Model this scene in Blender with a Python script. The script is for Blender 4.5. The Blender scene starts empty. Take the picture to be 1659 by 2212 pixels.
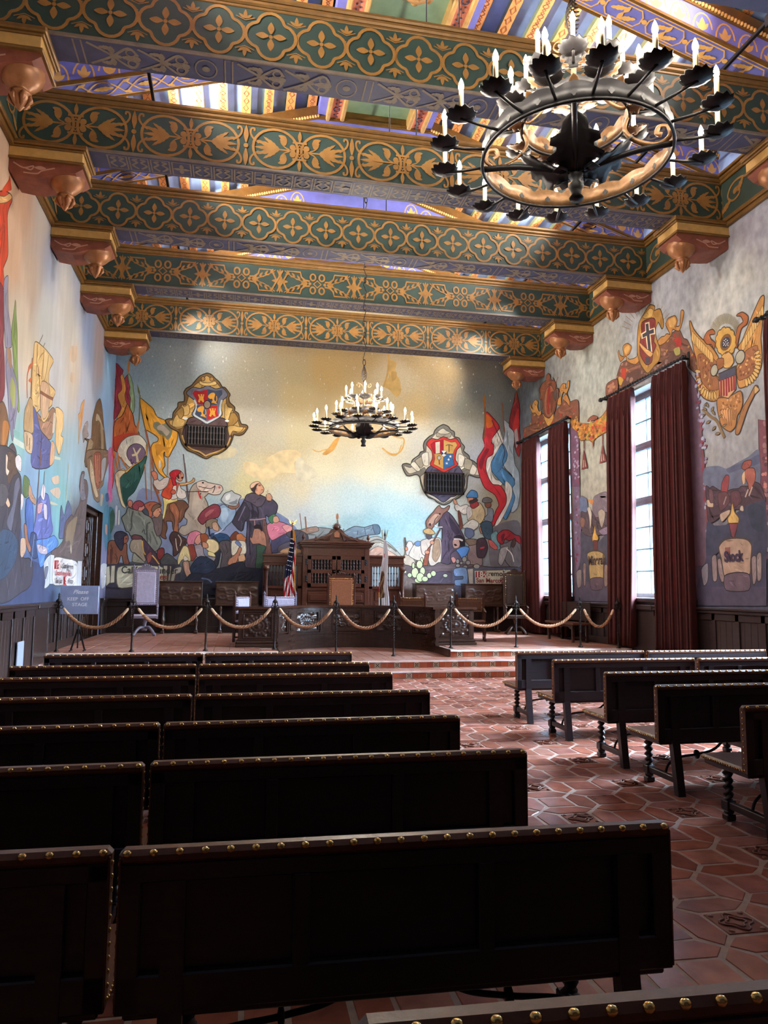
# settings
GAIN = {'back':1.0, 'left':.85, 'right':.95, 'pback':1.0, 'pleft':.85, 'pright':.88}
LIGHT = {'sky':4.5, 'sun':120.0, 'bulb':400.0, 'up':700.0, 'upcol':(1.0,.96,.9), 'wallR':220.0, 'wallL':85.0, 'wallB':210.0, 'wallTopFill':95.0, 'exposure':0.8}
import bpy, math, random
from math import sin, cos, pi, sqrt, atan2, radians as R_
from mathutils import Vector, Matrix
from mathutils.geometry import tessellate_polygon
random.seed(7)
SC = bpy.context.scene
COL = SC.collection

# ------------------------------------------------------------------ helpers
def lin(c):
    out = []
    for v in c[:3]:
        v = v / 255.0
        out.append(v / 12.92 if v <= 0.04045 else ((v + 0.055) / 1.055) ** 2.4)
    return (out[0], out[1], out[2], 1.0)

class MB:
    """collects shapes; build() links them as ONE mesh object"""
    def __init__(s):
        s.v = []; s.f = []; s.m = []; s.sm = []; s.c = []; s.usec = False
    def add(s, vs, fs, mat=0, smooth=False, col=None):
        o = len(s.v)
        s.v.extend([tuple(p) for p in vs])
        for f in fs:
            s.f.append(tuple(i + o for i in f)); s.m.append(mat); s.sm.append(smooth); s.c.append(col)
        if col is not None: s.usec = True
        return o
    def merge(s, o, M=None):
        vs = [tuple(M @ Vector(p)) for p in o.v] if M is not None else o.v
        k = len(s.v); s.v.extend(vs)
        for f, m, sm, c in zip(o.f, o.m, o.sm, o.c):
            s.f.append(tuple(i + k for i in f)); s.m.append(m); s.sm.append(sm); s.c.append(c)
        s.usec = s.usec or o.usec
        return s
    def box(s, x0, y0, z0, x1, y1, z1, mat=0, b=0.0):
        if x0 > x1: x0, x1 = x1, x0
        if y0 > y1: y0, y1 = y1, y0
        if z0 > z1: z0, z1 = z1, z0
        b = min(b, (x1 - x0) * .45, (y1 - y0) * .45, (z1 - z0) * .45)
        if b <= 0:
            s.add([(x0,y0,z0),(x1,y0,z0),(x1,y1,z0),(x0,y1,z0),(x0,y0,z1),(x1,y0,z1),(x1,y1,z1),(x0,y1,z1)],
                  [(0,3,2,1),(4,5,6,7),(0,1,5,4),(1,2,6,5),(2,3,7,6),(3,0,4,7)], mat)
            return s
        lo = (x0, y0, z0); hi = (x1, y1, z1)
        vs = []; idx = {}
        for sx in (0, 1):
            for sy in (0, 1):
                for sz in (0, 1):
                    sg = (sx, sy, sz)
                    for ax in range(3):
                        p = []
                        for k in range(3):
                            e = hi[k] if sg[k] else lo[k]
                            if k != ax: e += -b if sg[k] else b
                            p.append(e)
                        idx[(sg, ax)] = len(vs); vs.append(p)
        fs = []
        for ax in range(3):
            u, w = (ax + 1) % 3, (ax + 2) % 3
            for sd in (0, 1):
                q = []
                for a, c in ((0,0),(1,0),(1,1),(0,1)):
                    g = [0,0,0]; g[ax] = sd; g[u] = a; g[w] = c
                    q.append(idx[(tuple(g), ax)])
                fs.append(tuple(q if sd else q[::-1]))
        for ax in range(3):          # edges along ax
            u, w = (ax + 1) % 3, (ax + 2) % 3
            for a in (0, 1):
                for c in (0, 1):
                    g0 = [0,0,0]; g0[u] = a; g0[w] = c; g1 = list(g0); g1[ax] = 1
                    q = [idx[(tuple(g0), u)], idx[(tuple(g1), u)], idx[(tuple(g1), w)], idx[(tuple(g0), w)]]
                    fs.append(tuple(q if a == c else q[::-1]))
        for sx in (0, 1):
            for sy in (0, 1):
                for sz in (0, 1):
                    g = (sx, sy, sz)
                    t = [idx[(g, 0)], idx[(g, 1)], idx[(g, 2)]]
                    fs.append(tuple(t if (sx + sy + sz) % 2 == 1 else t[::-1]))
        s.add(vs, fs, mat)
        return s
    def lathe(s, prof, c=(0,0,0), n=12, mat=0, smooth=True, axis=None, ph=0.0):
        c = Vector(c)
        if axis is None: U, V, W = Vector((1,0,0)), Vector((0,1,0)), Vector((0,0,1))
        else:
            W = Vector(axis).normalized(); U = W.orthogonal().normalized(); V = W.cross(U)
        vs = []; fs = []
        for r, z in prof:
            for i in range(n):
                a = 2 * pi * i / n + ph
                vs.append(c + U * (r * cos(a)) + V * (r * sin(a)) + W * z)
        for k in range(len(prof) - 1):
            for i in range(n):
                j = (i + 1) % n
                fs.append((k*n+i, k*n+j, (k+1)*n+j, (k+1)*n+i))
        if prof[0][0] > 1e-6: fs.append(tuple(range(n - 1, -1, -1)))
        if prof[-1][0] > 1e-6: fs.append(tuple((len(prof)-1)*n + i for i in range(n)))
        s.add(vs, fs, mat, smooth)
        return s
    def tube(s, path, r=0.01, n=8, mat=0, closed=False, smooth=True, flat=1.0):
        P = [Vector(p) for p in path]; m = len(P)
        rr = r if isinstance(r, (list, tuple)) else [r] * m
        T = []
        for i in range(m):
            a = P[i-1] if (i > 0 or closed) else P[i]
            b = P[(i+1) % m] if (i < m-1 or closed) else P[i]
            d = b - a
            T.append(d.normalized() if d.length > 1e-9 else Vector((0,0,1)))
        N = T[0].orthogonal().normalized()
        vs = []; fs = []
        for i in range(m):
            N = N - T[i] * N.dot(T[i])
            N = N.normalized() if N.length > 1e-6 else T[i].orthogonal().normalized()
            B = T[i].cross(N)
            for k in range(n):
                a = 2 * pi * k / n
                vs.append(P[i] + N * (rr[i] * cos(a)) + B * (rr[i] * flat * sin(a)))
        for i in range(m if closed else m - 1):
            i2 = (i + 1) % m
            for k in range(n):
                k2 = (k + 1) % n
                fs.append((i*n+k, i*n+k2, i2*n+k2, i2*n+k))
        if not closed:
            fs.append(tuple(range(n - 1, -1, -1))); fs.append(tuple((m-1)*n + k for k in range(n)))
        s.add(vs, fs, mat, smooth)
        return s
    def sphere(s, c, r, mat=0, nu=10, nv=6, sc=(1,1,1)):
        vs = []; fs = []
        vs.append((c[0], c[1], c[2] - r*sc[2]))
        for j in range(1, nv):
            t = -pi/2 + pi*j/nv
            for i in range(nu):
                a = 2*pi*i/nu
                vs.append((c[0]+r*sc[0]*cos(t)*cos(a), c[1]+r*sc[1]*cos(t)*sin(a), c[2]+r*sc[2]*sin(t)))
        vs.append((c[0], c[1], c[2] + r*sc[2])); L = len(vs) - 1
        for i in range(nu):
            fs.append((0, 1+(i+1) % nu, 1+i)); fs.append((L, L-nu+i, L-nu+(i+1) % nu))
        for j in range(nv-2):
            for i in range(nu):
                a = 1+j*nu; i2 = (i+1) % nu
                fs.append((a+i, a+i2, a+nu+i2, a+nu+i))
        s.add(vs, fs, mat, True)
        return s
    def poly(s, pts, O, U, V, mat=0, col=None):
        """flat filled polygon (may be concave) in the frame O,U,V"""
        O, U, V = Vector(O), Vector(U), Vector(V)
        vs = [O + U*p[0] + V*p[1] for p in pts]
        area = sum(pts[i-1][0]*pts[i][1]-pts[i][0]*pts[i-1][1] for i in range(len(pts)))
        tris = tessellate_polygon([[Vector((p[0], p[1], 0)) for p in pts]])
        fs = []
        for a, b, c in tris:
            A, B, C = pts[a], pts[b], pts[c]
            cr = (B[0]-A[0])*(C[1]-A[1])-(B[1]-A[1])*(C[0]-A[0])
            if abs(cr) < 1e-12: continue
            fs.append((a, b, c) if cr > 0 else (a, c, b))
        s.add(vs, fs, mat, False, col)
        return s
    def prism(s, pts, O, U, V, d, mat=0, capmat=None):
        """polygon extruded by d along U x V"""
        O, U, V = Vector(O), Vector(U), Vector(V); W = U.cross(V).normalized()
        area = sum(pts[i-1][0]*pts[i][1]-pts[i][0]*pts[i-1][1] for i in range(len(pts)))
        if area < 0: pts = pts[::-1]
        cm = mat if capmat is None else capmat
        n = len(pts)
        a = [O + U*p[0] + V*p[1] for p in pts]; b = [p + W*d for p in a]
        tris = [t for t in tessellate_polygon([[Vector((p[0], p[1], 0)) for p in pts]])]
        good = []
        for i, j, k in tris:
            A, B, C = pts[i], pts[j], pts[k]
            cr = (B[0]-A[0])*(C[1]-A[1])-(B[1]-A[1])*(C[0]-A[0])
            good.append((i, j, k) if cr > 0 else (i, k, j))
        s.add(b, good, cm); s.add(a, [g[::-1] for g in good], mat)
        s.add(a + b, [(i, (i+1) % n, n+(i+1) % n, n+i) for i in range(n)], mat)
        return s
    def ribbon(s, pts, w, O, U, V, closed=False, mat=0, col=None):
        """flat stroke of width w along a 2D line"""
        n = len(pts); L = []; Rr = []
        for i in range(n):
            a = pts[i-1] if (i > 0 or closed) else pts[i]
            b = pts[(i+1) % n] if (i < n-1 or closed) else pts[i]
            dx, dy = b[0]-a[0], b[1]-a[1]; l = sqrt(dx*dx+dy*dy) or 1e-9
            nx, ny = -dy/l*w/2, dx/l*w/2
            L.append((pts[i][0]+nx, pts[i][1]+ny)); Rr.append((pts[i][0]-nx, pts[i][1]-ny))
        O, U, V = Vector(O), Vector(U), Vector(V)
        vs = [O+U*p[0]+V*p[1] for p in L+Rr]
        fs = []
        for i in range(n if closed else n-1):
            j = (i+1) % n
            fs.append((n+i, n+j, j, i))
        s.add(vs, fs, mat, False, col)
        return s
    def build(s, name, mats, parent=None, loc=None):
        me = bpy.data.meshes.new(name)
        me.from_pydata(s.v, [], s.f)
        if not isinstance(mats, (list, tuple)): mats = [mats]
        for m in mats: me.materials.append(m)
        me.polygons.foreach_set('material_index', s.m)
        me.polygons.foreach_set('use_smooth', s.sm)
        if s.usec:
            ca = me.color_attributes.new('Col', 'FLOAT_COLOR', 'CORNER')
            buf = []
            for f, c in zip(s.f, s.c):
                c = c or (1,1,1,1)
                buf.extend(list(c) * len(f))
            ca.data.foreach_set('color', buf)
        me.update()
        o = bpy.data.objects.new(name, me)
        COL.objects.link(o)
        if parent is not None: o.parent = parent
        if loc is not None: o.location = loc
        return o

def tag(o, label=None, cat=None, group=None, kind=None):
    if label: o['label'] = label
    if cat: o['category'] = cat
    if group: o['group'] = group
    if kind: o['kind'] = kind
    return o
def thing(name, label, cat, loc=(0,0,0), rz=0.0, group=None):
    o = bpy.data.objects.new(name, None); COL.objects.link(o)
    o.empty_display_size = .1
    o.location = loc; o.rotation_euler = (0, 0, rz)
    return tag(o, label, cat, group)
def dup(o, loc=None, rz=None, label=None, parent=None):
    c = o.copy(); COL.objects.link(c)
    if parent is not None: c.parent = parent
    if loc is not None: c.location = loc
    if rz is not None: c.rotation_euler = (0, 0, rz)
    if label: c['label'] = label
    for ch in list(o.children): dup(ch, parent=c)
    return c
def chaikin(p, it=2, closed=True):
    for _ in range(it):
        q = []; n = len(p)
        if not closed: q.append(p[0])
        for i in range(n if closed else n-1):
            a, b = p[i], p[(i+1) % n]
            q.append((a[0]*.75+b[0]*.25, a[1]*.75+b[1]*.25)); q.append((a[0]*.25+b[0]*.75, a[1]*.25+b[1]*.75))
        if not closed: q.append(p[-1])
        p = q
    return p
def crc(pts, k=4):
    """closed curve through 2D points"""
    n = len(pts); out = []
    for i in range(n):
        a, b, c, d = pts[i-1], pts[i], pts[(i+1) % n], pts[(i+2) % n]
        for j in range(k):
            t = j/k
            out.append(tuple((lambda m0, m1: (2*t**3-3*t*t+1)*b[q]+(t**3-2*t*t+t)*m0+(-2*t**3+3*t*t)*c[q]+(t**3-t*t)*m1)((c[q]-a[q])*.36, (d[q]-b[q])*.36) for q in (0, 1)))
    return out
def cr3(pts, k=6):
    """Catmull-Rom through 3D (or 2D) points"""
    out = []; P = [Vector(p) for p in pts]; n = len(P)
    for i in range(n-1):
        p0 = P[max(i-1,0)]; p1 = P[i]; p2 = P[i+1]; p3 = P[min(i+2,n-1)]
        for j in range(k):
            t = j/k
            out.append(0.5*((2*p1)+(p2-p0)*t+(2*p0-5*p1+4*p2-p3)*t*t+(3*p1-p0-3*p2+p3)*t**3))
    out.append(P[-1]); return out

# ------------------------------------------------------------------ materials
def newmat(name):
    m = bpy.data.materials.new(name); m.use_nodes = True
    nt = m.node_tree; b = nt.nodes['Principled BSDF']
    return m, nt, b
def pm(name, rgb, rough=.6, metal=0.0, noise=0.0, scale=8.0, bump=0.0, stretch=(1,1,1), spec=.5, coords='Object'):
    m, nt, b = newmat(name)
    c = lin(rgb)
    b.inputs['Base Color'].default_value = c
    b.inputs['Roughness'].default_value = rough
    b.inputs['Metallic'].default_value = metal
    b.inputs['Specular IOR Level'].default_value = spec
    if noise or bump:
        tc = nt.nodes.new('ShaderNodeTexCoord'); mp = nt.nodes.new('ShaderNodeMapping')
        mp.inputs['Scale'].default_value = stretch
        nz = nt.nodes.new('ShaderNodeTexNoise'); nz.inputs['Scale'].default_value = scale; nz.inputs['Detail'].default_value = 5
        nt.links.new(tc.outputs[coords], mp.inputs[0]); nt.links.new(mp.outputs[0], nz.inputs['Vector'])
        if noise:
            rp = nt.nodes.new('ShaderNodeMapRange')
            rp.inputs[1].default_value = .25; rp.inputs[2].default_value = .75
            rp.inputs[3].default_value = 1-noise; rp.inputs[4].default_value = 1+noise
            mx = nt.nodes.new('ShaderNodeVectorMath'); mx.operation = 'SCALE'
            mx.inputs[0].default_value = c[:3]
            nt.links.new(nz.outputs[0], rp.inputs[0]); nt.links.new(rp.outputs[0], mx.inputs['Scale'])
            nt.links.new(mx.outputs[0], b.inputs['Base Color'])
        if bump:
            bp = nt.nodes.new('ShaderNodeBump'); bp.inputs['Strength'].default_value = bump; bp.inputs['Distance'].default_value = .02
            nt.links.new(nz.outputs[0], bp.inputs['Height']); nt.links.new(bp.outputs[0], b.inputs['Normal'])
    return m
def colmat(name, rough=.7, noise=.1, scale=6.0, stretch=(1,1,1), bump=0.0, spec=.3, gain=1.0, mode='noise', center=None):
    """base colour from the mesh's painted colours, broken up by brush strokes"""
    m, nt, b = newmat(name)
    at = nt.nodes.new('ShaderNodeAttribute'); at.attribute_name = 'Col'
    tc = nt.nodes.new('ShaderNodeTexCoord'); mp = nt.nodes.new('ShaderNodeMapping')
    mp.inputs['Scale'].default_value = stretch
    nz = nt.nodes.new('ShaderNodeTexNoise'); nz.inputs['Scale'].default_value = scale; nz.inputs['Detail'].default_value = 4
    if mode == 'radial':     # strokes that turn around the glow in the middle of the sky
        sp = nt.nodes.new('ShaderNodeSeparateXYZ'); nt.links.new(tc.outputs['Object'], sp.inputs[0])
        def mth(op, a, bb=None):
            n = nt.nodes.new('ShaderNodeMath'); n.operation = op
            for i, v in enumerate((a, bb)):
                if v is None: continue
                if isinstance(v, (int, float)): n.inputs[i].default_value = v
                else: nt.links.new(v, n.inputs[i])
            return n.outputs[0]
        dx = mth('SUBTRACT', sp.outputs[0], center[0]); dz = mth('SUBTRACT', sp.outputs[2], center[1])
        ang = mth('ARCTAN2', dz, dx)
        rad = mth('SQRT', mth('ADD', mth('MULTIPLY', dx, dx), mth('MULTIPLY', dz, dz)))
        cb = nt.nodes.new('ShaderNodeCombineXYZ')
        nt.links.new(mth('MULTIPLY', ang, 5.0), cb.inputs[0]); nt.links.new(mth('MULTIPLY', rad, 2.6), cb.inputs[1])
        nt.links.new(sp.outputs[2], cb.inputs[2])
        nt.links.new(cb.outputs[0], mp.inputs[0])
    else:
        nt.links.new(tc.outputs['Object'], mp.inputs[0])
    nt.links.new(mp.outputs[0], nz.inputs['Vector'])
    rp = nt.nodes.new('ShaderNodeMapRange'); rp.inputs[1].default_value = .3; rp.inputs[2].default_value = .7
    rp.inputs[3].default_value = gain*(1-noise); rp.inputs[4].default_value = gain*(1+noise)
    mx = nt.nodes.new('ShaderNodeVectorMath'); mx.operation = 'SCALE'
    nt.links.new(nz.outputs[0], rp.inputs[0]); nt.links.new(rp.outputs[0], mx.inputs['Scale'])
    nt.links.new(at.outputs['Color'], mx.inputs[0]); nt.links.new(mx.outputs[0], b.inputs['Base Color'])
    b.inputs['Roughness'].default_value = rough; b.inputs['Specular IOR Level'].default_value = spec
    if bump:
        bp = nt.nodes.new('ShaderNodeBump'); bp.inputs['Strength'].default_value = bump; bp.inputs['Distance'].default_value = .02
        nt.links.new(nz.outputs[0], bp.inputs['Height']); nt.links.new(bp.outputs[0], b.inputs['Normal'])
    return m
def emat(name, rgb, strength):
    m, nt, b = newmat(name)
    b.inputs['Base Color'].default_value = lin(rgb)
    b.inputs['Emission Color'].default_value = lin(rgb); b.inputs['Emission Strength'].default_value = strength
    return m
def glassmat():
    m, nt, b = newmat('window glass')
    tr = nt.nodes.new('ShaderNodeBsdfTransparent'); tr.inputs[0].default_value = (.93, .98, .99, 1)
    gl = nt.nodes.new('ShaderNodeBsdfGlossy'); gl.inputs['Roughness'].default_value = .05
    mx = nt.nodes.new('ShaderNodeMixShader')
    mx.inputs[0].default_value = .05; nt.links.new(tr.outputs[0], mx.inputs[1]); nt.links.new(gl.outputs[0], mx.inputs[2])
    nt.links.new(mx.outputs[0], nt.nodes['Material Output'].inputs[0])
    return m
M = {}
M['wood'] = pm('dark oak', (60,40,32), .26, noise=.35, scale=5, stretch=(1,1,9), bump=.08)
M['benchwood'] = pm('bench oak', (38,28,33), .36, noise=.3, scale=6, stretch=(1,8,8), bump=.05)
M['cabwood'] = pm('cabinet walnut', (74,40,28), .28, noise=.3, scale=5, stretch=(2,2,10), bump=.05)
M['wains'] = pm('wainscot oak', (48,36,34), .36, noise=.3, scale=4, stretch=(1,1,8), bump=.05)
M['leather'] = pm('brown leather', (92,54,36), .4, noise=.25, scale=30, bump=.12)
M['leatherdk'] = pm('dark tooled leather', (50,34,28), .38, noise=.3, scale=22, bump=.2)
M['leatherlt'] = pm('polished tan leather', (146,94,68), .22, noise=.15, scale=30, bump=.1)
M['brass'] = pm('brass', (240,196,124), .2, metal=1.0)
M['iron'] = pm('wrought iron', (42,34,30), .5, metal=.6, noise=.3, scale=25, bump=.2)
M['bronze'] = pm('bronzed iron', (120,88,58), .45, metal=.5, noise=.3, scale=25, bump=.15)
M['blackiron'] = pm('black iron', (26,24,26), .5, metal=.35)
M['tile'] = colmat('terracotta tile', rough=.25, noise=.28, scale=7, bump=.06, spec=.5)
M['grout'] = pm('grout', (172,146,132), .7, noise=.2, scale=14, bump=.2)
M['gold'] = pm('gilded moulding', (120,86,40), .45, metal=.25, noise=.2, scale=9)
M['goldpaint'] = pm('gold paint', (140,98,40), .6, noise=.22, scale=7)
M['goldpale'] = pm('pale gilding', (200,158,92), .5, metal=.15, noise=.15, scale=9)
M['green'] = pm('beam green', (38,58,48), .6, noise=.2, scale=4)
M['bluedk'] = pm('beam soffit blue', (56,58,86), .6, noise=.25, scale=6)
M['tan'] = pm('stencil tan', (112,98,84), .6, noise=.2, scale=9)
M['red'] = pm('corbel red', (128,70,52), .6, noise=.25, scale=8)
M['bronzep'] = pm('corbel bronze', (150,98,60), .4, metal=.3, noise=.2, scale=12)
M['ceilblue'] = pm('ceiling blue', (140,166,214), .7, noise=.2, scale=3)
M['orange'] = pm('joist orange', (226,150,84), .7, noise=.15, scale=9)
M['joistgreen'] = pm('joist side green', (132,148,110), .7, noise=.15, scale=6)
M['violet'] = pm('truss violet blue', (120,124,206), .6, noise=.15, scale=5)
M['stencil'] = pm('truss stencil gold', (238,184,104), .6, noise=.12, scale=9)
M['mint'] = pm('ridge mint', (152,186,146), .7, noise=.15, scale=5)
M['rose'] = pm('ridge rose', (214,130,100), .7, noise=.15, scale=5)
M['glass'] = glassmat()
M['winframe'] = pm('window frame', (104,94,100), .5, noise=.15, scale=6)
M['skylitbar'] = pm('glazing bar', (110,160,170), .4)  # cyan skylight on the bar sides put into their colour
M['plaster'] = pm('white plaster', (214,212,206), .8, noise=.05, scale=5)
M['bulb'] = emat('candle bulb', (255,243,224), LIGHT['bulb'])
M['candle'] = pm('candle sleeve', (214,186,140), .5)
M['rope'] = pm('rope', (150,106,74), .7, noise=.25, scale=40)
M['cuff'] = pm('rope cuff', (214,180,142), .5, noise=.15, scale=30)
M['white'] = pm('white paint', (232,230,226), .6)
M['black'] = pm('dark void', (6,6,8), .9)

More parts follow.
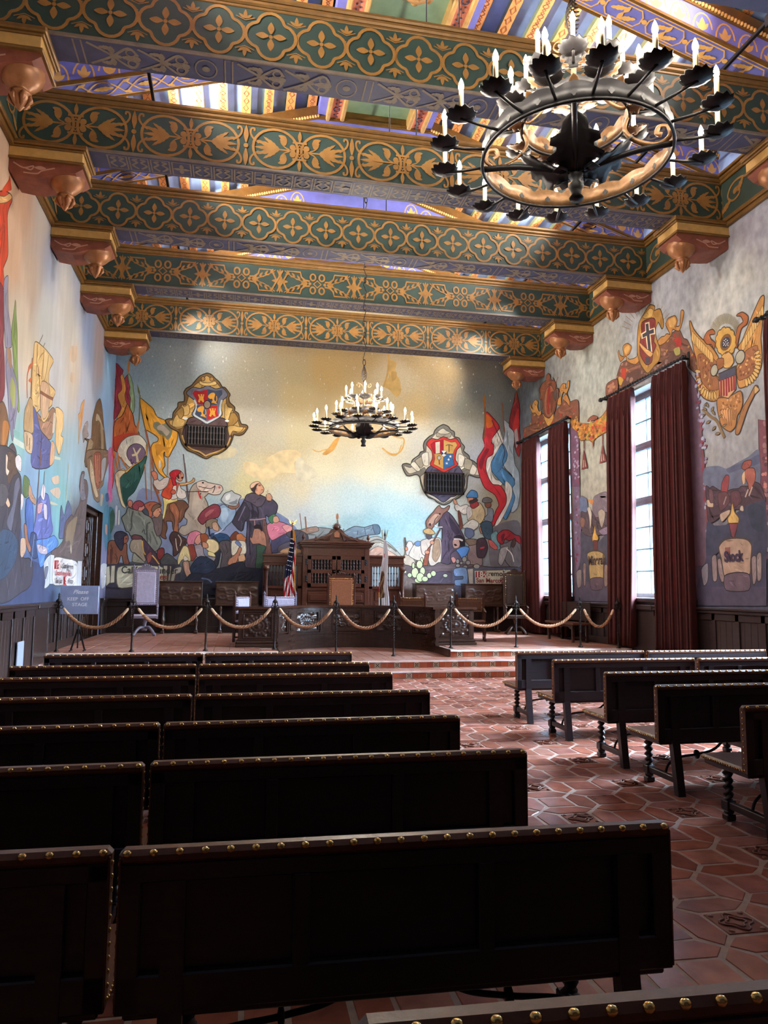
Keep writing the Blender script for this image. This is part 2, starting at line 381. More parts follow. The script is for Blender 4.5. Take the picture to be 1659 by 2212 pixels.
# ------------------------------------------------------------------ mural outlines, in centimetres on each wall
DATA = {}
DATA['back'] = '''P|214 212 200 0 0|67 703 69 707 70 703 69 700
P|214 212 200 0 0|-259 833 -258 837 -256 833 -258 830
P|214 212 200 0 0|-55 791 -53 795 -51 791 -53 787
P|214 212 200 0 0|178 649 180 652 181 649 180 646
P|214 212 200 0 0|367 842 368 846 370 843 368 839
P|214 212 200 0 0|638 759 640 763 642 760 640 756
P|214 212 200 0 0|404 869 406 872 408 869 406 865
P|214 212 200 0 0|313 798 314 801 315 799 314 796
P|214 212 200 0 0|635 773 637 777 639 773 637 769
P|214 212 200 0 0|651 708 653 712 655 708 653 704
P|214 212 200 0 0|96 654 97 657 98 654 97 651
P|214 212 200 0 0|720 667 722 669 723 667 722 664
P|214 212 200 0 0|-185 786 -183 790 -181 787 -183 783
P|214 212 200 0 0|140 702 141 704 143 702 141 699
P|214 212 200 0 0|218 770 219 772 220 770 219 767
P|214 212 200 0 0|306 723 308 727 310 723 308 719
P|214 212 200 0 0|418 638 420 641 422 638 420 634
P|214 212 200 0 0|789 728 791 730 792 728 790 725
P|214 212 200 0 0|683 749 684 753 686 750 684 746
P|214 212 200 0 0|292 801 294 804 295 801 294 799
P|214 212 200 0 0|-228 636 -227 639 -225 636 -226 634
P|214 212 200 0 0|-169 768 -167 772 -165 768 -167 765
P|214 212 200 0 0|644 892 646 895 648 892 646 888
P|214 212 200 0 0|26 630 28 634 30 630 28 626
P|214 212 200 0 0|218 609 220 612 221 609 220 607
P|214 212 200 0 0|109 704 110 707 111 704 110 702
P|214 212 200 0 0|673 801 675 805 677 802 675 798
P|214 212 200 0 0|233 703 234 706 236 703 235 699
P|214 212 200 0 0|277 711 279 716 281 712 279 708
P|214 212 200 0 0|217 758 219 761 221 758 219 754
P|214 212 200 0 0|-77 772 -76 776 -74 772 -75 768
P|214 212 200 0 0|234 728 235 730 236 728 235 726
P|214 212 200 0 0|117 712 118 715 119 713 118 710
P|214 212 200 0 0|342 712 343 714 344 712 343 710
P|214 212 200 0 0|354 757 356 761 358 757 356 754
P|214 212 200 0 0|49 675 50 679 52 676 51 672
P|214 212 200 0 0|-303 818 -302 821 -300 818 -302 814
P|214 212 200 0 0|756 842 757 845 759 842 757 839
P|214 212 200 0 0|314 793 316 796 317 794 316 791
P|214 212 200 0 0|317 799 319 802 320 799 319 796
P|214 212 200 0 0|523 888 525 891 527 888 525 884
P|214 212 200 0 0|480 807 481 810 482 807 481 805
P|214 212 200 0 0|561 832 563 835 564 832 563 830
P|214 212 200 0 0|139 683 141 685 142 683 141 681
P|214 212 200 0 0|13 770 15 774 17 770 15 766
P|214 212 200 0 0|144 642 145 645 146 643 145 640
P|214 212 200 0 0|31 689 33 693 35 689 33 686
P|214 212 200 0 0|155 808 156 810 157 808 156 806
P|214 212 200 0 0|242 823 243 827 245 823 243 819
P|214 212 200 0 0|603 850 604 853 606 850 604 847
P|214 212 200 0 0|565 723 567 727 569 723 567 719
P|214 212 200 0 0|38 825 39 827 40 825 39 822
P|214 212 200 0 0|549 822 551 825 552 823 551 820
P|214 212 200 0 0|117 754 119 757 120 754 119 751
P|214 212 200 0 0|704 865 705 867 706 865 705 863
P|214 212 200 0 0|729 667 731 671 733 667 731 663
P|214 212 200 0 0|139 618 141 622 143 618 141 614
P|214 212 200 0 0|600 719 602 722 604 719 602 716
P|214 212 200 0 0|-90 831 -88 835 -87 832 -88 828
P|214 212 200 0 0|431 639 433 644 435 640 433 636
P|214 212 200 0 0|677 747 678 749 679 747 678 745
P|214 212 200 0 0|491 846 493 848 494 846 493 843
P|214 212 200 0 0|395 744 397 747 398 744 397 741
P|214 212 200 0 0|725 740 726 743 728 740 726 737
P|214 212 200 0 0|186 664 187 667 189 664 187 661
P|214 212 200 0 0|576 852 578 856 580 852 578 848
P|214 212 200 0 0|703 686 705 690 707 686 705 682
P|214 212 200 0 0|632 889 634 892 635 889 634 886
P|214 212 200 0 0|124 741 126 745 128 741 126 737
P|214 212 200 0 0|-324 818 -323 820 -321 818 -322 815
P|214 212 200 0 0|-198 823 -196 827 -194 824 -196 820
P|214 212 200 0 0|622 878 624 882 625 879 624 875
P|214 212 200 0 0|7 774 8 777 10 775 8 772
P|214 212 200 0 0|377 726 379 729 380 726 379 724
P|214 212 200 0 0|-126 762 -125 764 -123 762 -124 760
P|214 212 200 0 0|273 686 275 689 276 686 275 683
P|214 212 200 0 0|-243 792 -241 795 -240 792 -241 790
P|214 212 200 0 0|329 672 330 674 332 672 330 669
P|214 212 200 0 0|558 727 560 730 561 727 560 724
P|214 212 200 0 0|69 731 71 735 72 732 71 728
P|214 212 200 0 0|123 683 124 686 126 683 124 680
P|214 212 200 0 0|432 869 434 872 435 869 434 866
P|214 212 200 0 0|129 635 131 639 133 636 131 632
P|214 212 200 0 0|73 628 75 631 77 628 75 624
P|214 212 200 0 0|-192 635 -191 638 -189 635 -191 632
P|214 212 200 0 0|661 687 663 691 665 687 663 684
P|214 212 200 0 0|478 739 480 741 481 739 480 736
P|214 212 200 0 0|308 877 309 880 310 878 309 875
P|214 212 200 0 0|526 883 527 885 529 883 527 881
P|214 212 200 0 0|-216 617 -215 619 -214 617 -215 615
P|214 212 200 0 0|-194 627 -193 631 -191 627 -193 624
P|214 212 200 0 0|300 666 302 668 303 666 302 664
P|214 212 200 0 0|518 755 519 759 521 755 519 752
P|214 212 200 0 0|-210 650 -209 654 -207 651 -208 647
P|214 212 200 0 0|283 657 285 660 286 657 285 655
P|214 212 200 0 0|-139 781 -137 784 -136 781 -137 778
P|214 212 200 0 0|501 786 503 789 504 786 503 783
P|214 212 200 0 0|95 771 96 774 98 771 96 768
P|214 212 200 0 0|-237 711 -235 715 -233 711 -235 708
P|214 212 200 0 0|115 669 116 671 117 669 116 666
P|214 212 200 0 0|428 684 430 688 432 684 430 681
P|214 212 200 0 0|229 745 230 748 232 745 231 741
P|214 212 200 0 0|675 865 676 867 677 865 676 862
P|214 212 200 0 0|495 645 497 648 499 645 497 642
P|214 212 200 0 0|148 678 149 681 150 678 149 676
P|214 212 200 0 0|-46 801 -45 804 -43 801 -45 797
P|214 212 200 0 0|5 796 6 799 8 796 7 792
P|214 212 200 0 0|743 829 745 833 747 829 745 825
P|214 212 200 0 0|116 641 117 645 119 642 117 638
P|214 212 200 0 0|-46 796 -45 798 -44 796 -45 794
P|214 212 200 0 0|187 768 188 771 189 769 188 766
P|214 212 200 0 0|55 776 56 779 58 776 57 772
P|214 212 200 0 0|188 712 189 715 191 712 189 709
P|214 212 200 0 0|598 676 599 679 601 676 599 673
P|214 212 200 0 0|190 680 191 684 193 680 192 676
P|214 212 200 0 0|101 672 102 676 104 672 102 668
P|214 212 200 0 0|173 808 174 811 175 808 174 805
P|214 212 200 0 0|459 707 461 711 463 708 461 704
P|214 212 200 0 0|622 835 623 838 624 836 623 833
P|214 212 200 0 0|-56 803 -54 807 -53 803 -54 800
P|214 212 200 0 0|627 656 628 659 630 656 628 654
P|214 212 200 0 0|635 817 637 820 638 817 637 814
P|214 212 200 0 0|472 868 474 870 475 868 474 865
P|214 212 200 0 0|597 820 599 823 600 820 599 817
P|214 212 200 0 0|302 698 303 701 304 698 303 696
P|214 212 200 0 0|28 744 29 747 31 744 30 741
P|128 140 172 1 0|-263 420 -209 414 -150 378 -127 364 -69 388 20 410 54 404 97 378 135 355 163 321 137 266 -256 245
P|120 134 172 1 0|59 365 93 372 128 355 155 329 183 314 183 283 61 280
P|172 200 204 1 0|159 323 207 336 281 342 293 318 282 269 161 243
P|140 146 148 1 0.7|136 298 167 317 203 332 248 331 293 322 330 323 360 311 364 279 356 246 137 242
P|190 188 178 1 0.6|356 299 389 312 423 292 448 268 457 247 356 242
P|214 172 152 1 0.5|364 266 389 283 423 271 448 251 373 242
L|120 118 110 4|364 295 389 306 414 294 444 270
L|150 140 124 3|366 283 393 300 427 280
P|124 144 160 1 0.8|293 321 322 338 351 336 376 344 389 344 395 335 394 321 380 318 351 314 322 306 300 305
P|98 120 140 1 0.5|375 344 389 345 395 335 394 321 383 318 378 330
L|96 112 126 3|351 336 355 315
P|156 128 114 1 0.6|163 322 191 331 215 335 221 325 200 318 167 312
L|140 100 74 4|183 363 185 348 187 323
L|120 92 80 2|168 372 175 319
E|170 112 78 0|273.4 365.4 3.7 9.0
L|150 112 88 4|274 356 276 332
L|150 146 120 3|401 331 404 304
L|150 146 120 3|419 331 411 302
L|120 104 90 4|469 309 473 272
L|110 104 96 3|291 332 293 321
L|110 104 96 3|332 327 331 315
P|226 206 160 2 0|10 507 32 512 59 501 78 526 116 547 155 549 171 533 148 513 156 485 117 484 79 459 49 466 18 480
P|214 204 168 2 0|-81 527 -59 547 -22 552 -6 538 -21 521 -58 516
P|214 206 178 2 0|155 519 171 532 180 512 205 500 217 480 193 467 157 461
P|214 178 112 1 0|419 829 441 820 436 794 450 771 455 736 441 718 420 739 401 750 418 777 413 803
P|196 158 96 1 0|426 793 441 793 440 774 428 765
L|206 166 100 5|415 855 419 821 414 781 402 746
P|222 168 92 1 0|277 594 274 582 262 556 241 540 228 542 245 560 262 584
L|220 170 96 4|400 567 421 551 442 549 461 565 467 600 446 598 427 606
L|222 176 104 3|404 563 425 546 446 548 457 578
L|222 176 104 3|200 554 216 546 236 555 265 561
P|134 154 182 1 0|-336 798 -329 778 -322 774 -317 755 -318 747 -323 754 -328 758 -334 766 -338 765
P|206 96 104 1 0.6|-340 767 -336 765 -333 739 -333 695 -334 643 -333 604 -331 525 -329 446 -337 394 -344 394 -347 510 -349 563 -346 583 -346 643 -344 693 -342 727
P|212 128 172 1 0|-344 512 -333 509 -334 466 -329 394 -338 394 -344 465
P|200 206 214 1 0|-340 735 -337 735 -334 711 -338 679 -335 651 -327 648 -334 639 -340 643 -344 695
P|152 56 70 1 0.6|-334 766 -323 754 -317 747 -320 732 -317 712 -310 697 -312 685 -317 674 -320 654 -318 638 -326 624 -333 612 -334 639 -333 663 -333 695 -337 711 -333 727 -332 744
P|166 62 76 1 0.6|-314 716 -303 737 -298 714 -296 698 -298 685 -293 674 -294 646 -302 653 -308 673 -309 689 -306 697
P|146 168 126 1 0.5|-303 739 -297 732 -290 710 -288 694 -284 674 -283 650 -287 629 -294 646 -293 670 -298 687 -296 702 -300 717
P|190 120 60 1 0|-302 783 -299 766 -301 750 -303 739 -306 755
P|206 140 70 1 0.5|-322 729 -318 736 -312 721 -307 697 -310 681 -307 665 -301 649 -308 629 -319 616 -327 606 -325 620 -316 644 -323 664 -327 680 -318 692 -317 704
P|194 104 56 1 0.8|-301 655 -294 640 -287 626 -282 602 -276 591 -268 572 -283 570 -302 563 -316 547 -322 525 -330 533 -333 584 -329 608 -315 620 -308 633
P|198 74 50 1 0|-331 564 -309 573 -284 578 -269 573 -283 570 -302 563 -315 548 -322 526 -330 535
P|226 222 202 1 0.9|-268 571 -257 562 -248 548 -247 532 -251 514 -265 500 -280 489 -289 485 -303 498 -316 512 -321 525 -314 547 -300 563 -283 570
E|124 102 126 0.6|-273.7 521.3 23.1 26.4
P|216 202 162 0 0|-283 537 -280 537 -273 523 -264 538 -261 535 -270 518 -265 498 -272 498 -274 515 -283 513 -285 518 -277 521
P|92 66 96 1 0|-288 507 -283 503 -286 497 -280 499 -278 507 -280 491 -286 493
L|196 130 66 4|-330 525 -322 486 -318 474
L|196 130 66 4|-321 521 -313 478
L|186 120 60 4|-313 510 -294 479
L|180 128 80 3|-331 505 -327 466
P|218 168 84 1 0.5|-248 548 -246 532 -248 514 -269 487 -287 474 -299 454 -312 448 -319 435 -324 449 -320 470 -305 478 -298 473 -287 483 -280 489 -264 500 -250 516 -248 532
P|52 96 86 1 0.8|-247 516 -249 500 -257 465 -274 420 -291 401 -294 377 -303 393 -311 434 -314 452 -308 464 -294 468 -280 484 -259 500
P|40 78 72 1 0|-305 430 -292 427 -265 454 -274 420 -291 402 -294 382 -301 396
P|226 212 172 1 0.7|-324 463 -314 473 -299 471 -306 463 -313 452 -311 430 -303 393 -294 374 -304 381 -314 411 -322 445
P|226 160 56 1 0.9|-268 672 -257 664 -247 656 -235 645 -225 625 -215 620 -194 611 -172 592 -168 574 -173 552 -182 533 -189 517 -198 518 -199 530 -204 524 -201 507 -199 491 -205 479 -197 465 -182 454 -190 455 -210 470 -220 486 -226 502 -231 517 -235 539 -230 551 -219 556 -217 566 -229 577 -246 586 -251 588 -259 619 -267 655
P|208 206 196 1 0|-214 502 -211 506 -208 490 -211 482 -214 486
P|206 140 50 1 0|-226 545 -215 550 -199 542 -184 543 -193 535 -207 534 -217 518
P|122 122 98 1 0|-232 607 -221 611 -211 604 -200 609 -190 599 -182 591 -185 573 -194 562 -204 574 -216 578 -224 587 -232 595
P|176 160 144 1 0|-222 597 -211 604 -194 591 -189 583 -197 573 -209 586 -220 589
L|120 110 70 3|-270 683 -269 627 -272 575
L|152 92 62 5|-252 588 -237 529 -225 470 -211 415
L|142 84 58 5|-226 440 -214 410 -204 381
P|112 116 72 0 0|-279 713 -274 702 -270 689 -271 679 -276 691
L|168 112 76 3|-250 493 -246 449 -242 397
L|168 112 76 3|-236 529 -229 397
L|188 128 66 3|-191 517 -190 465
L|92 80 84 3|-151 525 -148 505 -135 400
L|100 84 84 4|-147 501 -138 436 -131 383
P|190 120 70 1 0|-271 613 -269 601 -272 577 -276 595
P|168 154 138 1 0.9|-130 423 -122 440 -113 447 -100 453 -91 452 -82 448 -60 444 -48 441 -44 431 -48 425 -52 419 -68 417 -81 420 -88 413 -92 409 -84 393 -81 379 -84 365 -97 356 -103 351 -96 342 -85 337 -86 313 -95 310 -113 316 -126 312 -139 304 -148 307 -155 314 -149 327 -136 332 -134 346 -141 352 -141 364 -133 378 -131 398
P|210 188 172 1 0.6|-113 447 -100 453 -91 452 -82 448 -60 444 -48 441 -44 431 -48 425 -52 419 -68 417 -86 423 -99 425 -110 433
P|186 172 156 1 0|-117 426 -103 411 -96 388 -97 365 -115 355 -124 373 -121 403
E|190 92 86 0|-52.4 437.1 3.1 3.7
E|40 30 34 0|-96.6 448.1 3.1 2.1
L|60 50 52 2|-108 438 -88 434 -73 432 -64 442
L|60 50 52 2|-70 421 -66 430 -64 442
P|196 48 46 1 0|-109 429 -104 417 -100 411 -100 403 -105 408 -109 422
L|60 50 50 2|-167 420 -128 423 -81 425
P|112 76 58 1 0.9|-191 390 -173 395 -158 397 -144 396 -133 382 -141 373 -145 355 -153 341 -162 336 -159 318 -166 313 -170 322 -173 340 -184 342 -190 340 -187 322 -191 304 -188 294 -198 298 -203 308 -197 335 -196 362 -192 376
P|156 98 70 1 0.7|-181 385 -170 390 -161 377 -156 363 -158 340 -158 309 -168 311 -166 340 -170 358 -179 371
P|226 206 132 1 0.7|-199 403 -186 408 -173 399 -164 404 -163 397 -177 392 -188 387 -191 372 -195 351 -199 346 -196 376 -197 392
P|216 206 196 1 0.7|-176 436 -168 445 -164 434 -162 420 -164 404 -177 401 -180 413
P|204 78 50 1 0.8|-186 454 -177 456 -168 447 -176 435 -178 422 -178 408 -184 401 -202 409 -200 423 -193 433
P|204 78 50 1 0.6|-166 445 -158 443 -159 425 -164 422 -165 434
P|208 192 182 1 0.8|-219 457 -210 448 -197 458 -186 458 -190 439 -198 430 -207 425 -216 427 -225 441 -224 450
P|206 196 186 1 0.7|-159 441 -154 430 -143 423 -140 409 -147 403 -158 404 -165 413 -163 422
P|198 122 96 1 0.7|-232 471 -225 475 -218 468 -217 455 -223 452 -228 461
P|206 142 112 1 0.7|-162 473 -156 476 -152 473 -149 464 -153 453 -160 452 -165 457 -168 463
P|40 28 30 0 0|-154 462 -149 463 -150 458 -154 457
P|50 32 34 1 0|-166 466 -161 468 -159 457 -164 458
P|178 36 46 1 0.8|-184 470 -176 478 -165 480 -156 477 -161 471 -168 462 -170 451 -167 441 -174 440 -178 454 -181 461
P|202 152 96 1 0.6|-157 444 -142 446 -131 449 -124 455 -122 460 -119 457 -121 450 -131 445 -146 440 -156 439
E|198 98 72 0.6|-173.7 420.2 5.7 5.7
P|140 166 192 1 0.8|-53 380 -40 390 -27 381 -8 377 -10 358 -18 344 -32 330 -40 320 -53 338 -60 354
P|172 194 212 1 0|-47 376 -33 381 -26 362 -34 344 -43 344
P|128 56 66 1 0.9|-97 367 -84 379 -67 389 -54 387 -48 373 -53 357 -66 352 -83 347 -94 335 -106 348
P|160 90 92 1 0|-88 363 -75 375 -64 375 -75 363 -86 354
P|152 102 82 1 0.7|-9 395 -1 400 1 388 -6 381 -18 379 -27 385
P|186 190 190 1 0.9|-45 406 -37 420 -23 426 -19 428 -12 422 5 415 0 405 -4 390 -16 388 -34 392 -45 401
P|226 230 226 1 0|-35 414 -24 421 -22 413 -27 404 -34 402
P|130 140 144 1 0|-27 395 -9 402 -2 405 -6 393 -16 390
P|132 116 96 1 0.7|-83 343 -70 350 -57 348 -57 339 -63 329 -74 324 -85 329
P|192 152 122 1 0.7|-68 338 -58 341 -51 327 -53 318 -65 322
P|46 76 112 1 0.7|-69 309 -49 311 -29 307 -19 293 -37 288 -53 288 -69 297
P|50 50 60 1 0.8|-64 302 -50 284 -45 266 -47 243 -51 225 -62 211 -74 229 -61 252 -68 275
P|88 82 86 1 0.9|-44 289 -24 291 -14 282 -18 269 -16 248 -22 225 -23 209 -42 211 -40 241 -39 257 -48 273
P|110 110 122 1 0.8|-39 209 -24 210 -19 198 -9 189 -14 186 -30 189 -37 198 -48 203 -46 207
L|190 196 206 3|-62 309 -49 314 -40 323
L|40 50 66 5|-78 329 -74 302
P|74 68 84 1 1.0|18 407 27 419 38 424 54 420 72 412 82 400 91 407 105 392 101 370 85 360 74 365 74 347 79 333 84 301 92 261 94 259 72 259 73 217 52 212 24 221 23 253 25 299 26 345 17 345 13 322 2 324 -12 344 -4 368 7 386
P|110 78 72 1 0.4|67 349 75 347 82 312 93 259 76 259 80 287 70 312
P|60 55 68 1 0.6|16 398 28 378 29 359 17 345 11 319 2 324 -15 342 -8 358 5 377
P|88 78 90 1 0.8|18 405 22 418 38 423 56 418 73 412 64 392 50 387 34 398
P|48 44 56 1 0|34 378 48 374 55 360 39 357
P|206 152 118 1 0.7|45 448 55 453 60 448 64 443 67 437 65 428 54 420 45 426 43 436
P|58 42 44 1 0|32 438 40 443 46 450 56 455 49 446 46 436 43 426 35 430
P|218 178 148 1 0.6|31 445 37 452 48 456 57 454 46 450 39 441 32 438
P|202 152 122 1 0.7|75 419 83 424 90 414 87 405 77 407
P|190 166 142 0 0|76 435 80 435 79 419 77 419
P|190 166 142 0 0|74 431 82 431 82 429 74 428
L|168 130 128 3|31 350 51 351 74 355
L|150 120 118 3|44 350 46 332
P|174 124 104 1 0.8|45 325 61 323 73 312 78 277 59 286 41 285 31 304 39 300
P|40 30 36 1 0|42 332 51 338 61 336 66 328 64 318 58 327 47 325
P|62 88 72 1 0.7|53 281 76 277 69 259 70 231 61 212 51 221 53 254
L|62 40 40 2|52 446 55 447 59 447
E|40 26 28 0|56.4 444.6 1.4 0.9
L|120 66 56 2|61 434 65 435
L|140 88 70 2|48 439 47 434 49 431
L|44 40 52 4|34 396 41 378 37 355
L|44 40 52 4|50 385 55 371 53 355
L|112 104 120 3|18 387 10 368 1 347
L|44 40 52 3|33 341 32 299 35 254
L|44 40 52 3|58 346 63 332
L|120 84 76 3|74 333 79 300 85 268
L|40 28 30 2|-157 470 -154 471
E|40 28 30 0|-155.3 467.5 1.1 0.9
L|150 90 76 2|-104 297 -100 295
L|120 70 60 2|13 304 17 303
L|110 70 60 2|-7 392 -3 393
P|74 72 100 1 0.7|93 294 111 306 129 315 157 307 153 283 117 278 115 264 94 262
P|206 122 142 1 0.9|79 335 92 345 106 347 124 343 143 334 148 318 129 315 111 305 93 296 83 312
P|72 122 86 1 0.6|83 358 96 367 104 361 97 349 92 342 85 348
P|206 152 126 1 0.6|96 359 106 361 111 350 104 344 96 347
P|216 150 150 1 0.5|120 334 134 339 148 332 150 320 134 318
P|92 88 100 1 0.5|112 278 130 288 158 295 172 288 177 265 115 262
P|200 162 128 1 0.4|121 269 144 276 167 272 177 263 119 261
P|74 72 80 1 0.6|132 315 162 325 190 312 190 289 162 288 144 302
P|156 146 154 1 0.7|-116 274 -94 279 -89 256 -82 247 -58 245 -67 233 -93 244 -107 249
P|72 52 50 1 0.9|-178 295 -172 311 -161 311 -148 300 -134 291 -138 278 -153 259 -166 248 -168 273
L|196 180 160 2|-157 305 -147 291 -151 275
L|196 180 160 2|-163 295 -160 273 -157 262
P|202 122 142 1 0.8|-132 296 -126 310 -111 316 -99 310 -103 297 -112 291 -116 280 -125 275 -132 285
P|216 152 136 1 0.7|-106 303 -98 306 -98 297 -97 288 -105 280 -113 287
P|134 62 52 1 0.7|-129 276 -116 278 -111 260 -108 249 -119 235 -127 260
P|152 82 52 1 0.7|-98 306 -84 308 -78 299 -81 288 -92 274 -95 288
P|228 208 158 1 0.8|-79 293 -64 293 -52 284 -50 268 -61 258 -72 261 -84 272
P|198 142 112 1 0.7|-92 286 -81 283 -78 272 -90 272
P|228 214 150 1 0.5|-76 261 -63 257 -58 248 -76 252
P|222 202 148 1 0.8|-154 244 -142 273 -131 271 -123 242 -125 235 -137 241 -146 237 -154 224
P|226 214 196 1 0.4|-141 242 -137 249 -128 240 -137 235
P|178 138 118 1 0.8|-141 231 -128 233 -125 215 -118 195 -113 181 -124 183 -136 206
P|112 62 46 1 0.6|-20 296 -15 308 -5 317 3 310 -1 299 -6 291
P|198 122 76 1 0.7|-2 308 9 311 16 304 22 299 17 289 5 289 -2 296
P|222 218 198 1 0.7|-15 289 -2 292 19 290 23 276 22 258 -1 253 -14 255
P|116 132 176 1 0.4|-6 287 1 292 10 281 6 276
P|188 132 106 1 0.7|-14 246 -1 258 6 274 11 269 4 250 -4 230 -23 227 -20 241
P|214 170 136 1 0.4|4 249 17 256 22 240 7 235
P|44 46 60 1 0.6|-122 199 -97 207 -57 214 -24 221 -13 228 16 235 25 219 77 211 83 149 -158 148 -158 175 -139 179
P|46 56 78 1 0.7|-121 217 -111 236 -98 247 -80 245 -62 234 -57 216 -79 202 -101 204 -119 204
L|90 104 130 4|-92 189 -74 187 -65 178
P|84 132 150 1 0|-338 287 -334 311 -336 367 -334 376 -325 370 -321 345 -327 311 -328 287
P|70 100 86 1 0|-333 355 -326 369 -320 349 -324 317 -330 305
P|196 196 206 1 0|-320 376 -315 376 -315 330 -319 329
P|206 206 196 1 0|-312 365 -309 365 -308 329 -312 327
P|136 150 172 1 0|-319 323 -296 329 -285 306 -278 291 -273 232 -313 231 -327 261 -325 281
P|128 132 122 1 1.0|-288 374 -275 369 -257 368 -246 357 -230 349 -221 334 -217 316 -207 301 -200 284 -208 265 -218 259 -228 265 -235 280 -244 291 -250 300 -267 304 -278 300 -283 310 -290 313 -297 332 -302 347 -292 359
L|84 88 84 4|-275 366 -279 345 -276 324 -281 312
L|84 88 84 4|-230 337 -240 331 -237 301 -235 283
L|84 88 84 3|-250 309 -245 320 -243 304
P|202 128 102 1 0.7|-289 386 -286 394 -279 391 -278 382 -281 376 -287 379
P|206 132 116 1 0.7|-263 379 -250 384 -247 375 -250 369 -257 367 -264 370
P|152 72 82 1 0.8|-277 379 -270 390 -259 393 -249 386 -253 379 -261 378 -264 369 -274 372
P|112 96 96 1 0.7|-225 347 -213 351 -202 360 -199 338 -201 308 -210 301 -218 319 -220 334
P|202 142 112 1 0.7|-218 372 -208 378 -203 368 -205 362 -212 351 -222 355 -223 367
P|178 98 72 1 0.8|-246 383 -235 390 -223 391 -210 387 -205 380 -221 373 -226 364 -227 352 -234 355 -237 368
P|118 92 72 1 0.6|-228 370 -223 381 -213 386 -205 381 -218 373 -224 365
P|70 80 92 1 0.5|-251 368 -243 373 -237 367 -235 355 -244 359
P|138 88 68 1 0.9|-333 280 -318 284 -308 267 -298 263 -294 276 -288 276 -287 254 -284 239 -280 226 -292 225 -297 246 -303 246 -309 225 -333 223
P|96 58 48 1 0|-329 260 -324 264 -322 231 -327 225
P|154 94 74 1 0.8|-295 300 -287 301 -285 291 -288 282 -294 280 -296 291
P|62 57 72 1 0.8|-319 299 -314 308 -301 310 -288 303 -296 298 -297 285 -298 267 -302 261 -313 277 -317 287
P|158 142 122 1 0.9|-276 285 -266 291 -249 289 -246 277 -242 253 -238 238 -241 232 -250 241 -265 255 -274 258 -279 270
P|150 148 130 1 0.6|-271 232 -268 253 -259 245 -247 235 -241 228
P|108 66 70 1 0.7|-275 294 -270 302 -255 299 -249 293 -266 291
P|80 60 74 1 0.8|-247 292 -238 283 -223 265 -208 248 -201 225 -221 226 -236 238 -244 262
P|140 78 72 1 0.5|-235 247 -225 258 -223 239 -231 228
L|206 156 74 3|-248 287 -245 259 -239 250
L|206 156 74 3|-222 249 -213 239 -203 225
P|124 52 52 1 0.8|-208 260 -200 268 -193 266 -192 251 -199 240 -205 239 -208 248
P|76 76 76 1 0.7|-199 236 -191 248 -184 254 -173 248 -164 239 -158 234 -158 221 -195 225
E|60 36 36 0|-253.6 377.9 1.4 1.0
E|60 36 36 0|-210.9 370.4 1.7 1.2
L|90 50 46 3|-208 365 -204 365
L|90 50 46 3|-291 292 -287 291
L|100 66 52 3|-328 275 -322 261 -324 246
L|100 66 52 3|-316 252 -309 240 -312 228
L|96 98 92 4|-225 313 -215 292 -209 277
L|150 154 142 4|-269 357 -255 351 -246 339
P|62 58 70 0 0|-335 224 -149 226 -144 165 -335 161
P|204 198 174 0 0.9|-335 216 -329 218 -325 177 -334 167
P|196 188 164 0 0.9|-323 219 -315 220 -315 176 -324 175
P|206 202 176 1 1.0|-306 214 -261 220 -235 220 -194 216 -192 189 -194 169 -256 167 -303 164
P|176 168 152 0 0.9|-191 221 -182 221 -182 182 -188 182
P|170 162 148 0 0.9|-175 220 -172 220 -174 183 -178 182
P|174 168 154 1 1.0|-165 211 -146 218 -148 205 -160 199 -164 182 -171 182
P|126 96 56 1 1.2|-95 753 -83 749 -73 739 -63 731 -54 717 -46 715 -33 698 -36 689 -33 675 -19 662 -19 652 -8 644 -5 628 1 615 14 613 18 607 8 590 -4 585 -19 586 -23 573 -29 557 -41 542 -59 530 -73 526 -89 516 -106 523 -122 531 -139 537 -153 552 -160 570 -165 586 -185 596 -200 614 -193 619 -182 621 -180 638 -169 654 -168 666 -153 670 -152 686 -154 696 -148 707 -135 716 -124 731 -113 744
P|196 156 88 1 0.8|-97 746 -86 740 -73 732 -66 725 -57 714 -47 704 -43 692 -41 668 -27 658 -22 648 -12 640 -8 624 -2 607 14 606 4 594 -9 591 -21 604 -38 612 -50 622 -125 618 -145 610 -157 598 -170 595 -187 605 -190 615 -176 619 -172 638 -160 658 -148 662 -141 690 -135 707 -122 722 -109 731
P|98 74 72 1 1.1|-132 627 -50 629 -38 613 -34 592 -25 580 -31 561 -43 545 -60 536 -74 535 -91 522 -108 530 -126 538 -142 547 -153 565 -152 590 -145 610
L|206 166 96 4|-156 577 -151 559 -136 543 -123 537 -108 534 -93 523
L|206 166 96 4|-27 577 -33 556 -47 542 -64 534 -77 530 -93 522
P|214 176 108 1 0.7|-159 661 -153 655 -143 662 -139 648 -142 635 -155 634
P|168 128 66 1 0.7|-175 636 -159 654 -154 637 -161 623 -174 619
P|206 168 100 1 0.7|-179 619 -171 633 -165 623 -150 617 -154 603 -169 599 -182 602
P|214 176 108 1 0.7|-43 671 -36 661 -24 658 -30 644 -33 627 -43 630
P|168 128 66 1 0.7|-32 627 -27 644 -17 645 -8 628 -20 613 -34 609
P|206 168 100 1 0.7|-34 606 -18 610 -4 607 7 606 -2 594 -21 596 -29 582
E|222 222 216 0|-149.1 624.3 6.5 3.8
E|222 222 216 0|-37.3 622.9 5.6 3.1
P|112 112 128 1 0.9|-132 711 -112 709 -92 718 -71 710 -52 714 -38 696 -51 681 -56 660 -52 639 -71 624 -92 611 -112 624 -131 635 -123 656 -127 677 -148 694
L|196 204 202 5|-127 677 -120 663 -121 649 -129 635 -111 626 -92 615
L|196 204 202 5|-53 681 -58 660 -54 639 -71 626 -92 614
P|168 36 46 0 0|-126 704 -112 702 -92 709 -91 670 -101 664 -120 666 -121 677 -133 695
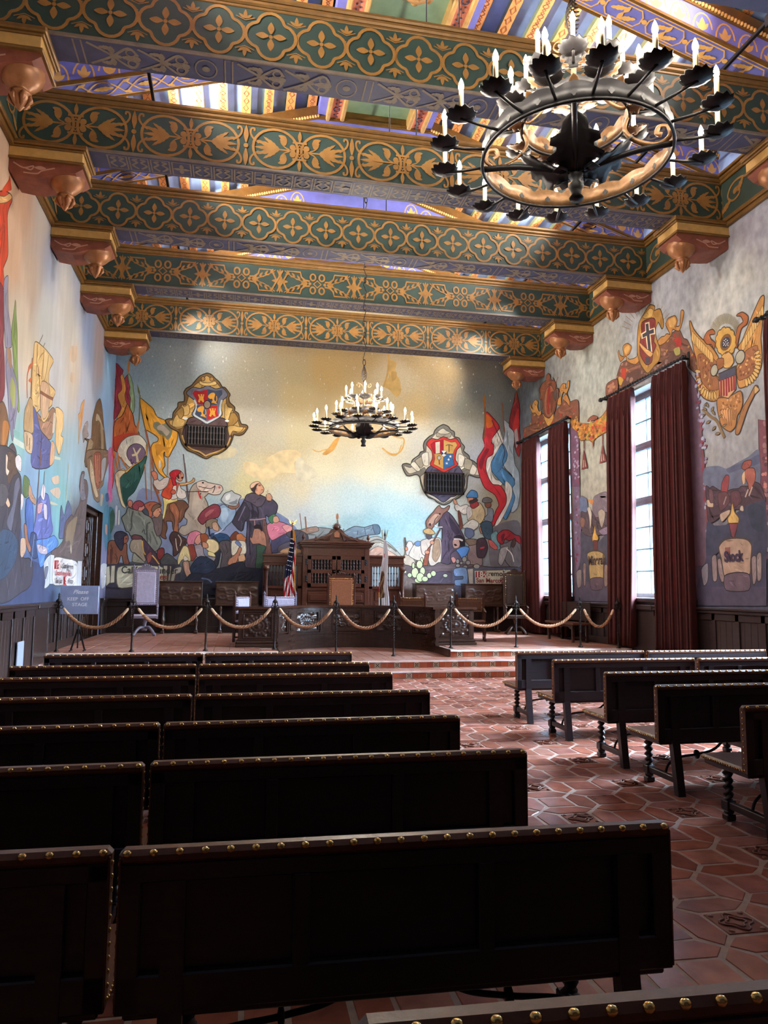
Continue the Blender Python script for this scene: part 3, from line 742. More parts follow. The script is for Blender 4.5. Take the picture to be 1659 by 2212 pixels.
P|66 76 98 0 0|-92 709 -72 706 -54 709 -52 697 -62 684 -66 666 -82 665 -91 672
P|66 76 98 0 0|-120 662 -101 663 -94 654 -93 621 -113 629 -124 637 -120 653
P|188 46 46 0 0|-92 655 -82 664 -64 664 -64 649 -60 635 -75 628 -92 621
P|228 164 62 0 0|-117 672 -114 683 -118 693 -113 693 -113 688 -110 688 -111 694 -106 694 -106 688 -104 688 -104 694 -101 694 -103 682 -100 671 -105 672 -108 676 -111 676 -112 670
P|228 164 62 0 0|-86 634 -83 645 -86 655 -81 655 -81 650 -78 650 -80 656 -74 656 -75 650 -72 650 -72 656 -69 656 -71 644 -68 633 -73 634 -76 638 -79 638 -81 632
P|228 164 62 1 0|-90 691 -87 695 -82 699 -75 700 -72 696 -73 689 -74 680 -69 675 -66 668 -74 671 -81 672 -78 678 -80 683 -85 682 -90 686
P|228 164 62 1 0|-118 652 -115 656 -110 660 -103 661 -100 657 -101 650 -103 641 -98 636 -94 629 -103 632 -109 633 -106 639 -108 644 -113 644 -118 647
L|228 164 62 2|-70 673 -66 680 -68 691
L|228 164 62 2|-99 634 -94 641 -97 652
E|150 132 112 1.0|-92.1 665.8 8.2 10.0
P|218 184 118 1 0.8|-113 730 -103 726 -86 727 -73 732 -69 725 -79 721 -102 719 -114 724
E|170 128 70 0.6|-105.4 737.8 4.6 5.2
E|170 128 70 0.6|-82.3 738.4 4.6 5.2
P|126 122 112 1 1.2|582 643 596 638 603 629 614 623 615 609 629 605 635 592 645 581 642 568 658 555 661 544 674 538 688 527 707 527 710 512 702 494 683 493 658 499 653 479 651 459 639 440 618 426 609 424 600 415 582 409 564 416 555 424 537 430 523 448 516 467 512 487 501 495 474 490 460 518 472 523 485 521 491 535 509 549 514 558 525 563 523 578 527 592 541 606 553 613 557 624 566 634
P|208 200 178 1 0.7|582 632 591 626 605 620 610 611 626 596 635 576 640 559 656 546 674 529 688 518 705 521 702 503 681 499 665 510 646 518 635 509 647 492 651 479 646 456 618 431 591 417 582 412 560 422 532 437 521 461 514 487 530 501 525 516 505 504 480 496 465 516 485 512 498 533 518 547 530 561 532 581 545 599 559 615 573 628
P|92 88 112 1 0.9|544 519 621 524 640 501 647 479 640 454 616 435 603 432 582 416 564 427 555 433 537 441 525 461 527 496
P|168 158 138 1 0.6|564 619 573 615 594 616 605 621 603 609 582 607 562 608
P|228 222 204 1 0.7|485 521 495 530 512 509 503 504
P|178 168 146 1 0.6|498 533 519 546 523 527 514 514
P|228 222 204 1 0.7|517 551 535 559 537 523 523 523
P|228 222 204 1 0.7|628 558 646 550 639 523 628 527
P|178 168 146 1 0.6|649 546 669 538 665 515 646 519
P|228 222 204 1 0.7|671 529 683 518 676 500 662 504
P|208 62 56 1 0.9|546 600 564 598 582 607 603 600 620 604 634 585 622 571 617 544 624 527 603 514 583 504 564 513 543 524 550 542 548 564 532 584
P|172 36 50 0 0.5|544 583 555 591 582 599 583 559 555 557 548 573
P|226 212 192 0 0|558 590 571 593 571 559 559 557
P|206 162 92 0 0.5|583 599 605 592 619 594 624 585 615 571 611 559 583 558
L|110 80 50 3|599 584 599 564
L|80 76 72 2|589 582 599 586 611 582
P|206 162 92 0 0.5|555 556 583 557 583 512 566 520 553 526 557 542
E|190 186 176 0.5|568.8 545.0 5.0 5.3
L|150 84 52 4|569 540 570 525
P|62 112 162 0 0.5|583 557 611 557 610 542 615 528 603 521 583 512
P|232 228 218 0 0.5|576 566 591 567 591 554 583 549 576 553
P|52 72 112 0 0|576 566 583 558 576 553
P|52 72 112 0 0|591 566 583 558 591 554
P|170 184 196 1 0.7|769 667 793 646 802 616 797 580 801 537 814 511 816 450 808 406 789 392 799 437 794 466 802 489 786 510 762 531 777 562 765 596 773 632
P|146 52 56 1 0.7|809 758 819 705 816 652 821 599 815 559 803 588 801 633 786 650 791 686 802 726
P|196 60 60 1 0|806 687 816 705 817 652 808 634 796 642
P|192 170 170 1 0|801 633 810 643 814 607 807 585
P|224 220 212 1 0.7|749 648 765 605 756 578 733 551 728 512 741 487 764 483 755 469 731 472 717 490 708 520 713 551 731 564 734 591 729 612
P|82 132 178 1 0.7|764 596 778 566 773 544 760 526 778 510 796 493 800 476 791 462 800 437 790 405 771 370 761 396 781 436 775 465 754 486 731 512 729 538 750 574
P|214 210 206 1 0.6|772 483 791 466 790 436 771 392 753 361 738 348 752 387 770 419
P|192 52 62 1 0.9|713 688 732 674 750 653 752 640 731 612 729 595 735 591 733 564 715 551 710 520 719 490 732 472 755 469 772 444 772 418 754 387 725 339 741 392 752 413 739 443 708 463 690 506 686 545 709 584 704 611 709 646
P|214 110 50 1 0|714 682 731 669 733 647 715 642
P|140 40 54 1 0|710 576 723 577 709 550 698 515 689 532
L|142 92 62 5|707 734 711 681 709 611
L|142 92 62 4|765 720 769 632
L|142 92 62 4|808 758 807 722
P|168 112 56 0 0|706 749 714 721 709 698 703 725
L|60 50 60 2|731 665 764 596 773 566 759 535 795 497
P|112 108 116 1 0|732 343 773 364 815 360 821 224 731 223 718 284
P|116 122 134 1 0.7|717 402 732 397 730 365 711 362 706 372 717 384
P|122 78 62 1 0.7|708 419 723 422 726 409 717 403 710 407
P|102 96 98 1 0.7|700 421 704 430 717 433 728 428 728 421 709 418
P|86 72 88 1 1.0|579 388 595 386 610 372 628 345 635 331 645 307 640 268 624 250 604 243 594 233 574 243 571 281 579 306 579 339 569 344
P|60 50 66 1 0|599 374 620 350 632 331 620 321 604 340
P|142 102 88 1 0.9|569 405 574 398 584 396 595 403 600 405 595 393 582 383 574 370 564 358 554 348 547 338 539 336 533 343 531 358 541 373 552 385 559 395
P|190 150 128 1 0|557 380 570 378 559 361 544 348 537 353 544 368
E|40 32 36 0|570.9 381.0 3.5 2.4
E|60 42 42 0|541.9 349.5 3.0 4.4
L|216 206 196 3|554 349 564 342 579 343
L|96 76 72 3|567 376 554 361 554 344
P|214 206 196 1 0.8|620 414 632 404 650 410 661 403 661 390 645 382 635 387 620 394 617 404
P|198 142 112 1 0.6|612 425 620 421 623 411 615 412
P|188 168 132 1 0.9|671 410 691 416 704 399 707 382 701 366 691 356 670 363 655 366 665 386
P|204 196 190 1 0.5|653 400 665 405 668 381 655 368
P|114 62 52 1 0.5|626 389 632 387 640 346 631 341
P|142 52 56 1 0.7|665 415 681 420 689 411 673 400 664 405
P|188 132 108 1 0.6|657 434 671 435 671 423 663 414 657 420
P|58 44 46 1 0|659 422 671 426 681 431 687 423 673 415 662 413
P|76 122 168 1 0.8|652 433 658 444 668 453 682 448 685 433 671 433
P|202 198 188 1 0.8|642 348 655 359 670 367 686 359 686 347 670 336 652 341 642 343
P|102 112 142 1 0.7|649 341 670 337 673 322 660 312 647 322
P|138 118 118 1 0.8|660 293 680 298 686 264 696 259 696 234 665 234 654 259
P|194 154 144 1 0.8|611 306 619 309 630 307 631 297 627 285 614 283 610 294
P|44 36 46 1 0.6|614 314 627 320 640 314 645 302 645 283 635 284 629 307
P|230 222 218 1 0|614 311 630 311 640 307 638 303 627 307 614 307
P|36 28 30 1 0|613 294 619 295 623 290 616 289
P|92 142 208 1 0.8|621 277 635 285 650 288 658 283 653 268 637 251 629 265
P|96 82 98 1 0.7|604 263 619 275 632 258 637 244 609 239
P|200 140 130 1 0.6|605 253 612 257 619 248 612 240
P|128 108 96 1 0.7|647 307 665 310 683 308 680 297 660 292
P|72 56 66 1 0.9|685 308 703 313 711 303 714 284 703 259 685 259 682 288
P|196 60 70 1 0|693 286 706 289 703 284 694 282
P|168 118 98 1 0.7|691 342 698 350 704 333 696 327
P|62 82 98 1 0.9|695 354 711 363 727 358 730 341 727 313 708 315 700 332
P|112 152 162 1 0.7|726 323 744 334 755 289 744 281 731 299
P|192 98 96 1 0.7|718 308 731 304 745 287 739 281 723 291
P|122 116 122 1 0.9|754 294 773 300 793 310 814 300 819 237 793 228 772 246
P|168 162 166 1 0.8|757 285 778 290 773 270 764 248 756 235 748 245 751 270
L|230 226 222 3|772 285 790 270 795 246
P|162 52 62 1 0.9|746 324 763 337 781 337 799 325 815 320 816 300 799 312 780 309 768 314 762 299 754 299 746 309
P|100 40 56 1 0|757 321 768 329 765 312 760 304
P|92 72 72 1 0.6|788 300 799 315 801 300 793 288
P|196 180 160 1 0.7|466 258 480 263 496 244 496 232 466 229
P|212 202 194 1 0.7|471 282 478 299 488 297 493 280 488 263 473 262
P|216 202 186 1 0.7|495 290 510 300 520 290 520 266 530 257 520 244 500 248 480 261
P|112 142 182 1 0.5|497 294 505 301 515 297 510 287 500 288
P|206 190 174 1 0.8|515 299 530 307 549 310 570 310 575 293 572 240 544 232 535 256 519 266
P|168 136 110 1 0.5|554 300 569 305 572 267 559 243 549 257
P|92 82 88 1 0.6|531 324 544 322 547 312 537 307 532 314
P|194 158 108 1 0.8|524 333 537 338 547 334 556 324 544 321 532 323 524 327
L|96 70 62 5|572 337 556 308 539 281
P|150 84 62 1 0.7|537 281 542 281 537 257 533 230 522 230 528 261
E|206 140 108 0.5|533.3 269.8 6.4 4.8
E|206 140 108 0.5|548.2 297.7 5.5 4.8
L|90 76 76 4|468 311 471 282
E|220 140 110 0.5|472.5 278.3 3.4 5.2
P|104 88 90 1 0.8|463 227 495 225 527 230 552 230 569 240 594 234 614 239 677 234 731 228 821 224 820 124 464 123
P|84 72 84 1 0.5|530 195 569 214 609 210 629 174 619 133 535 133 515 161
P|128 110 104 1 0.5|466 203 495 189 515 173 496 142 466 142
E|208 216 164 0.7|519.8 215.8 6.9 10.5
E|208 216 164 0.7|497.7 210.8 9.3 13.8
E|208 216 164 0.7|517.8 244.4 3.2 9.6
E|208 216 164 0.7|510.9 234.3 8.4 10.5
E|208 216 164 0.7|492.8 230.7 3.4 8.1
E|200 206 154 0.7|507.6 189.1 10.3 6.6
E|208 216 164 0.7|513.0 197.9 10.3 11.9
E|208 216 164 0.7|526.8 193.3 8.4 6.7
E|200 206 158 0.7|539.6 203.0 6.2 7.1
E|200 206 158 0.7|551.9 209.1 6.9 7.2
E|206 212 170 0.7|482.1 203.5 5.9 5.9
E|216 216 186 0.6|468.9 212.9 3.9 3.3
E|190 192 168 0.6|587.2 203.5 6.2 4.3
E|156 152 142 0.7|624.3 244.8 4.5 6.0
E|156 152 142 0.7|644.5 251.1 6.3 7.3
E|160 158 146 0.7|681.3 231.1 8.9 5.8
E|150 148 142 0.7|624.8 232.5 6.0 4.1
E|150 148 142 0.7|646.9 229.4 6.1 3.9
E|156 152 142 0.7|634.9 240.1 3.8 3.4
E|140 138 140 0.7|655.5 241.6 6.3 5.8
P|90 96 120 0 0|609 224 813 229 812 124 609 124
P|128 158 200 1 0.9|614 222 649 225 652 181 619 176 616 190 639 193 640 203 616 203
P|186 178 168 0 0.9|654 222 670 224 670 179 659 181
P|208 200 182 0 1.0|675 218 793 222 806 221 797 172 677 175
P|150 48 52 0 0|678 216 713 218 713 201 678 199
P|232 230 222 0 0|603 555 604 552 607 552 605 550 606 547 603 548 600 547 601 550 598 552 602 552
P|232 230 222 0 0|598 546 599 542 602 542 599 540 600 537 597 539 595 537 596 540 593 542 596 542
P|232 230 222 0 0|592 534 593 531 596 531 594 529 595 526 592 528 589 526 590 529 587 531 591 531'''.split('\n')
DATA['base_back'] = [(-1.55, 7.72, 158, 168, 172), (-2.76, 7.51, 140, 158, 170), (0.45, 8.52, 172, 164, 142), (0.47, 7.72, 178, 170, 146), (-0.6, 5.3, 186, 192, 182), (1.03, 5.64, 202, 196, 170), (-1.95, 5.24, 172, 186, 190), (5.86, 8.92, 160, 142, 112), (6.43, 8.68, 136, 130, 116), (5.02, 5.82, 214, 212, 196), (5.86, 6.68, 190, 182, 156), (1.32, 4.08, 206, 206, 190), (0.5, 6.4, 190, 184, 164), (1.5, 7.79, 190, 174, 134), (5.58, 4.21, 206, 212, 204), (-3.5, 7.97, 120, 150, 172), (-3.24, 7.48, 135, 160, 178), (-2.43, 8.31, 142, 156, 162), (-0.57, 8.45, 166, 166, 156), (1.23, 8.58, 186, 166, 126), (3.36, 8.53, 196, 168, 116), (5.01, 8.44, 190, 165, 120), (5.86, 8.08, 185, 160, 118), (7.15, 8.31, 125, 122, 112), (8.1, 8.23, 95, 98, 98), (-2.73, 6.74, 152, 172, 180), (-2.11, 6.26, 168, 182, 184), (0.48, 7.06, 186, 178, 156), (1.52, 6.99, 204, 184, 138), (2.29, 7.84, 200, 170, 114), (1.54, 5.79, 210, 198, 158), (0.51, 5.87, 198, 190, 166), (3.38, 6.55, 224, 198, 142), (5.02, 6.92, 216, 190, 140), (5.86, 7.24, 192, 172, 136), (4.46, 7.71, 216, 200, 166), (6.42, 6.99, 166, 166, 152), (7.0, 7.45, 122, 126, 126), (0.54, 4.83, 216, 206, 166), (-0.47, 4.92, 192, 196, 182), (-1.21, 5.02, 178, 192, 192), (2.33, 5.17, 226, 218, 184), (3.66, 5.22, 230, 224, 196), (4.47, 5.79, 222, 216, 188), (4.61, 4.72, 222, 226, 208), (1.57, 4.35, 216, 206, 174), (1.04, 5.11, 216, 192, 144), (0.29, 4.56, 212, 202, 152), (-0.8, 3.76, 162, 186, 192), (-1.41, 3.87, 166, 186, 196), (2.35, 3.98, 206, 216, 208), (3.14, 4.01, 196, 216, 216), (4.34, 4.04, 190, 216, 216), (1.84, 3.58, 190, 200, 202), (4.21, 3.31, 162, 204, 212), (4.75, 3.59, 172, 206, 208), (3.68, 3.43, 160, 200, 208), (3.15, 3.42, 162, 196, 202), (5.3, 3.53, 172, 206, 212), (7.55, 4.55, 152, 142, 124), (7.13, 5.36, 180, 186, 192), (8.01, 6.8, 110, 116, 118), (8.11, 5.4, 130, 136, 142), (-3.05, 3.08, 132, 150, 166), (-3.36, 4.93, 150, 180, 206), (-2.88, 4.7, 164, 190, 206), (-3.11, 1.86, 70, 66, 80), (-1.33, 1.38, 58, 56, 70), (0.5, 1.39, 52, 54, 70), (5.03, 2.6, 190, 190, 180), (5.03, 1.55, 110, 100, 104), (7.81, 1.56, 110, 114, 130), (3.16, 2.57, 190, 190, 184), (6.4, 1.56, 104, 104, 120)]
DATA['left'] = '''P|70 78 110 1 0|1115 278 1247 260 1265 213 1317 208 1404 199 1421 168 1471 135 1143 134
P|206 72 42 1 0.8|1057 707 1079 720 1104 728 1109 724 1096 704 1093 688 1105 646 1103 633 1089 611 1099 592 1095 584 1061 567 1036 694
P|222 170 110 1 0.4|1047 696 1075 710 1096 726 1107 726 1087 709 1049 687
P|214 76 40 1 0|1092 753 1103 740 1101 734 1067 713 1068 719 1088 742
P|134 52 66 1 0.6|1061 568 1093 585 1109 542 1109 512 1120 486 1128 439 1090 418
P|152 150 172 1 0.5|1097 595 1113 610 1115 594 1124 562 1144 534 1148 517 1122 507 1114 524 1106 551
P|132 158 92 1 0.5|1154 590 1161 571 1172 544 1180 505 1190 476 1205 438 1198 432 1174 472 1155 515 1144 534 1149 563
P|144 140 164 1 0.5|1126 508 1159 488 1182 474 1196 447 1188 413 1180 381 1160 407 1145 444 1131 470
P|170 134 104 1 0|1127 507 1146 511 1155 491 1145 484
P|170 176 104 1 0|1156 473 1177 465 1180 432 1168 433 1155 448
P|206 216 200 0 0|1185 388 1238 389 1339 393 1484 409 1485 404 1341 386 1240 380 1186 379
P|140 188 180 0 0|1182 400 1239 402 1241 391 1184 391
P|168 130 108 1 0.6|1300 454 1345 452 1404 486 1431 483 1419 445 1406 430 1378 425 1331 430
P|96 102 154 1 0.7|1278 458 1300 454 1332 430 1379 425 1410 418 1408 380 1294 361 1284 411
P|232 198 138 1 0.7|1269 563 1301 570 1347 573 1386 572 1391 568 1367 545 1367 524 1377 521 1417 520 1401 501 1399 491 1376 478 1380 467 1354 449 1335 450 1324 465 1304 455 1290 459 1272 464 1264 507 1266 535
P|216 182 152 1 0.5|1323 512 1368 519 1382 498 1370 465 1344 453 1321 476
P|240 214 160 1 0|1329 566 1366 568 1361 547 1348 521 1333 527
L|168 128 82 4|1285 566 1285 540 1288 512
L|168 128 82 4|1326 570 1325 541 1321 516
L|168 128 82 3|1358 570 1352 544 1340 517
L|150 108 76 5|1259 534 1260 506 1263 467
L|150 98 76 6|1318 493 1372 498 1405 503
L|140 100 80 4|1292 533 1309 513 1324 466
P|196 162 118 1 0.6|1257 467 1273 466 1282 444 1288 417 1238 408 1235 439 1244 452
L|110 88 76 5|1238 408 1284 411
P|216 188 152 1 0.5|1238 407 1285 411 1286 382 1250 382
L|120 92 78 4|1254 405 1257 388
L|120 92 78 4|1270 404 1272 384
P|238 204 148 1 0.6|1428 491 1453 497 1488 495 1489 466 1476 450 1498 448 1472 413 1441 430 1437 468
P|220 176 136 1 0.5|1412 425 1434 423 1435 394 1407 382
P|226 216 196 1 0.4|1415 479 1431 479 1427 448 1413 443
L|210 112 76 4|1260 526 1237 505 1236 488 1244 463
P|214 112 70 1 0|1264 529 1258 518 1240 508 1242 516
P|214 112 70 1 0|1261 503 1259 493 1244 492
L|110 100 96 2|1314 592 1293 570
L|110 100 96 2|1330 583 1319 572
L|96 70 72 4|1341 425 1344 370
P|218 196 172 1 0|1523 640 1576 657 1581 638 1554 616 1511 613
P|220 200 176 1 0|1535 591 1571 596 1563 576 1527 572
P|222 168 112 1 0.3|1674 570 1667 541 1659 517 1643 490 1635 464 1630 511 1618 523 1638 533 1641 550
P|152 146 148 1 0.4|1713 531 1725 526 1718 512 1736 504 1701 489 1682 477 1668 497 1685 516
P|108 84 62 1 0.8|1848 616 1880 605 1920 559 1949 530 1981 473 1715 430 1724 486 1692 487 1760 499 1769 526 1771 550 1808 594
P|194 180 154 1 0.4|1815 572 1852 574 1911 557 1901 552 1853 563 1810 554
P|156 140 114 1 0.4|1752 499 1792 499 1780 481 1755 453 1724 456 1733 480
P|170 150 118 1 0|1870 564 1912 547 1940 477 1913 472
P|132 108 88 1 0.8|1733 468 1985 514 2004 487 1960 446 1946 422 1909 406 1907 377 1878 369 1828 374 1796 396 1765 417 1735 437
P|196 176 148 1 0.3|1766 454 1804 440 1840 407 1884 385 1857 378 1816 393 1775 418
P|150 80 62 1 0.5|1805 472 1897 489 1906 420 1870 400 1835 419
L|206 176 140 4|1827 475 1853 412
L|206 176 140 4|1854 479 1875 410
L|206 176 140 4|1879 484 1891 421
P|176 176 182 1 0.3|1909 475 1967 492 1956 453 1922 426
P|196 116 166 1 0.3|1994 516 2054 527 2070 404 2056 370 2008 415 2019 455
P|74 126 148 1 0.3|1981 363 2035 372 2059 286 2020 257 1980 318
P|196 140 120 1 0|2002 324 2029 324 2030 299 2005 305
P|208 208 214 1 0.4|1965 218 2053 222 2045 171 1990 161
P|60 90 130 1 0|1981 400 2023 409 2039 392 1997 383
P|190 160 130 1 0|1921 393 1952 393 1938 366 1918 367
P|132 94 68 1 0.7|1098 406 1121 426 1139 421 1151 409 1160 396 1155 369 1152 352 1113 332
P|196 128 68 1 0|1130 399 1151 404 1159 396 1148 373 1134 363
P|96 80 86 1 0.6|1168 371 1183 377 1202 368 1203 347 1154 339 1154 358
P|74 70 80 1 0.7|1108 349 1196 365 1204 344 1233 334 1242 308 1238 285 1248 260 1241 235 1256 213 1278 208 1308 209 1333 198 1325 168 1277 156 1147 148
P|108 108 124 1 0.4|1204 319 1222 332 1232 319 1223 306 1207 266 1200 247 1180 253 1178 263 1199 287
P|98 76 66 1 0.3|1162 361 1196 361 1212 338 1194 331 1175 315 1165 327
P|222 202 180 1 0.4|1153 355 1162 352 1161 337 1172 334 1165 327 1157 331
P|228 190 156 1 0.3|1170 295 1186 286 1179 281 1166 286
P|90 86 92 1 0.3|1135 309 1162 311 1175 300 1161 283 1141 279
P|66 82 104 1 0.3|1148 242 1204 246 1241 230 1228 200 1182 177 1141 177
P|108 118 180 1 0.6|1334 277 1341 310 1377 326 1408 326 1428 306 1438 287 1454 267 1414 248 1345 244 1324 257
P|82 112 174 1 0.7|1271 302 1296 308 1313 293 1321 258 1313 227 1290 250 1271 278
P|64 80 116 1 0.5|1308 251 1344 251 1361 217 1334 211 1305 222
P|104 126 84 1 0.4|1251 339 1283 335 1283 313 1262 306 1247 316
P|224 214 210 1 0.4|1199 358 1214 366 1230 362 1230 343 1206 346
P|226 216 222 1 0.3|1357 322 1368 342 1385 336 1379 315
P|222 214 226 1 0.3|1380 307 1401 307 1407 284 1389 285
P|208 162 164 1 0.4|1343 303 1371 309 1364 293 1345 288
P|186 146 122 1 0.5|1283 329 1298 322 1304 316 1328 308 1324 301 1297 305 1281 313
P|170 118 96 1 0.5|1267 262 1280 261 1293 240 1313 227 1306 220 1281 235
P|200 166 140 1 0.3|1253 238 1276 240 1284 223 1266 210 1255 215
P|226 212 206 1 0.3|1240 308 1254 305 1253 293 1245 283
P|98 142 208 1 0.5|1346 241 1413 249 1467 258 1504 246 1460 231 1410 219 1403 203 1379 198 1360 217
P|192 178 188 1 0.3|1351 235 1386 235 1418 232 1419 222 1368 222
P|216 194 170 1 0|1421 360 1474 373 1483 360 1444 352
P|214 190 168 1 0|1420 338 1479 351 1498 343 1484 330 1438 332
P|214 204 180 1 0|1425 318 1463 319 1486 318 1431 313
P|102 116 154 1 0.5|1509 319 1526 309 1539 303 1549 315 1564 335 1593 325 1603 310 1572 295 1543 282 1549 261 1505 257 1506 279
L|134 94 82 4|1340 398 1337 327 1334 277
L|120 90 90 3|1373 365 1373 342 1373 319
L|214 212 174 4|1555 409 1551 370 1549 332
L|206 206 180 3|1587 386 1589 339
L|190 196 186 2|1602 373 1600 332
L|150 166 196 2|1330 251 1319 196
L|96 86 110 3|1376 258 1388 229
P|108 95 95 1 0.6|1679 410 1711 415 1707 400 1739 400 1760 383 1751 352 1749 325 1743 282 1735 221 1703 219 1475 217 1450 225 1466 231 1504 239 1537 253 1545 274 1552 290 1602 310 1623 308 1654 327 1673 341 1681 363 1663 378
P|144 128 108 1 0|1574 288 1658 313 1650 291 1629 259 1620 233 1599 257 1561 254
P|190 178 150 1 0|1612 251 1622 239 1617 231 1606 240
P|128 126 138 1 0.4|1681 404 1703 409 1718 377 1739 360 1693 352 1674 368
P|196 202 206 1 0.8|1403 204 1431 218 1448 218 1453 171 1417 161 1419 174
P|120 126 146 1 0.5|1411 196 1435 199 1428 184 1419 178
P|200 206 210 0 0.7|1446 222 1475 222 1475 169 1451 169
P|222 218 216 1 0.9|1476 216 1570 219 1683 214 1688 161 1582 168 1479 169
P|206 208 212 0 0.7|1688 219 1731 220 1734 158 1693 161
P|178 58 62 0 0|1478 213 1513 214 1514 197 1480 197
P|178 58 62 0 0|1559 184 1585 185 1585 167 1560 168'''.split('\n')
DATA['base_left'] = [(10.64, 7.76, 216, 182, 150), (11.6, 7.6, 206, 166, 136), (12.68, 7.7, 192, 182, 172), (13.38, 7.38, 166, 176, 196), (12.09, 6.48, 206, 186, 166), (11.35, 6.45, 206, 170, 140), (11.76, 5.61, 216, 206, 186), (13.32, 6.17, 196, 202, 202), (15.0, 6.78, 212, 212, 206), (16.76, 7.2, 140, 160, 196), (18.16, 7.23, 166, 152, 152), (19.46, 7.28, 152, 196, 236), (15.63, 7.8, 176, 186, 206), (14.51, 7.15, 216, 216, 212), (12.35, 5.21, 216, 206, 186), (14.13, 5.59, 202, 206, 212), (15.61, 6.02, 216, 206, 192), (16.62, 5.7, 186, 196, 216), (19.16, 5.88, 142, 186, 232), (19.92, 4.84, 172, 206, 236), (11.52, 4.47, 192, 192, 202), (12.87, 4.04, 162, 192, 222), (12.12, 3.82, 150, 196, 192), (13.84, 3.82, 136, 186, 202), (16.04, 4.19, 166, 202, 222), (15.05, 3.12, 140, 196, 202), (12.76, 3.26, 132, 162, 192), (11.92, 2.44, 76, 86, 112), (12.06, 1.75, 72, 86, 124), (13.65, 1.77, 78, 92, 132), (13.84, 2.34, 92, 112, 162), (16.38, 2.77, 106, 96, 96), (16.59, 1.91, 84, 80, 96), (14.35, 1.45, 70, 84, 116), (19.77, 3.61, 92, 132, 152), (20.14, 2.21, 128, 128, 160), (12.61, 1.47, 70, 84, 122)]
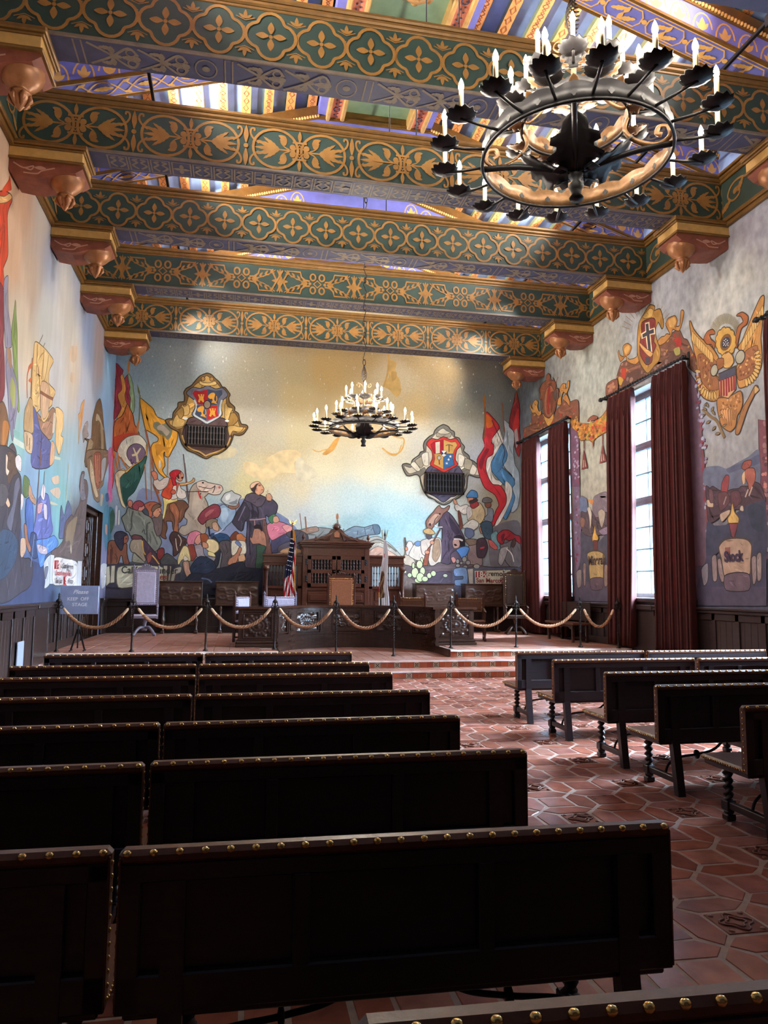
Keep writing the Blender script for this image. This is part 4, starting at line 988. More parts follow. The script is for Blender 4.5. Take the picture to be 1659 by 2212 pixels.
DATA['right'] = '''P|124 84 68 1 0.6|1514 633 1481 634 1476 640 1456 663 1429 662 1412 649 1382 658 1298 654 1265 664 1237 663 1224 642 1211 633 1193 599 1182 579 1180 559 1214 585 1216 606 1268 603 1344 602 1419 600 1521 600
E|184 132 70 0|1433.2 641.5 4.0 3.3
E|112 74 70 0|1272.6 659.7 4.5 2.1
E|176 66 54 0|1193.7 598.4 3.7 2.3
E|176 66 54 0|1231.4 624.9 3.7 2.9
E|112 74 70 0|1381.7 606.5 4.7 3.4
E|176 66 54 0|1253.0 647.9 4.3 3.2
E|150 96 80 0|1341.7 654.1 4.4 2.2
E|112 74 70 0|1444.0 649.5 5.1 2.9
E|176 66 54 0|1243.0 616.7 4.4 2.7
E|168 124 108 0|1455.9 647.4 4.6 4.2
E|112 74 70 0|1472.5 635.3 4.3 3.9
E|150 96 80 0|1320.3 610.5 4.7 2.7
E|184 132 70 0|1346.9 641.9 3.4 3.9
E|112 74 70 0|1395.3 643.4 4.6 2.7
E|112 74 70 0|1276.6 608.2 3.8 2.3
E|112 74 70 0|1238.0 634.4 4.3 3.7
E|184 132 70 0|1275.4 655.0 4.2 3.2
E|112 74 70 0|1263.7 653.6 4.1 1.9
E|176 66 54 0|1263.1 641.4 2.6 1.9
E|168 124 108 0|1451.6 660.6 4.5 3.1
E|184 132 70 0|1279.1 635.0 3.4 3.3
E|168 124 108 0|1349.4 635.7 4.4 2.7
E|112 74 70 0|1373.6 632.1 3.8 4.1
E|176 66 54 0|1231.9 626.0 2.5 2.7
E|168 124 108 0|1362.0 603.1 3.3 2.0
E|184 132 70 0|1209.0 620.8 3.2 2.1
E|168 124 108 0|1287.9 632.0 3.8 3.6
E|112 74 70 0|1189.0 582.0 2.6 3.3
E|168 124 108 0|1285.8 631.6 2.5 2.8
E|168 124 108 0|1475.2 638.8 3.6 2.2
E|184 132 70 0|1185.6 582.4 4.0 3.6
E|184 132 70 0|1448.1 621.9 5.4 3.4
E|184 132 70 0|1198.6 601.4 3.0 2.6
E|150 96 80 0|1262.9 624.2 3.5 3.4
E|184 132 70 0|1449.3 620.4 3.2 3.7
E|112 74 70 0|1275.7 631.8 4.4 3.2
E|176 66 54 0|1253.7 622.8 2.3 2.2
E|150 96 80 0|1433.9 625.9 5.6 2.4
E|168 124 108 0|1363.4 609.7 3.4 4.0
E|168 124 108 0|1347.0 646.0 4.0 3.0
E|176 66 54 0|1253.1 657.9 2.7 3.4
E|150 96 80 0|1392.4 604.9 4.7 4.0
E|112 74 70 0|1183.1 564.2 3.8 2.4
E|184 132 70 0|1440.8 637.7 4.3 3.9
E|176 66 54 0|1479.2 633.4 4.6 2.2
E|168 124 108 0|1433.5 655.9 3.9 3.8
P|98 68 60 1 0|1458 615 1431 631 1387 632 1359 611 1301 615 1260 628 1232 624 1229 606 1283 604 1344 602 1410 599 1450 603
E|150 116 104 0|1283.6 614.7 4.4 4.8
E|150 116 104 0|1322.5 612.8 3.2 3.6
E|150 116 104 0|1348.3 611.0 6.3 4.7
E|150 116 104 0|1321.9 627.0 3.3 3.7
E|134 104 98 0|1430.2 621.1 5.4 4.5
E|150 116 104 0|1312.2 614.9 4.1 2.6
E|150 116 104 0|1412.1 614.8 5.0 3.6
E|150 116 104 0|1328.4 620.0 5.9 5.0
E|134 104 98 0|1318.3 607.6 3.6 4.6
E|134 104 98 0|1282.2 615.6 5.0 3.4
E|150 116 104 0|1399.9 605.1 5.8 5.2
E|134 104 98 0|1372.1 619.1 3.5 3.7
E|150 116 104 0|1415.7 615.4 7.0 5.4
E|134 104 98 0|1294.7 608.5 4.5 3.1
L|142 116 82 1.2|1278 683 1253 681
L|142 116 82 1.2|1283 692 1258 694
L|142 116 82 1.2|1288 702 1266 707
L|142 116 82 1.2|1296 710 1277 719
L|142 116 82 1.2|1305 719 1289 731
L|142 116 82 1.2|1315 726 1303 741
L|142 116 82 1.2|1326 733 1319 751
L|142 116 82 1.2|1337 738 1335 759
L|142 116 82 1.2|1349 742 1352 765
L|142 116 82 1.2|1361 745 1369 769
L|142 116 82 1.2|1373 746 1386 771
L|142 116 82 1.2|1384 746 1402 771
L|142 116 82 1.2|1394 743 1417 768
L|142 116 82 1.2|1403 740 1429 762
L|142 116 82 1.2|1409 734 1439 754
L|142 116 82 1.2|1414 727 1446 745
P|188 132 72 1 0.7|1464 696 1459 683 1442 675 1445 698 1427 699 1411 687 1419 675 1433 674 1420 661 1390 658 1385 678 1376 678 1381 649 1399 645 1429 661 1434 675 1456 669 1465 685
P|188 132 72 1 0.7|1298 669 1286 667 1278 669 1265 664 1279 688 1271 698 1249 695 1242 683 1246 673 1233 671 1228 697 1220 693 1225 677 1237 662 1257 672 1264 662 1283 655 1302 655 1310 664
P|216 168 100 1 0|1270 694 1252 694 1246 683 1253 675 1267 680
P|216 168 100 1 0|1441 691 1423 695 1417 684 1433 677
P|172 128 66 1 0.9|1378 726 1361 738 1336 750 1317 740 1320 732 1298 727 1288 696 1293 686 1306 705 1319 689 1312 665 1302 642 1307 626 1327 619 1351 612 1375 638 1386 665 1385 696
P|206 166 96 1 0.4|1361 736 1336 743 1323 735 1329 724 1353 729
P|128 56 52 1 0.7|1366 724 1329 720 1317 711 1319 689 1324 669 1317 658 1329 646 1334 630 1354 631 1374 656 1377 682 1368 702
P|226 206 170 0 0|1355 720 1338 716 1337 700 1319 697 1318 683 1335 687 1331 649 1348 654 1353 689 1369 690 1370 702 1354 702
P|66 63 72 0 0|1352 716 1342 714 1340 698 1323 696 1322 687 1339 690 1335 653 1345 655 1349 690 1365 691 1366 699 1351 699
P|206 156 98 1 0.5|1377 684 1356 666 1341 655 1329 646 1338 642 1353 653 1373 674
P|70 66 74 1 0|1357 647 1340 641 1340 631 1354 633
P|176 66 50 1 0|1452 652 1434 644 1440 625 1457 634
P|192 150 72 1 0|1467 637 1449 627 1458 615 1472 624
P|178 60 54 1 0|1248 650 1234 649 1231 632 1245 630
P|170 160 90 1 0|1256 631 1238 630 1236 616 1250 617
P|188 134 74 1 0.9|1202 669 1191 647 1170 623 1143 599 1126 576 1124 562 1143 556 1134 544 1126 534 1128 502 1146 501 1170 514 1182 532 1187 553 1183 568 1185 588 1193 611 1197 632
P|188 134 74 1 0.9|1005 637 1009 613 1013 588 1017 571 1016 543 1019 526 1031 512 1049 505 1073 506 1077 536 1073 546 1059 549 1055 559 1071 573 1060 582 1046 599 1029 620 1013 637
P|152 98 64 1 0.4|1181 595 1150 585 1127 563 1143 556 1126 532 1127 517 1154 524 1175 549
P|152 98 64 1 0.4|1053 562 1025 562 1027 532 1043 519 1072 518 1077 536 1059 549
P|214 170 102 1 0.5|1177 565 1185 569 1191 569 1186 563 1177 562
P|214 170 102 1 0.5|1178 558 1186 561 1192 559 1186 555 1177 555
P|214 170 102 1 0.5|1177 551 1185 552 1190 549 1184 546 1176 548
P|214 170 102 1 0.5|1175 544 1183 544 1187 539 1181 537 1174 541
P|214 170 102 1 0.5|1172 537 1180 535 1183 530 1176 529 1171 535
P|214 170 102 1 0.5|1168 531 1175 528 1177 521 1171 522 1166 529
P|214 170 102 1 0.5|1164 526 1169 521 1170 514 1164 516 1161 524
P|214 170 102 1 0.5|1158 522 1162 515 1162 508 1157 512 1155 520
P|214 170 102 1 0.5|1152 518 1155 511 1153 504 1149 508 1149 517
P|214 170 102 1 0.5|1146 516 1148 508 1145 502 1142 507 1143 516
P|214 170 102 1 0.5|1140 515 1140 507 1136 501 1134 507 1137 515
P|214 170 102 1 0.5|1057 515 1057 507 1053 502 1051 507 1054 515
P|214 170 102 1 0.5|1051 515 1050 507 1045 503 1045 508 1049 515
P|214 170 102 1 0.5|1046 516 1043 508 1038 504 1039 510 1044 517
P|214 170 102 1 0.5|1042 518 1038 511 1032 507 1034 513 1040 519
P|214 170 102 1 0.5|1038 521 1033 514 1027 511 1029 517 1036 522
P|214 170 102 1 0.5|1035 524 1028 518 1023 517 1026 522 1033 526
P|214 170 102 1 0.5|1032 528 1025 523 1020 523 1024 528 1031 531
P|214 170 102 1 0.5|1031 533 1023 529 1018 529 1023 534 1030 535
P|214 170 102 1 0.5|1030 538 1022 535 1017 536 1023 540 1030 541
P|214 170 102 1 0.5|1031 543 1023 542 1018 544 1024 547 1031 546
P|214 170 102 1 0.5|1032 549 1024 548 1020 552 1026 553 1033 551
P|216 172 104 1 0.4|1195 646 1188 633 1190 618 1198 633
P|216 172 104 1 0.4|1008 623 1008 607 1016 603 1016 614
P|216 172 104 1 0.4|1189 639 1181 626 1183 612 1191 626
P|216 172 104 1 0.4|1014 618 1014 602 1021 598 1022 609
P|216 172 104 1 0.4|1183 632 1175 620 1177 605 1185 619
P|216 172 104 1 0.4|1019 614 1019 598 1027 593 1027 604
P|216 172 104 1 0.4|1176 625 1169 613 1171 599 1178 612
P|216 172 104 1 0.4|1025 609 1025 593 1033 589 1033 600
P|216 172 104 1 0.4|1170 618 1162 606 1165 593 1172 605
P|216 172 104 1 0.4|1031 605 1031 588 1039 584 1039 595
P|216 172 104 1 0.4|1164 612 1156 599 1158 587 1166 598
P|216 172 104 1 0.4|1036 600 1036 584 1044 579 1045 590
P|216 172 104 1 0.4|1157 605 1150 593 1152 581 1160 592
P|216 172 104 1 0.4|1042 595 1042 579 1050 574 1050 585
P|216 172 104 1 0.4|1151 598 1144 586 1146 575 1153 585
P|216 172 104 1 0.4|1048 590 1048 574 1056 570 1056 581
P|216 172 104 1 0.4|1145 592 1138 580 1140 569 1147 579
P|216 172 104 1 0.4|1054 586 1054 569 1062 565 1062 576
E|120 76 54 0|1149.5 572.9 3.1 1.6
E|206 160 100 0|1144.9 573.4 1.9 2.3
E|206 160 100 0|1163.8 549.3 3.1 1.5
E|120 76 54 0|1158.2 579.6 1.9 1.4
E|120 76 54 0|1172.7 583.6 1.9 2.0
E|120 76 54 0|1166.1 567.4 1.8 2.7
E|120 76 54 0|1155.8 541.8 2.5 2.1
E|120 76 54 0|1151.5 557.9 2.9 1.7
E|206 160 100 0|1150.4 529.0 2.1 2.7
E|206 160 100 0|1146.8 578.9 1.8 1.4
E|206 160 100 0|1153.3 539.5 2.4 2.3
E|206 160 100 0|1162.8 552.5 2.1 2.2
E|120 76 54 0|1159.4 567.5 2.8 2.6
E|120 76 54 0|1141.8 560.7 2.0 2.9
E|206 160 100 0|1164.1 580.4 2.9 1.9
E|120 76 54 0|1145.5 565.4 2.3 2.1
E|120 76 54 0|1153.4 533.2 3.2 1.5
E|120 76 54 0|1158.0 553.5 1.7 2.7
E|120 76 54 0|1159.4 573.6 3.1 2.1
E|120 76 54 0|1160.0 568.7 2.3 2.0
E|120 76 54 0|1147.3 531.5 1.8 1.7
E|206 160 100 0|1160.6 550.4 3.1 1.7
E|206 160 100 0|1155.9 573.5 2.5 2.8
E|206 160 100 0|1152.7 541.0 2.3 2.4
E|120 76 54 0|1159.8 558.4 2.1 1.7
E|120 76 54 0|1173.4 589.0 2.3 2.2
E|206 160 100 0|1029.8 536.2 1.8 2.0
E|120 76 54 0|1052.5 535.3 2.0 1.4
E|206 160 100 0|1049.9 544.9 2.5 1.7
E|120 76 54 0|1052.9 537.7 1.7 1.8
E|206 160 100 0|1066.7 538.9 2.7 2.0
E|206 160 100 0|1061.0 527.7 1.7 2.0
E|120 76 54 0|1035.1 534.5 1.8 1.9
E|120 76 54 0|1030.0 548.5 1.8 2.1
E|120 76 54 0|1045.6 546.5 1.8 2.5
E|206 160 100 0|1046.6 528.8 2.0 2.3
E|120 76 54 0|1035.4 530.1 2.5 1.6
E|120 76 54 0|1066.3 524.9 2.6 1.7
E|206 160 100 0|1038.5 546.1 1.9 2.5
E|120 76 54 0|1034.5 558.4 1.8 1.6
E|206 160 100 0|1057.6 551.2 2.3 1.8
E|206 160 100 0|1051.9 538.3 2.0 1.6
E|206 160 100 0|1036.4 543.6 1.6 2.3
E|206 160 100 0|1053.7 540.2 2.2 1.9
E|120 76 54 0|1068.5 532.0 2.1 2.1
E|120 76 54 0|1060.0 523.9 1.7 2.5
E|120 76 54 0|1029.4 542.4 2.3 1.4
E|206 160 100 0|1053.8 523.8 2.2 1.4
E|120 76 54 0|1049.3 523.2 2.2 1.5
E|206 160 100 0|1032.0 541.7 2.1 2.4
E|120 76 54 0|1039.0 535.0 2.1 2.2
E|120 76 54 0|1057.4 552.2 2.5 2.4
L|160 148 114 1.0|1076 603 1060 604
L|160 148 114 1.0|1077 605 1062 608
L|160 148 114 1.0|1078 606 1063 611
L|160 148 114 1.0|1079 608 1064 614
L|160 148 114 1.0|1080 610 1066 617
L|160 148 114 1.0|1081 612 1068 620
L|160 148 114 1.0|1082 614 1070 622
L|160 148 114 1.0|1084 615 1072 625
L|160 148 114 1.0|1085 617 1075 628
L|160 148 114 1.0|1087 618 1077 630
L|160 148 114 1.0|1088 620 1080 633
L|160 148 114 1.0|1090 621 1083 635
L|160 148 114 1.0|1092 622 1085 637
L|160 148 114 1.0|1093 623 1088 639
L|160 148 114 1.0|1095 624 1091 641
L|160 148 114 1.0|1097 625 1094 642
L|160 148 114 1.0|1099 626 1097 644
L|160 148 114 1.0|1101 627 1101 645
L|160 148 114 1.0|1103 627 1104 646
L|160 148 114 1.0|1105 628 1107 646
L|160 148 114 1.0|1106 628 1110 647
L|160 148 114 1.0|1108 628 1113 647
L|160 148 114 1.0|1110 628 1116 647
L|160 148 114 1.0|1112 628 1119 647
L|160 148 114 1.0|1114 628 1122 646
L|160 148 114 1.0|1115 627 1125 646
L|160 148 114 1.0|1117 627 1128 645
L|160 148 114 1.0|1118 626 1130 644
L|160 148 114 1.0|1120 625 1133 642
L|160 148 114 1.0|1121 624 1135 641
L|160 148 114 1.0|1123 623 1137 639
L|160 148 114 1.0|1124 622 1139 637
L|160 148 114 1.0|1125 620 1141 635
L|160 148 114 1.0|1126 619 1143 632
L|160 148 114 1.0|1126 617 1144 630
L|160 148 114 1.0|1127 616 1145 627
P|164 98 58 1 0.7|1161 620 1151 629 1136 628 1130 619 1145 622 1142 612 1131 602 1134 593 1140 603 1153 608
P|164 98 58 1 0.7|1071 630 1057 630 1044 618 1047 607 1061 604 1070 586 1074 575 1079 583 1069 608 1055 613 1060 625
E|168 164 144 0.7|1135.7 553.7 9.2 9.4
E|168 164 144 0.7|1066.7 556.2 10.9 10.4
P|210 164 84 0 0.8|1077 586 1076 588 1076 590 1076 592 1076 595 1078 597 1080 599 1080 601 1080 604 1082 606 1083 608 1086 609 1088 610 1089 613 1091 615 1093 616 1095 617 1098 618 1100 617 1102 619 1104 621 1107 621 1109 621 1111 620 1112 619 1115 619 1117 620 1119 619 1121 618 1122 616 1122 613 1124 613 1126 612 1127 610 1128 608 1127 605 1126 603 1127 601 1128 599 1128 596 1127 594 1126 592 1124 590 1124 587 1123 585 1122 583 1120 581 1117 579 1115 578 1114 576 1112 574 1110 572 1108 571 1105 571 1103 571 1101 569 1098 568 1096 568 1094 568 1092 569 1091 570 1088 570 1086 570 1084 570 1082 572 1082 574 1081 576 1079 577 1077 578 1076 579 1076 581 1077 584
E|124 88 52 0|1101.4 593.4 15.3 14.4
E|56 56 72 0|1101.4 593.0 11.0 9.2
E|226 222 216 0|1101.1 598.6 1.2 1.1
E|226 222 216 0|1105.4 597.8 1.3 1.1
E|226 222 216 0|1097.1 595.0 1.2 1.1
E|226 222 216 0|1101.4 594.0 1.2 1.1
E|226 222 216 0|1107.6 594.3 1.3 1.1
E|226 222 216 0|1095.4 590.3 1.2 1.1
E|226 222 216 0|1104.4 591.4 1.3 1.1
E|226 222 216 0|1098.8 589.5 1.2 1.1
E|226 222 216 0|1101.8 587.5 1.2 1.1
E|226 222 216 0|1107.3 590.1 1.3 1.1
E|226 222 216 0|1096.2 586.4 1.2 1.1
P|208 162 98 1 0.7|1113 572 1098 575 1087 565 1084 553 1095 547 1108 551 1111 562
P|150 96 58 1 0.5|1127 570 1110 567 1111 554 1125 553
L|130 84 56 2|1105 574 1096 574 1090 577
P|172 118 68 1 0.8|1129 500 1101 495 1070 498 1066 479 1072 466 1081 459 1087 442 1101 437 1121 451 1130 480
P|198 154 114 0 1.0|1124 543 1080 544 1082 505 1101 495 1122 504
P|76 76 92 0 0.5|1123 543 1080 543 1081 530 1123 531
L|142 46 50 5|1118 531 1119 502
L|142 46 50 5|1111 531 1112 501
L|142 46 50 5|1104 530 1105 499
L|142 46 50 5|1098 530 1098 504
L|142 46 50 5|1091 530 1091 504
L|142 46 50 5|1084 530 1085 504
P|206 148 98 1 0.4|1123 476 1116 478 1114 459
P|206 148 98 1 0.4|1116 474 1110 477 1109 458
P|206 148 98 1 0.4|1109 473 1104 475 1105 447
P|206 148 98 1 0.4|1102 471 1098 474 1101 446
P|206 148 98 1 0.4|1095 470 1093 473 1096 445
P|206 148 98 1 0.4|1089 468 1087 471 1091 454
P|206 148 98 1 0.4|1082 466 1082 470 1087 453
E|130 84 56 0|1087.2 477.2 2.1 1.8
E|206 150 100 0|1115.6 481.2 2.0 1.6
E|130 84 56 0|1073.6 481.1 2.1 2.6
E|206 150 100 0|1093.7 489.7 2.4 2.3
E|206 150 100 0|1116.7 486.6 1.7 2.1
E|206 150 100 0|1095.9 489.3 2.2 2.3
E|130 84 56 0|1104.8 483.1 2.3 2.1
E|206 150 100 0|1084.5 471.7 2.7 1.5
E|130 84 56 0|1122.2 478.3 3.0 1.8
E|130 84 56 0|1081.5 492.5 1.8 2.0
E|130 84 56 0|1105.0 477.6 2.2 2.3
E|130 84 56 0|1101.7 478.7 1.9 1.7
E|206 150 100 0|1073.8 490.8 1.7 2.2
E|206 150 100 0|1114.2 483.2 2.8 2.4
E|130 84 56 0|1094.2 478.6 1.8 1.5
E|206 150 100 0|1098.3 479.8 1.6 1.8
E|130 84 56 0|1079.6 475.5 1.6 2.2
E|206 150 100 0|1074.7 491.5 2.4 2.2
E|130 84 56 0|1096.3 480.3 1.8 2.3
E|206 150 100 0|1085.1 493.3 1.9 2.4
E|206 150 100 0|1077.8 485.8 2.6 1.8
E|130 84 56 0|1079.6 483.8 2.3 1.9
E|206 150 100 0|1102.9 491.2 2.3 2.2
E|130 84 56 0|1114.7 489.0 2.5 2.8
E|206 150 100 0|1104.5 476.6 2.3 2.0
E|206 150 100 0|1080.3 482.4 1.8 2.7
L|128 104 74 6|1174 494 1151 473 1134 464 1121 438 1115 428
P|156 108 68 1 0.7|1034 497 1029 492 1054 465 1077 429 1086 432 1068 465 1049 482
P|198 160 110 1 0.3|1034 497 1025 489 1035 485
P|138 114 82 1 0.4|1168 497 1165 500 1159 501 1161 497
P|138 114 82 1 0.4|1156 492 1161 496 1160 501 1156 496
P|138 114 82 1 0.4|1166 481 1172 479 1179 481 1173 482
P|138 114 82 1 0.4|1148 482 1147 487 1142 489 1143 484
P|138 114 82 1 0.4|1139 474 1145 479 1145 483 1140 479
P|138 114 82 1 0.4|1152 466 1156 463 1164 464 1159 467
P|138 114 82 1 0.4|1128 466 1124 469 1118 469 1121 466
P|138 114 82 1 0.4|1138 453 1140 449 1147 448 1144 452
P|138 114 82 1 0.4|1120 449 1115 451 1108 450 1113 448
P|138 114 82 1 0.4|1127 439 1132 437 1139 439 1134 441
P|138 114 82 1 0.4|1161 488 1168 490 1174 494 1166 493
P|118 92 106 0 0.5|1219 586 1189 546 1179 467 1173 400 1169 311 1168 212 1211 208 1215 316 1215 438
P|126 76 80 0 0|1181 492 1178 467 1173 400 1169 311 1167 212 1172 212 1175 312 1180 401
P|122 74 84 0 0.5|1029 441 1001 431 1015 218 1032 218 1031 290 1033 339
P|116 78 92 0 0|1039 291 1011 288 1015 215 1032 216
E|96 62 74 0|1003.7 432.7 2.5 4.5
E|150 110 110 0|1016.8 432.5 2.5 3.3
E|150 110 110 0|1011.5 433.0 2.3 2.2
E|96 62 74 0|1008.9 435.2 4.1 4.3
E|150 110 110 0|1014.6 430.4 4.0 4.0
E|150 110 110 0|1016.0 409.2 4.4 2.2
E|196 132 124 0|1004.6 412.3 2.5 3.0
E|196 132 124 0|1008.7 405.5 3.6 2.3
E|96 62 74 0|1009.8 408.7 2.2 2.3
E|150 110 110 0|1010.1 402.8 3.7 2.9
E|150 110 110 0|1009.2 389.8 3.5 2.2
E|150 110 110 0|1017.5 386.9 4.0 3.9
E|150 110 110 0|1018.6 396.4 3.9 4.4
E|150 110 110 0|1014.1 394.1 3.5 3.7
E|150 110 110 0|1005.2 394.6 2.7 2.5
E|96 62 74 0|1021.8 375.7 3.3 3.1
E|150 110 110 0|1016.7 369.1 3.2 2.2
E|150 110 110 0|1011.6 365.7 4.2 3.0
E|196 132 124 0|1014.5 375.1 3.9 2.2
E|96 62 74 0|1017.1 365.2 3.9 3.2
E|150 110 110 0|1018.7 350.5 3.6 3.2
E|196 132 124 0|1024.2 350.5 4.3 2.6
E|96 62 74 0|1010.3 344.9 2.4 4.0
E|196 132 124 0|1018.4 350.3 2.5 3.5
E|196 132 124 0|1008.9 352.0 4.2 3.1
E|96 62 74 0|1023.7 335.4 3.2 2.9
E|150 110 110 0|1019.3 324.5 3.5 3.5
E|196 132 124 0|1020.6 330.1 4.4 2.8
E|150 110 110 0|1022.0 335.1 2.7 4.2
E|196 132 124 0|1020.5 333.7 4.1 2.6
E|96 62 74 0|1014.9 317.4 2.9 4.1
E|96 62 74 0|1012.2 306.3 2.3 2.7
E|196 132 124 0|1023.9 316.3 4.3 4.3
E|150 110 110 0|1017.9 316.2 2.8 3.4
E|96 62 74 0|1021.1 309.9 2.7 4.3
E|196 132 124 0|1023.9 289.1 3.2 3.9
E|96 62 74 0|1017.2 286.5 2.7 3.8
E|196 132 124 0|1018.3 296.3 4.1 2.9
E|196 132 124 0|1025.9 294.2 4.0 3.5
E|150 110 110 0|1019.1 297.9 3.9 3.1
E|196 132 124 0|1017.3 271.3 3.9 3.0
E|96 62 74 0|1015.7 274.1 2.6 3.2
E|96 62 74 0|1022.5 268.7 2.2 3.4
E|150 110 110 0|1022.2 271.6 2.2 2.3
E|96 62 74 0|1024.9 275.6 2.5 4.2
E|150 110 110 0|1028.9 248.0 2.9 3.0
E|96 62 74 0|1025.5 259.0 2.4 3.0
E|150 110 110 0|1030.0 248.7 3.0 3.2
E|96 62 74 0|1024.4 249.8 2.4 4.2
E|196 132 124 0|1029.7 258.3 2.9 3.7
E|96 62 74 0|1032.2 236.8 3.2 2.4
E|150 110 110 0|1018.1 228.8 3.7 3.8
E|96 62 74 0|1022.6 228.4 4.3 4.1
E|196 132 124 0|1021.2 230.0 2.7 3.5
E|150 110 110 0|1031.1 227.7 3.4 3.1
E|142 66 80 0|1183.9 545.8 4.3 2.5
E|142 66 80 0|1188.0 559.5 3.3 2.8
E|142 66 80 0|1183.0 543.3 3.0 2.7
E|142 66 80 0|1177.5 556.3 2.5 3.9
E|170 176 196 0|1178.7 545.0 4.5 3.0
E|142 66 80 0|1177.3 535.7 2.3 3.5
E|170 176 196 0|1183.6 561.3 3.5 3.7
E|170 176 196 0|1188.8 539.7 4.1 3.5
E|168 160 182 0|1174.5 493.9 4.2 2.1
E|140 124 150 0|1180.8 510.7 2.8 2.5
E|142 66 80 0|1188.1 509.3 2.3 2.3
E|170 176 196 0|1187.4 498.2 3.9 2.2
E|168 160 182 0|1182.8 518.1 2.3 2.9
E|142 66 80 0|1180.1 521.4 4.1 2.3
E|142 66 80 0|1181.5 507.5 4.2 3.0
E|168 160 182 0|1183.1 521.7 3.1 3.1
E|168 160 182 0|1180.4 483.6 3.4 2.6
E|140 124 150 0|1184.5 474.8 3.4 3.0
E|140 124 150 0|1176.6 482.6 3.8 2.6
E|142 66 80 0|1176.9 467.8 4.2 3.7
E|170 176 196 0|1176.0 478.8 3.8 2.8
E|168 160 182 0|1178.7 472.5 4.4 3.4
E|142 66 80 0|1176.6 456.5 3.2 2.7
E|168 160 182 0|1172.1 470.8 3.1 3.8
E|170 176 196 0|1170.9 424.7 2.3 2.4
E|142 66 80 0|1178.2 433.1 4.3 3.5
E|142 66 80 0|1167.6 423.9 4.4 2.4
E|140 124 150 0|1171.6 435.6 2.8 3.8
E|170 176 196 0|1175.5 438.9 4.5 3.5
E|170 176 196 0|1175.7 422.0 4.2 2.2
E|170 176 196 0|1169.8 420.6 3.9 2.7
E|140 124 150 0|1181.8 427.7 4.3 3.3
E|142 66 80 0|1176.5 384.8 3.0 3.8
E|170 176 196 0|1170.0 394.8 2.6 2.6
E|142 66 80 0|1177.0 389.9 3.9 2.3
E|140 124 150 0|1169.3 394.1 3.7 2.3
E|142 66 80 0|1179.2 383.1 3.3 3.3
E|168 160 182 0|1169.2 378.5 3.4 3.9
E|142 66 80 0|1175.6 383.1 3.0 2.7
E|140 124 150 0|1168.0 401.0 4.0 2.9
E|140 124 150 0|1165.8 356.1 2.6 3.7
E|168 160 182 0|1166.2 346.3 2.6 2.6
E|170 176 196 0|1163.8 351.3 4.2 3.2
E|142 66 80 0|1175.1 346.0 3.7 3.1
E|140 124 150 0|1164.0 353.8 2.3 2.4
E|168 160 182 0|1165.1 363.1 4.1 3.1
E|140 124 150 0|1174.4 347.4 3.5 3.2
E|168 160 182 0|1174.3 356.7 4.4 1.9
E|168 160 182 0|1174.1 323.8 2.7 2.2
E|170 176 196 0|1162.9 324.0 2.2 2.1
E|170 176 196 0|1171.8 319.4 3.9 2.1
E|142 66 80 0|1176.0 328.2 3.7 3.7
E|142 66 80 0|1174.3 324.9 2.4 2.9
E|140 124 150 0|1164.9 324.9 3.6 2.4
E|142 66 80 0|1161.7 311.9 4.1 3.2
E|170 176 196 0|1175.4 313.4 2.5 3.5
E|140 124 150 0|1159.6 268.5 3.4 3.6
E|170 176 196 0|1162.6 276.5 4.2 2.4
E|140 124 150 0|1167.5 278.4 2.5 3.9
E|140 124 150 0|1165.2 272.0 2.7 3.7
E|170 176 196 0|1174.0 271.1 2.3 2.7
E|140 124 150 0|1159.9 276.7 2.4 3.8
E|142 66 80 0|1171.9 270.4 3.3 3.3
E|168 160 182 0|1170.8 270.0 4.0 2.6
E|142 66 80 0|1161.8 253.4 2.9 2.0
E|142 66 80 0|1167.8 253.6 3.7 3.1
E|170 176 196 0|1163.8 253.9 3.7 2.6
E|142 66 80 0|1168.2 250.3 2.7 3.4
E|170 176 196 0|1167.5 239.3 2.5 2.4
E|168 160 182 0|1159.9 248.3 3.0 3.8
E|142 66 80 0|1162.5 229.6 3.7 2.2
E|170 176 196 0|1163.7 239.0 4.3 3.2
P|108 112 132 1 0|1173 384 1134 382 1113 374 1085 379 1055 385 1031 391 1033 334 1088 334 1173 351
P|92 96 120 1 0|1113 373 1085 376 1055 380 1031 384 1032 369 1074 367 1105 365
P|84 64 74 1 0.5|1171 351 1160 346 1151 348 1133 338 1115 335 1099 336 1084 335 1076 338 1060 336 1050 342 1031 334 1021 306 1042 308 1060 305 1075 300 1109 303 1134 293 1166 285 1170 323
P|70 72 92 1 0|1172 286 1151 279 1119 278 1102 290 1090 296 1060 306 1035 308 1021 304 1025 218 1066 219 1093 252 1137 235 1176 219
P|78 76 98 0 0|1176 227 1025 220 1028 171 1210 171 1188 204
P|88 82 102 0 0|1212 172 1028 172 1030 142 1212 138
P|146 70 74 1 0.5|1126 350 1115 362 1107 359 1110 342 1115 332 1128 333
P|170 100 88 1 0.6|1068 357 1062 365 1045 363 1042 353 1045 341 1057 330 1060 341
P|214 176 140 1 0.4|1074 355 1067 362 1067 344 1072 341
P|154 84 74 1 0.5|1073 370 1066 378 1050 377 1052 369 1067 365
P|202 176 150 1 0.4|1169 326 1154 321 1153 312 1168 315
P|192 166 146 1 0.4|1134 297 1109 302 1111 295 1130 284
P|204 186 168 1 0.4|1080 305 1075 305 1074 297 1082 299
P|108 78 84 1 0.4|1162 344 1152 340 1151 321 1161 322
P|104 70 76 1 0.4|1137 333 1115 333 1108 316 1133 303
P|96 62 70 1 0.4|1103 331 1084 331 1078 313 1101 305
L|190 166 150 3|1060 331 1068 319
L|190 166 150 3|1050 334 1059 320
L|160 140 136 3|1116 326 1124 313
P|60 66 84 1 0|1064 300 1046 307 1025 295 1028 260 1055 268
P|212 172 104 1 0.8|1101 312 1097 297 1087 286 1090 277 1101 279 1111 279 1114 288 1106 295
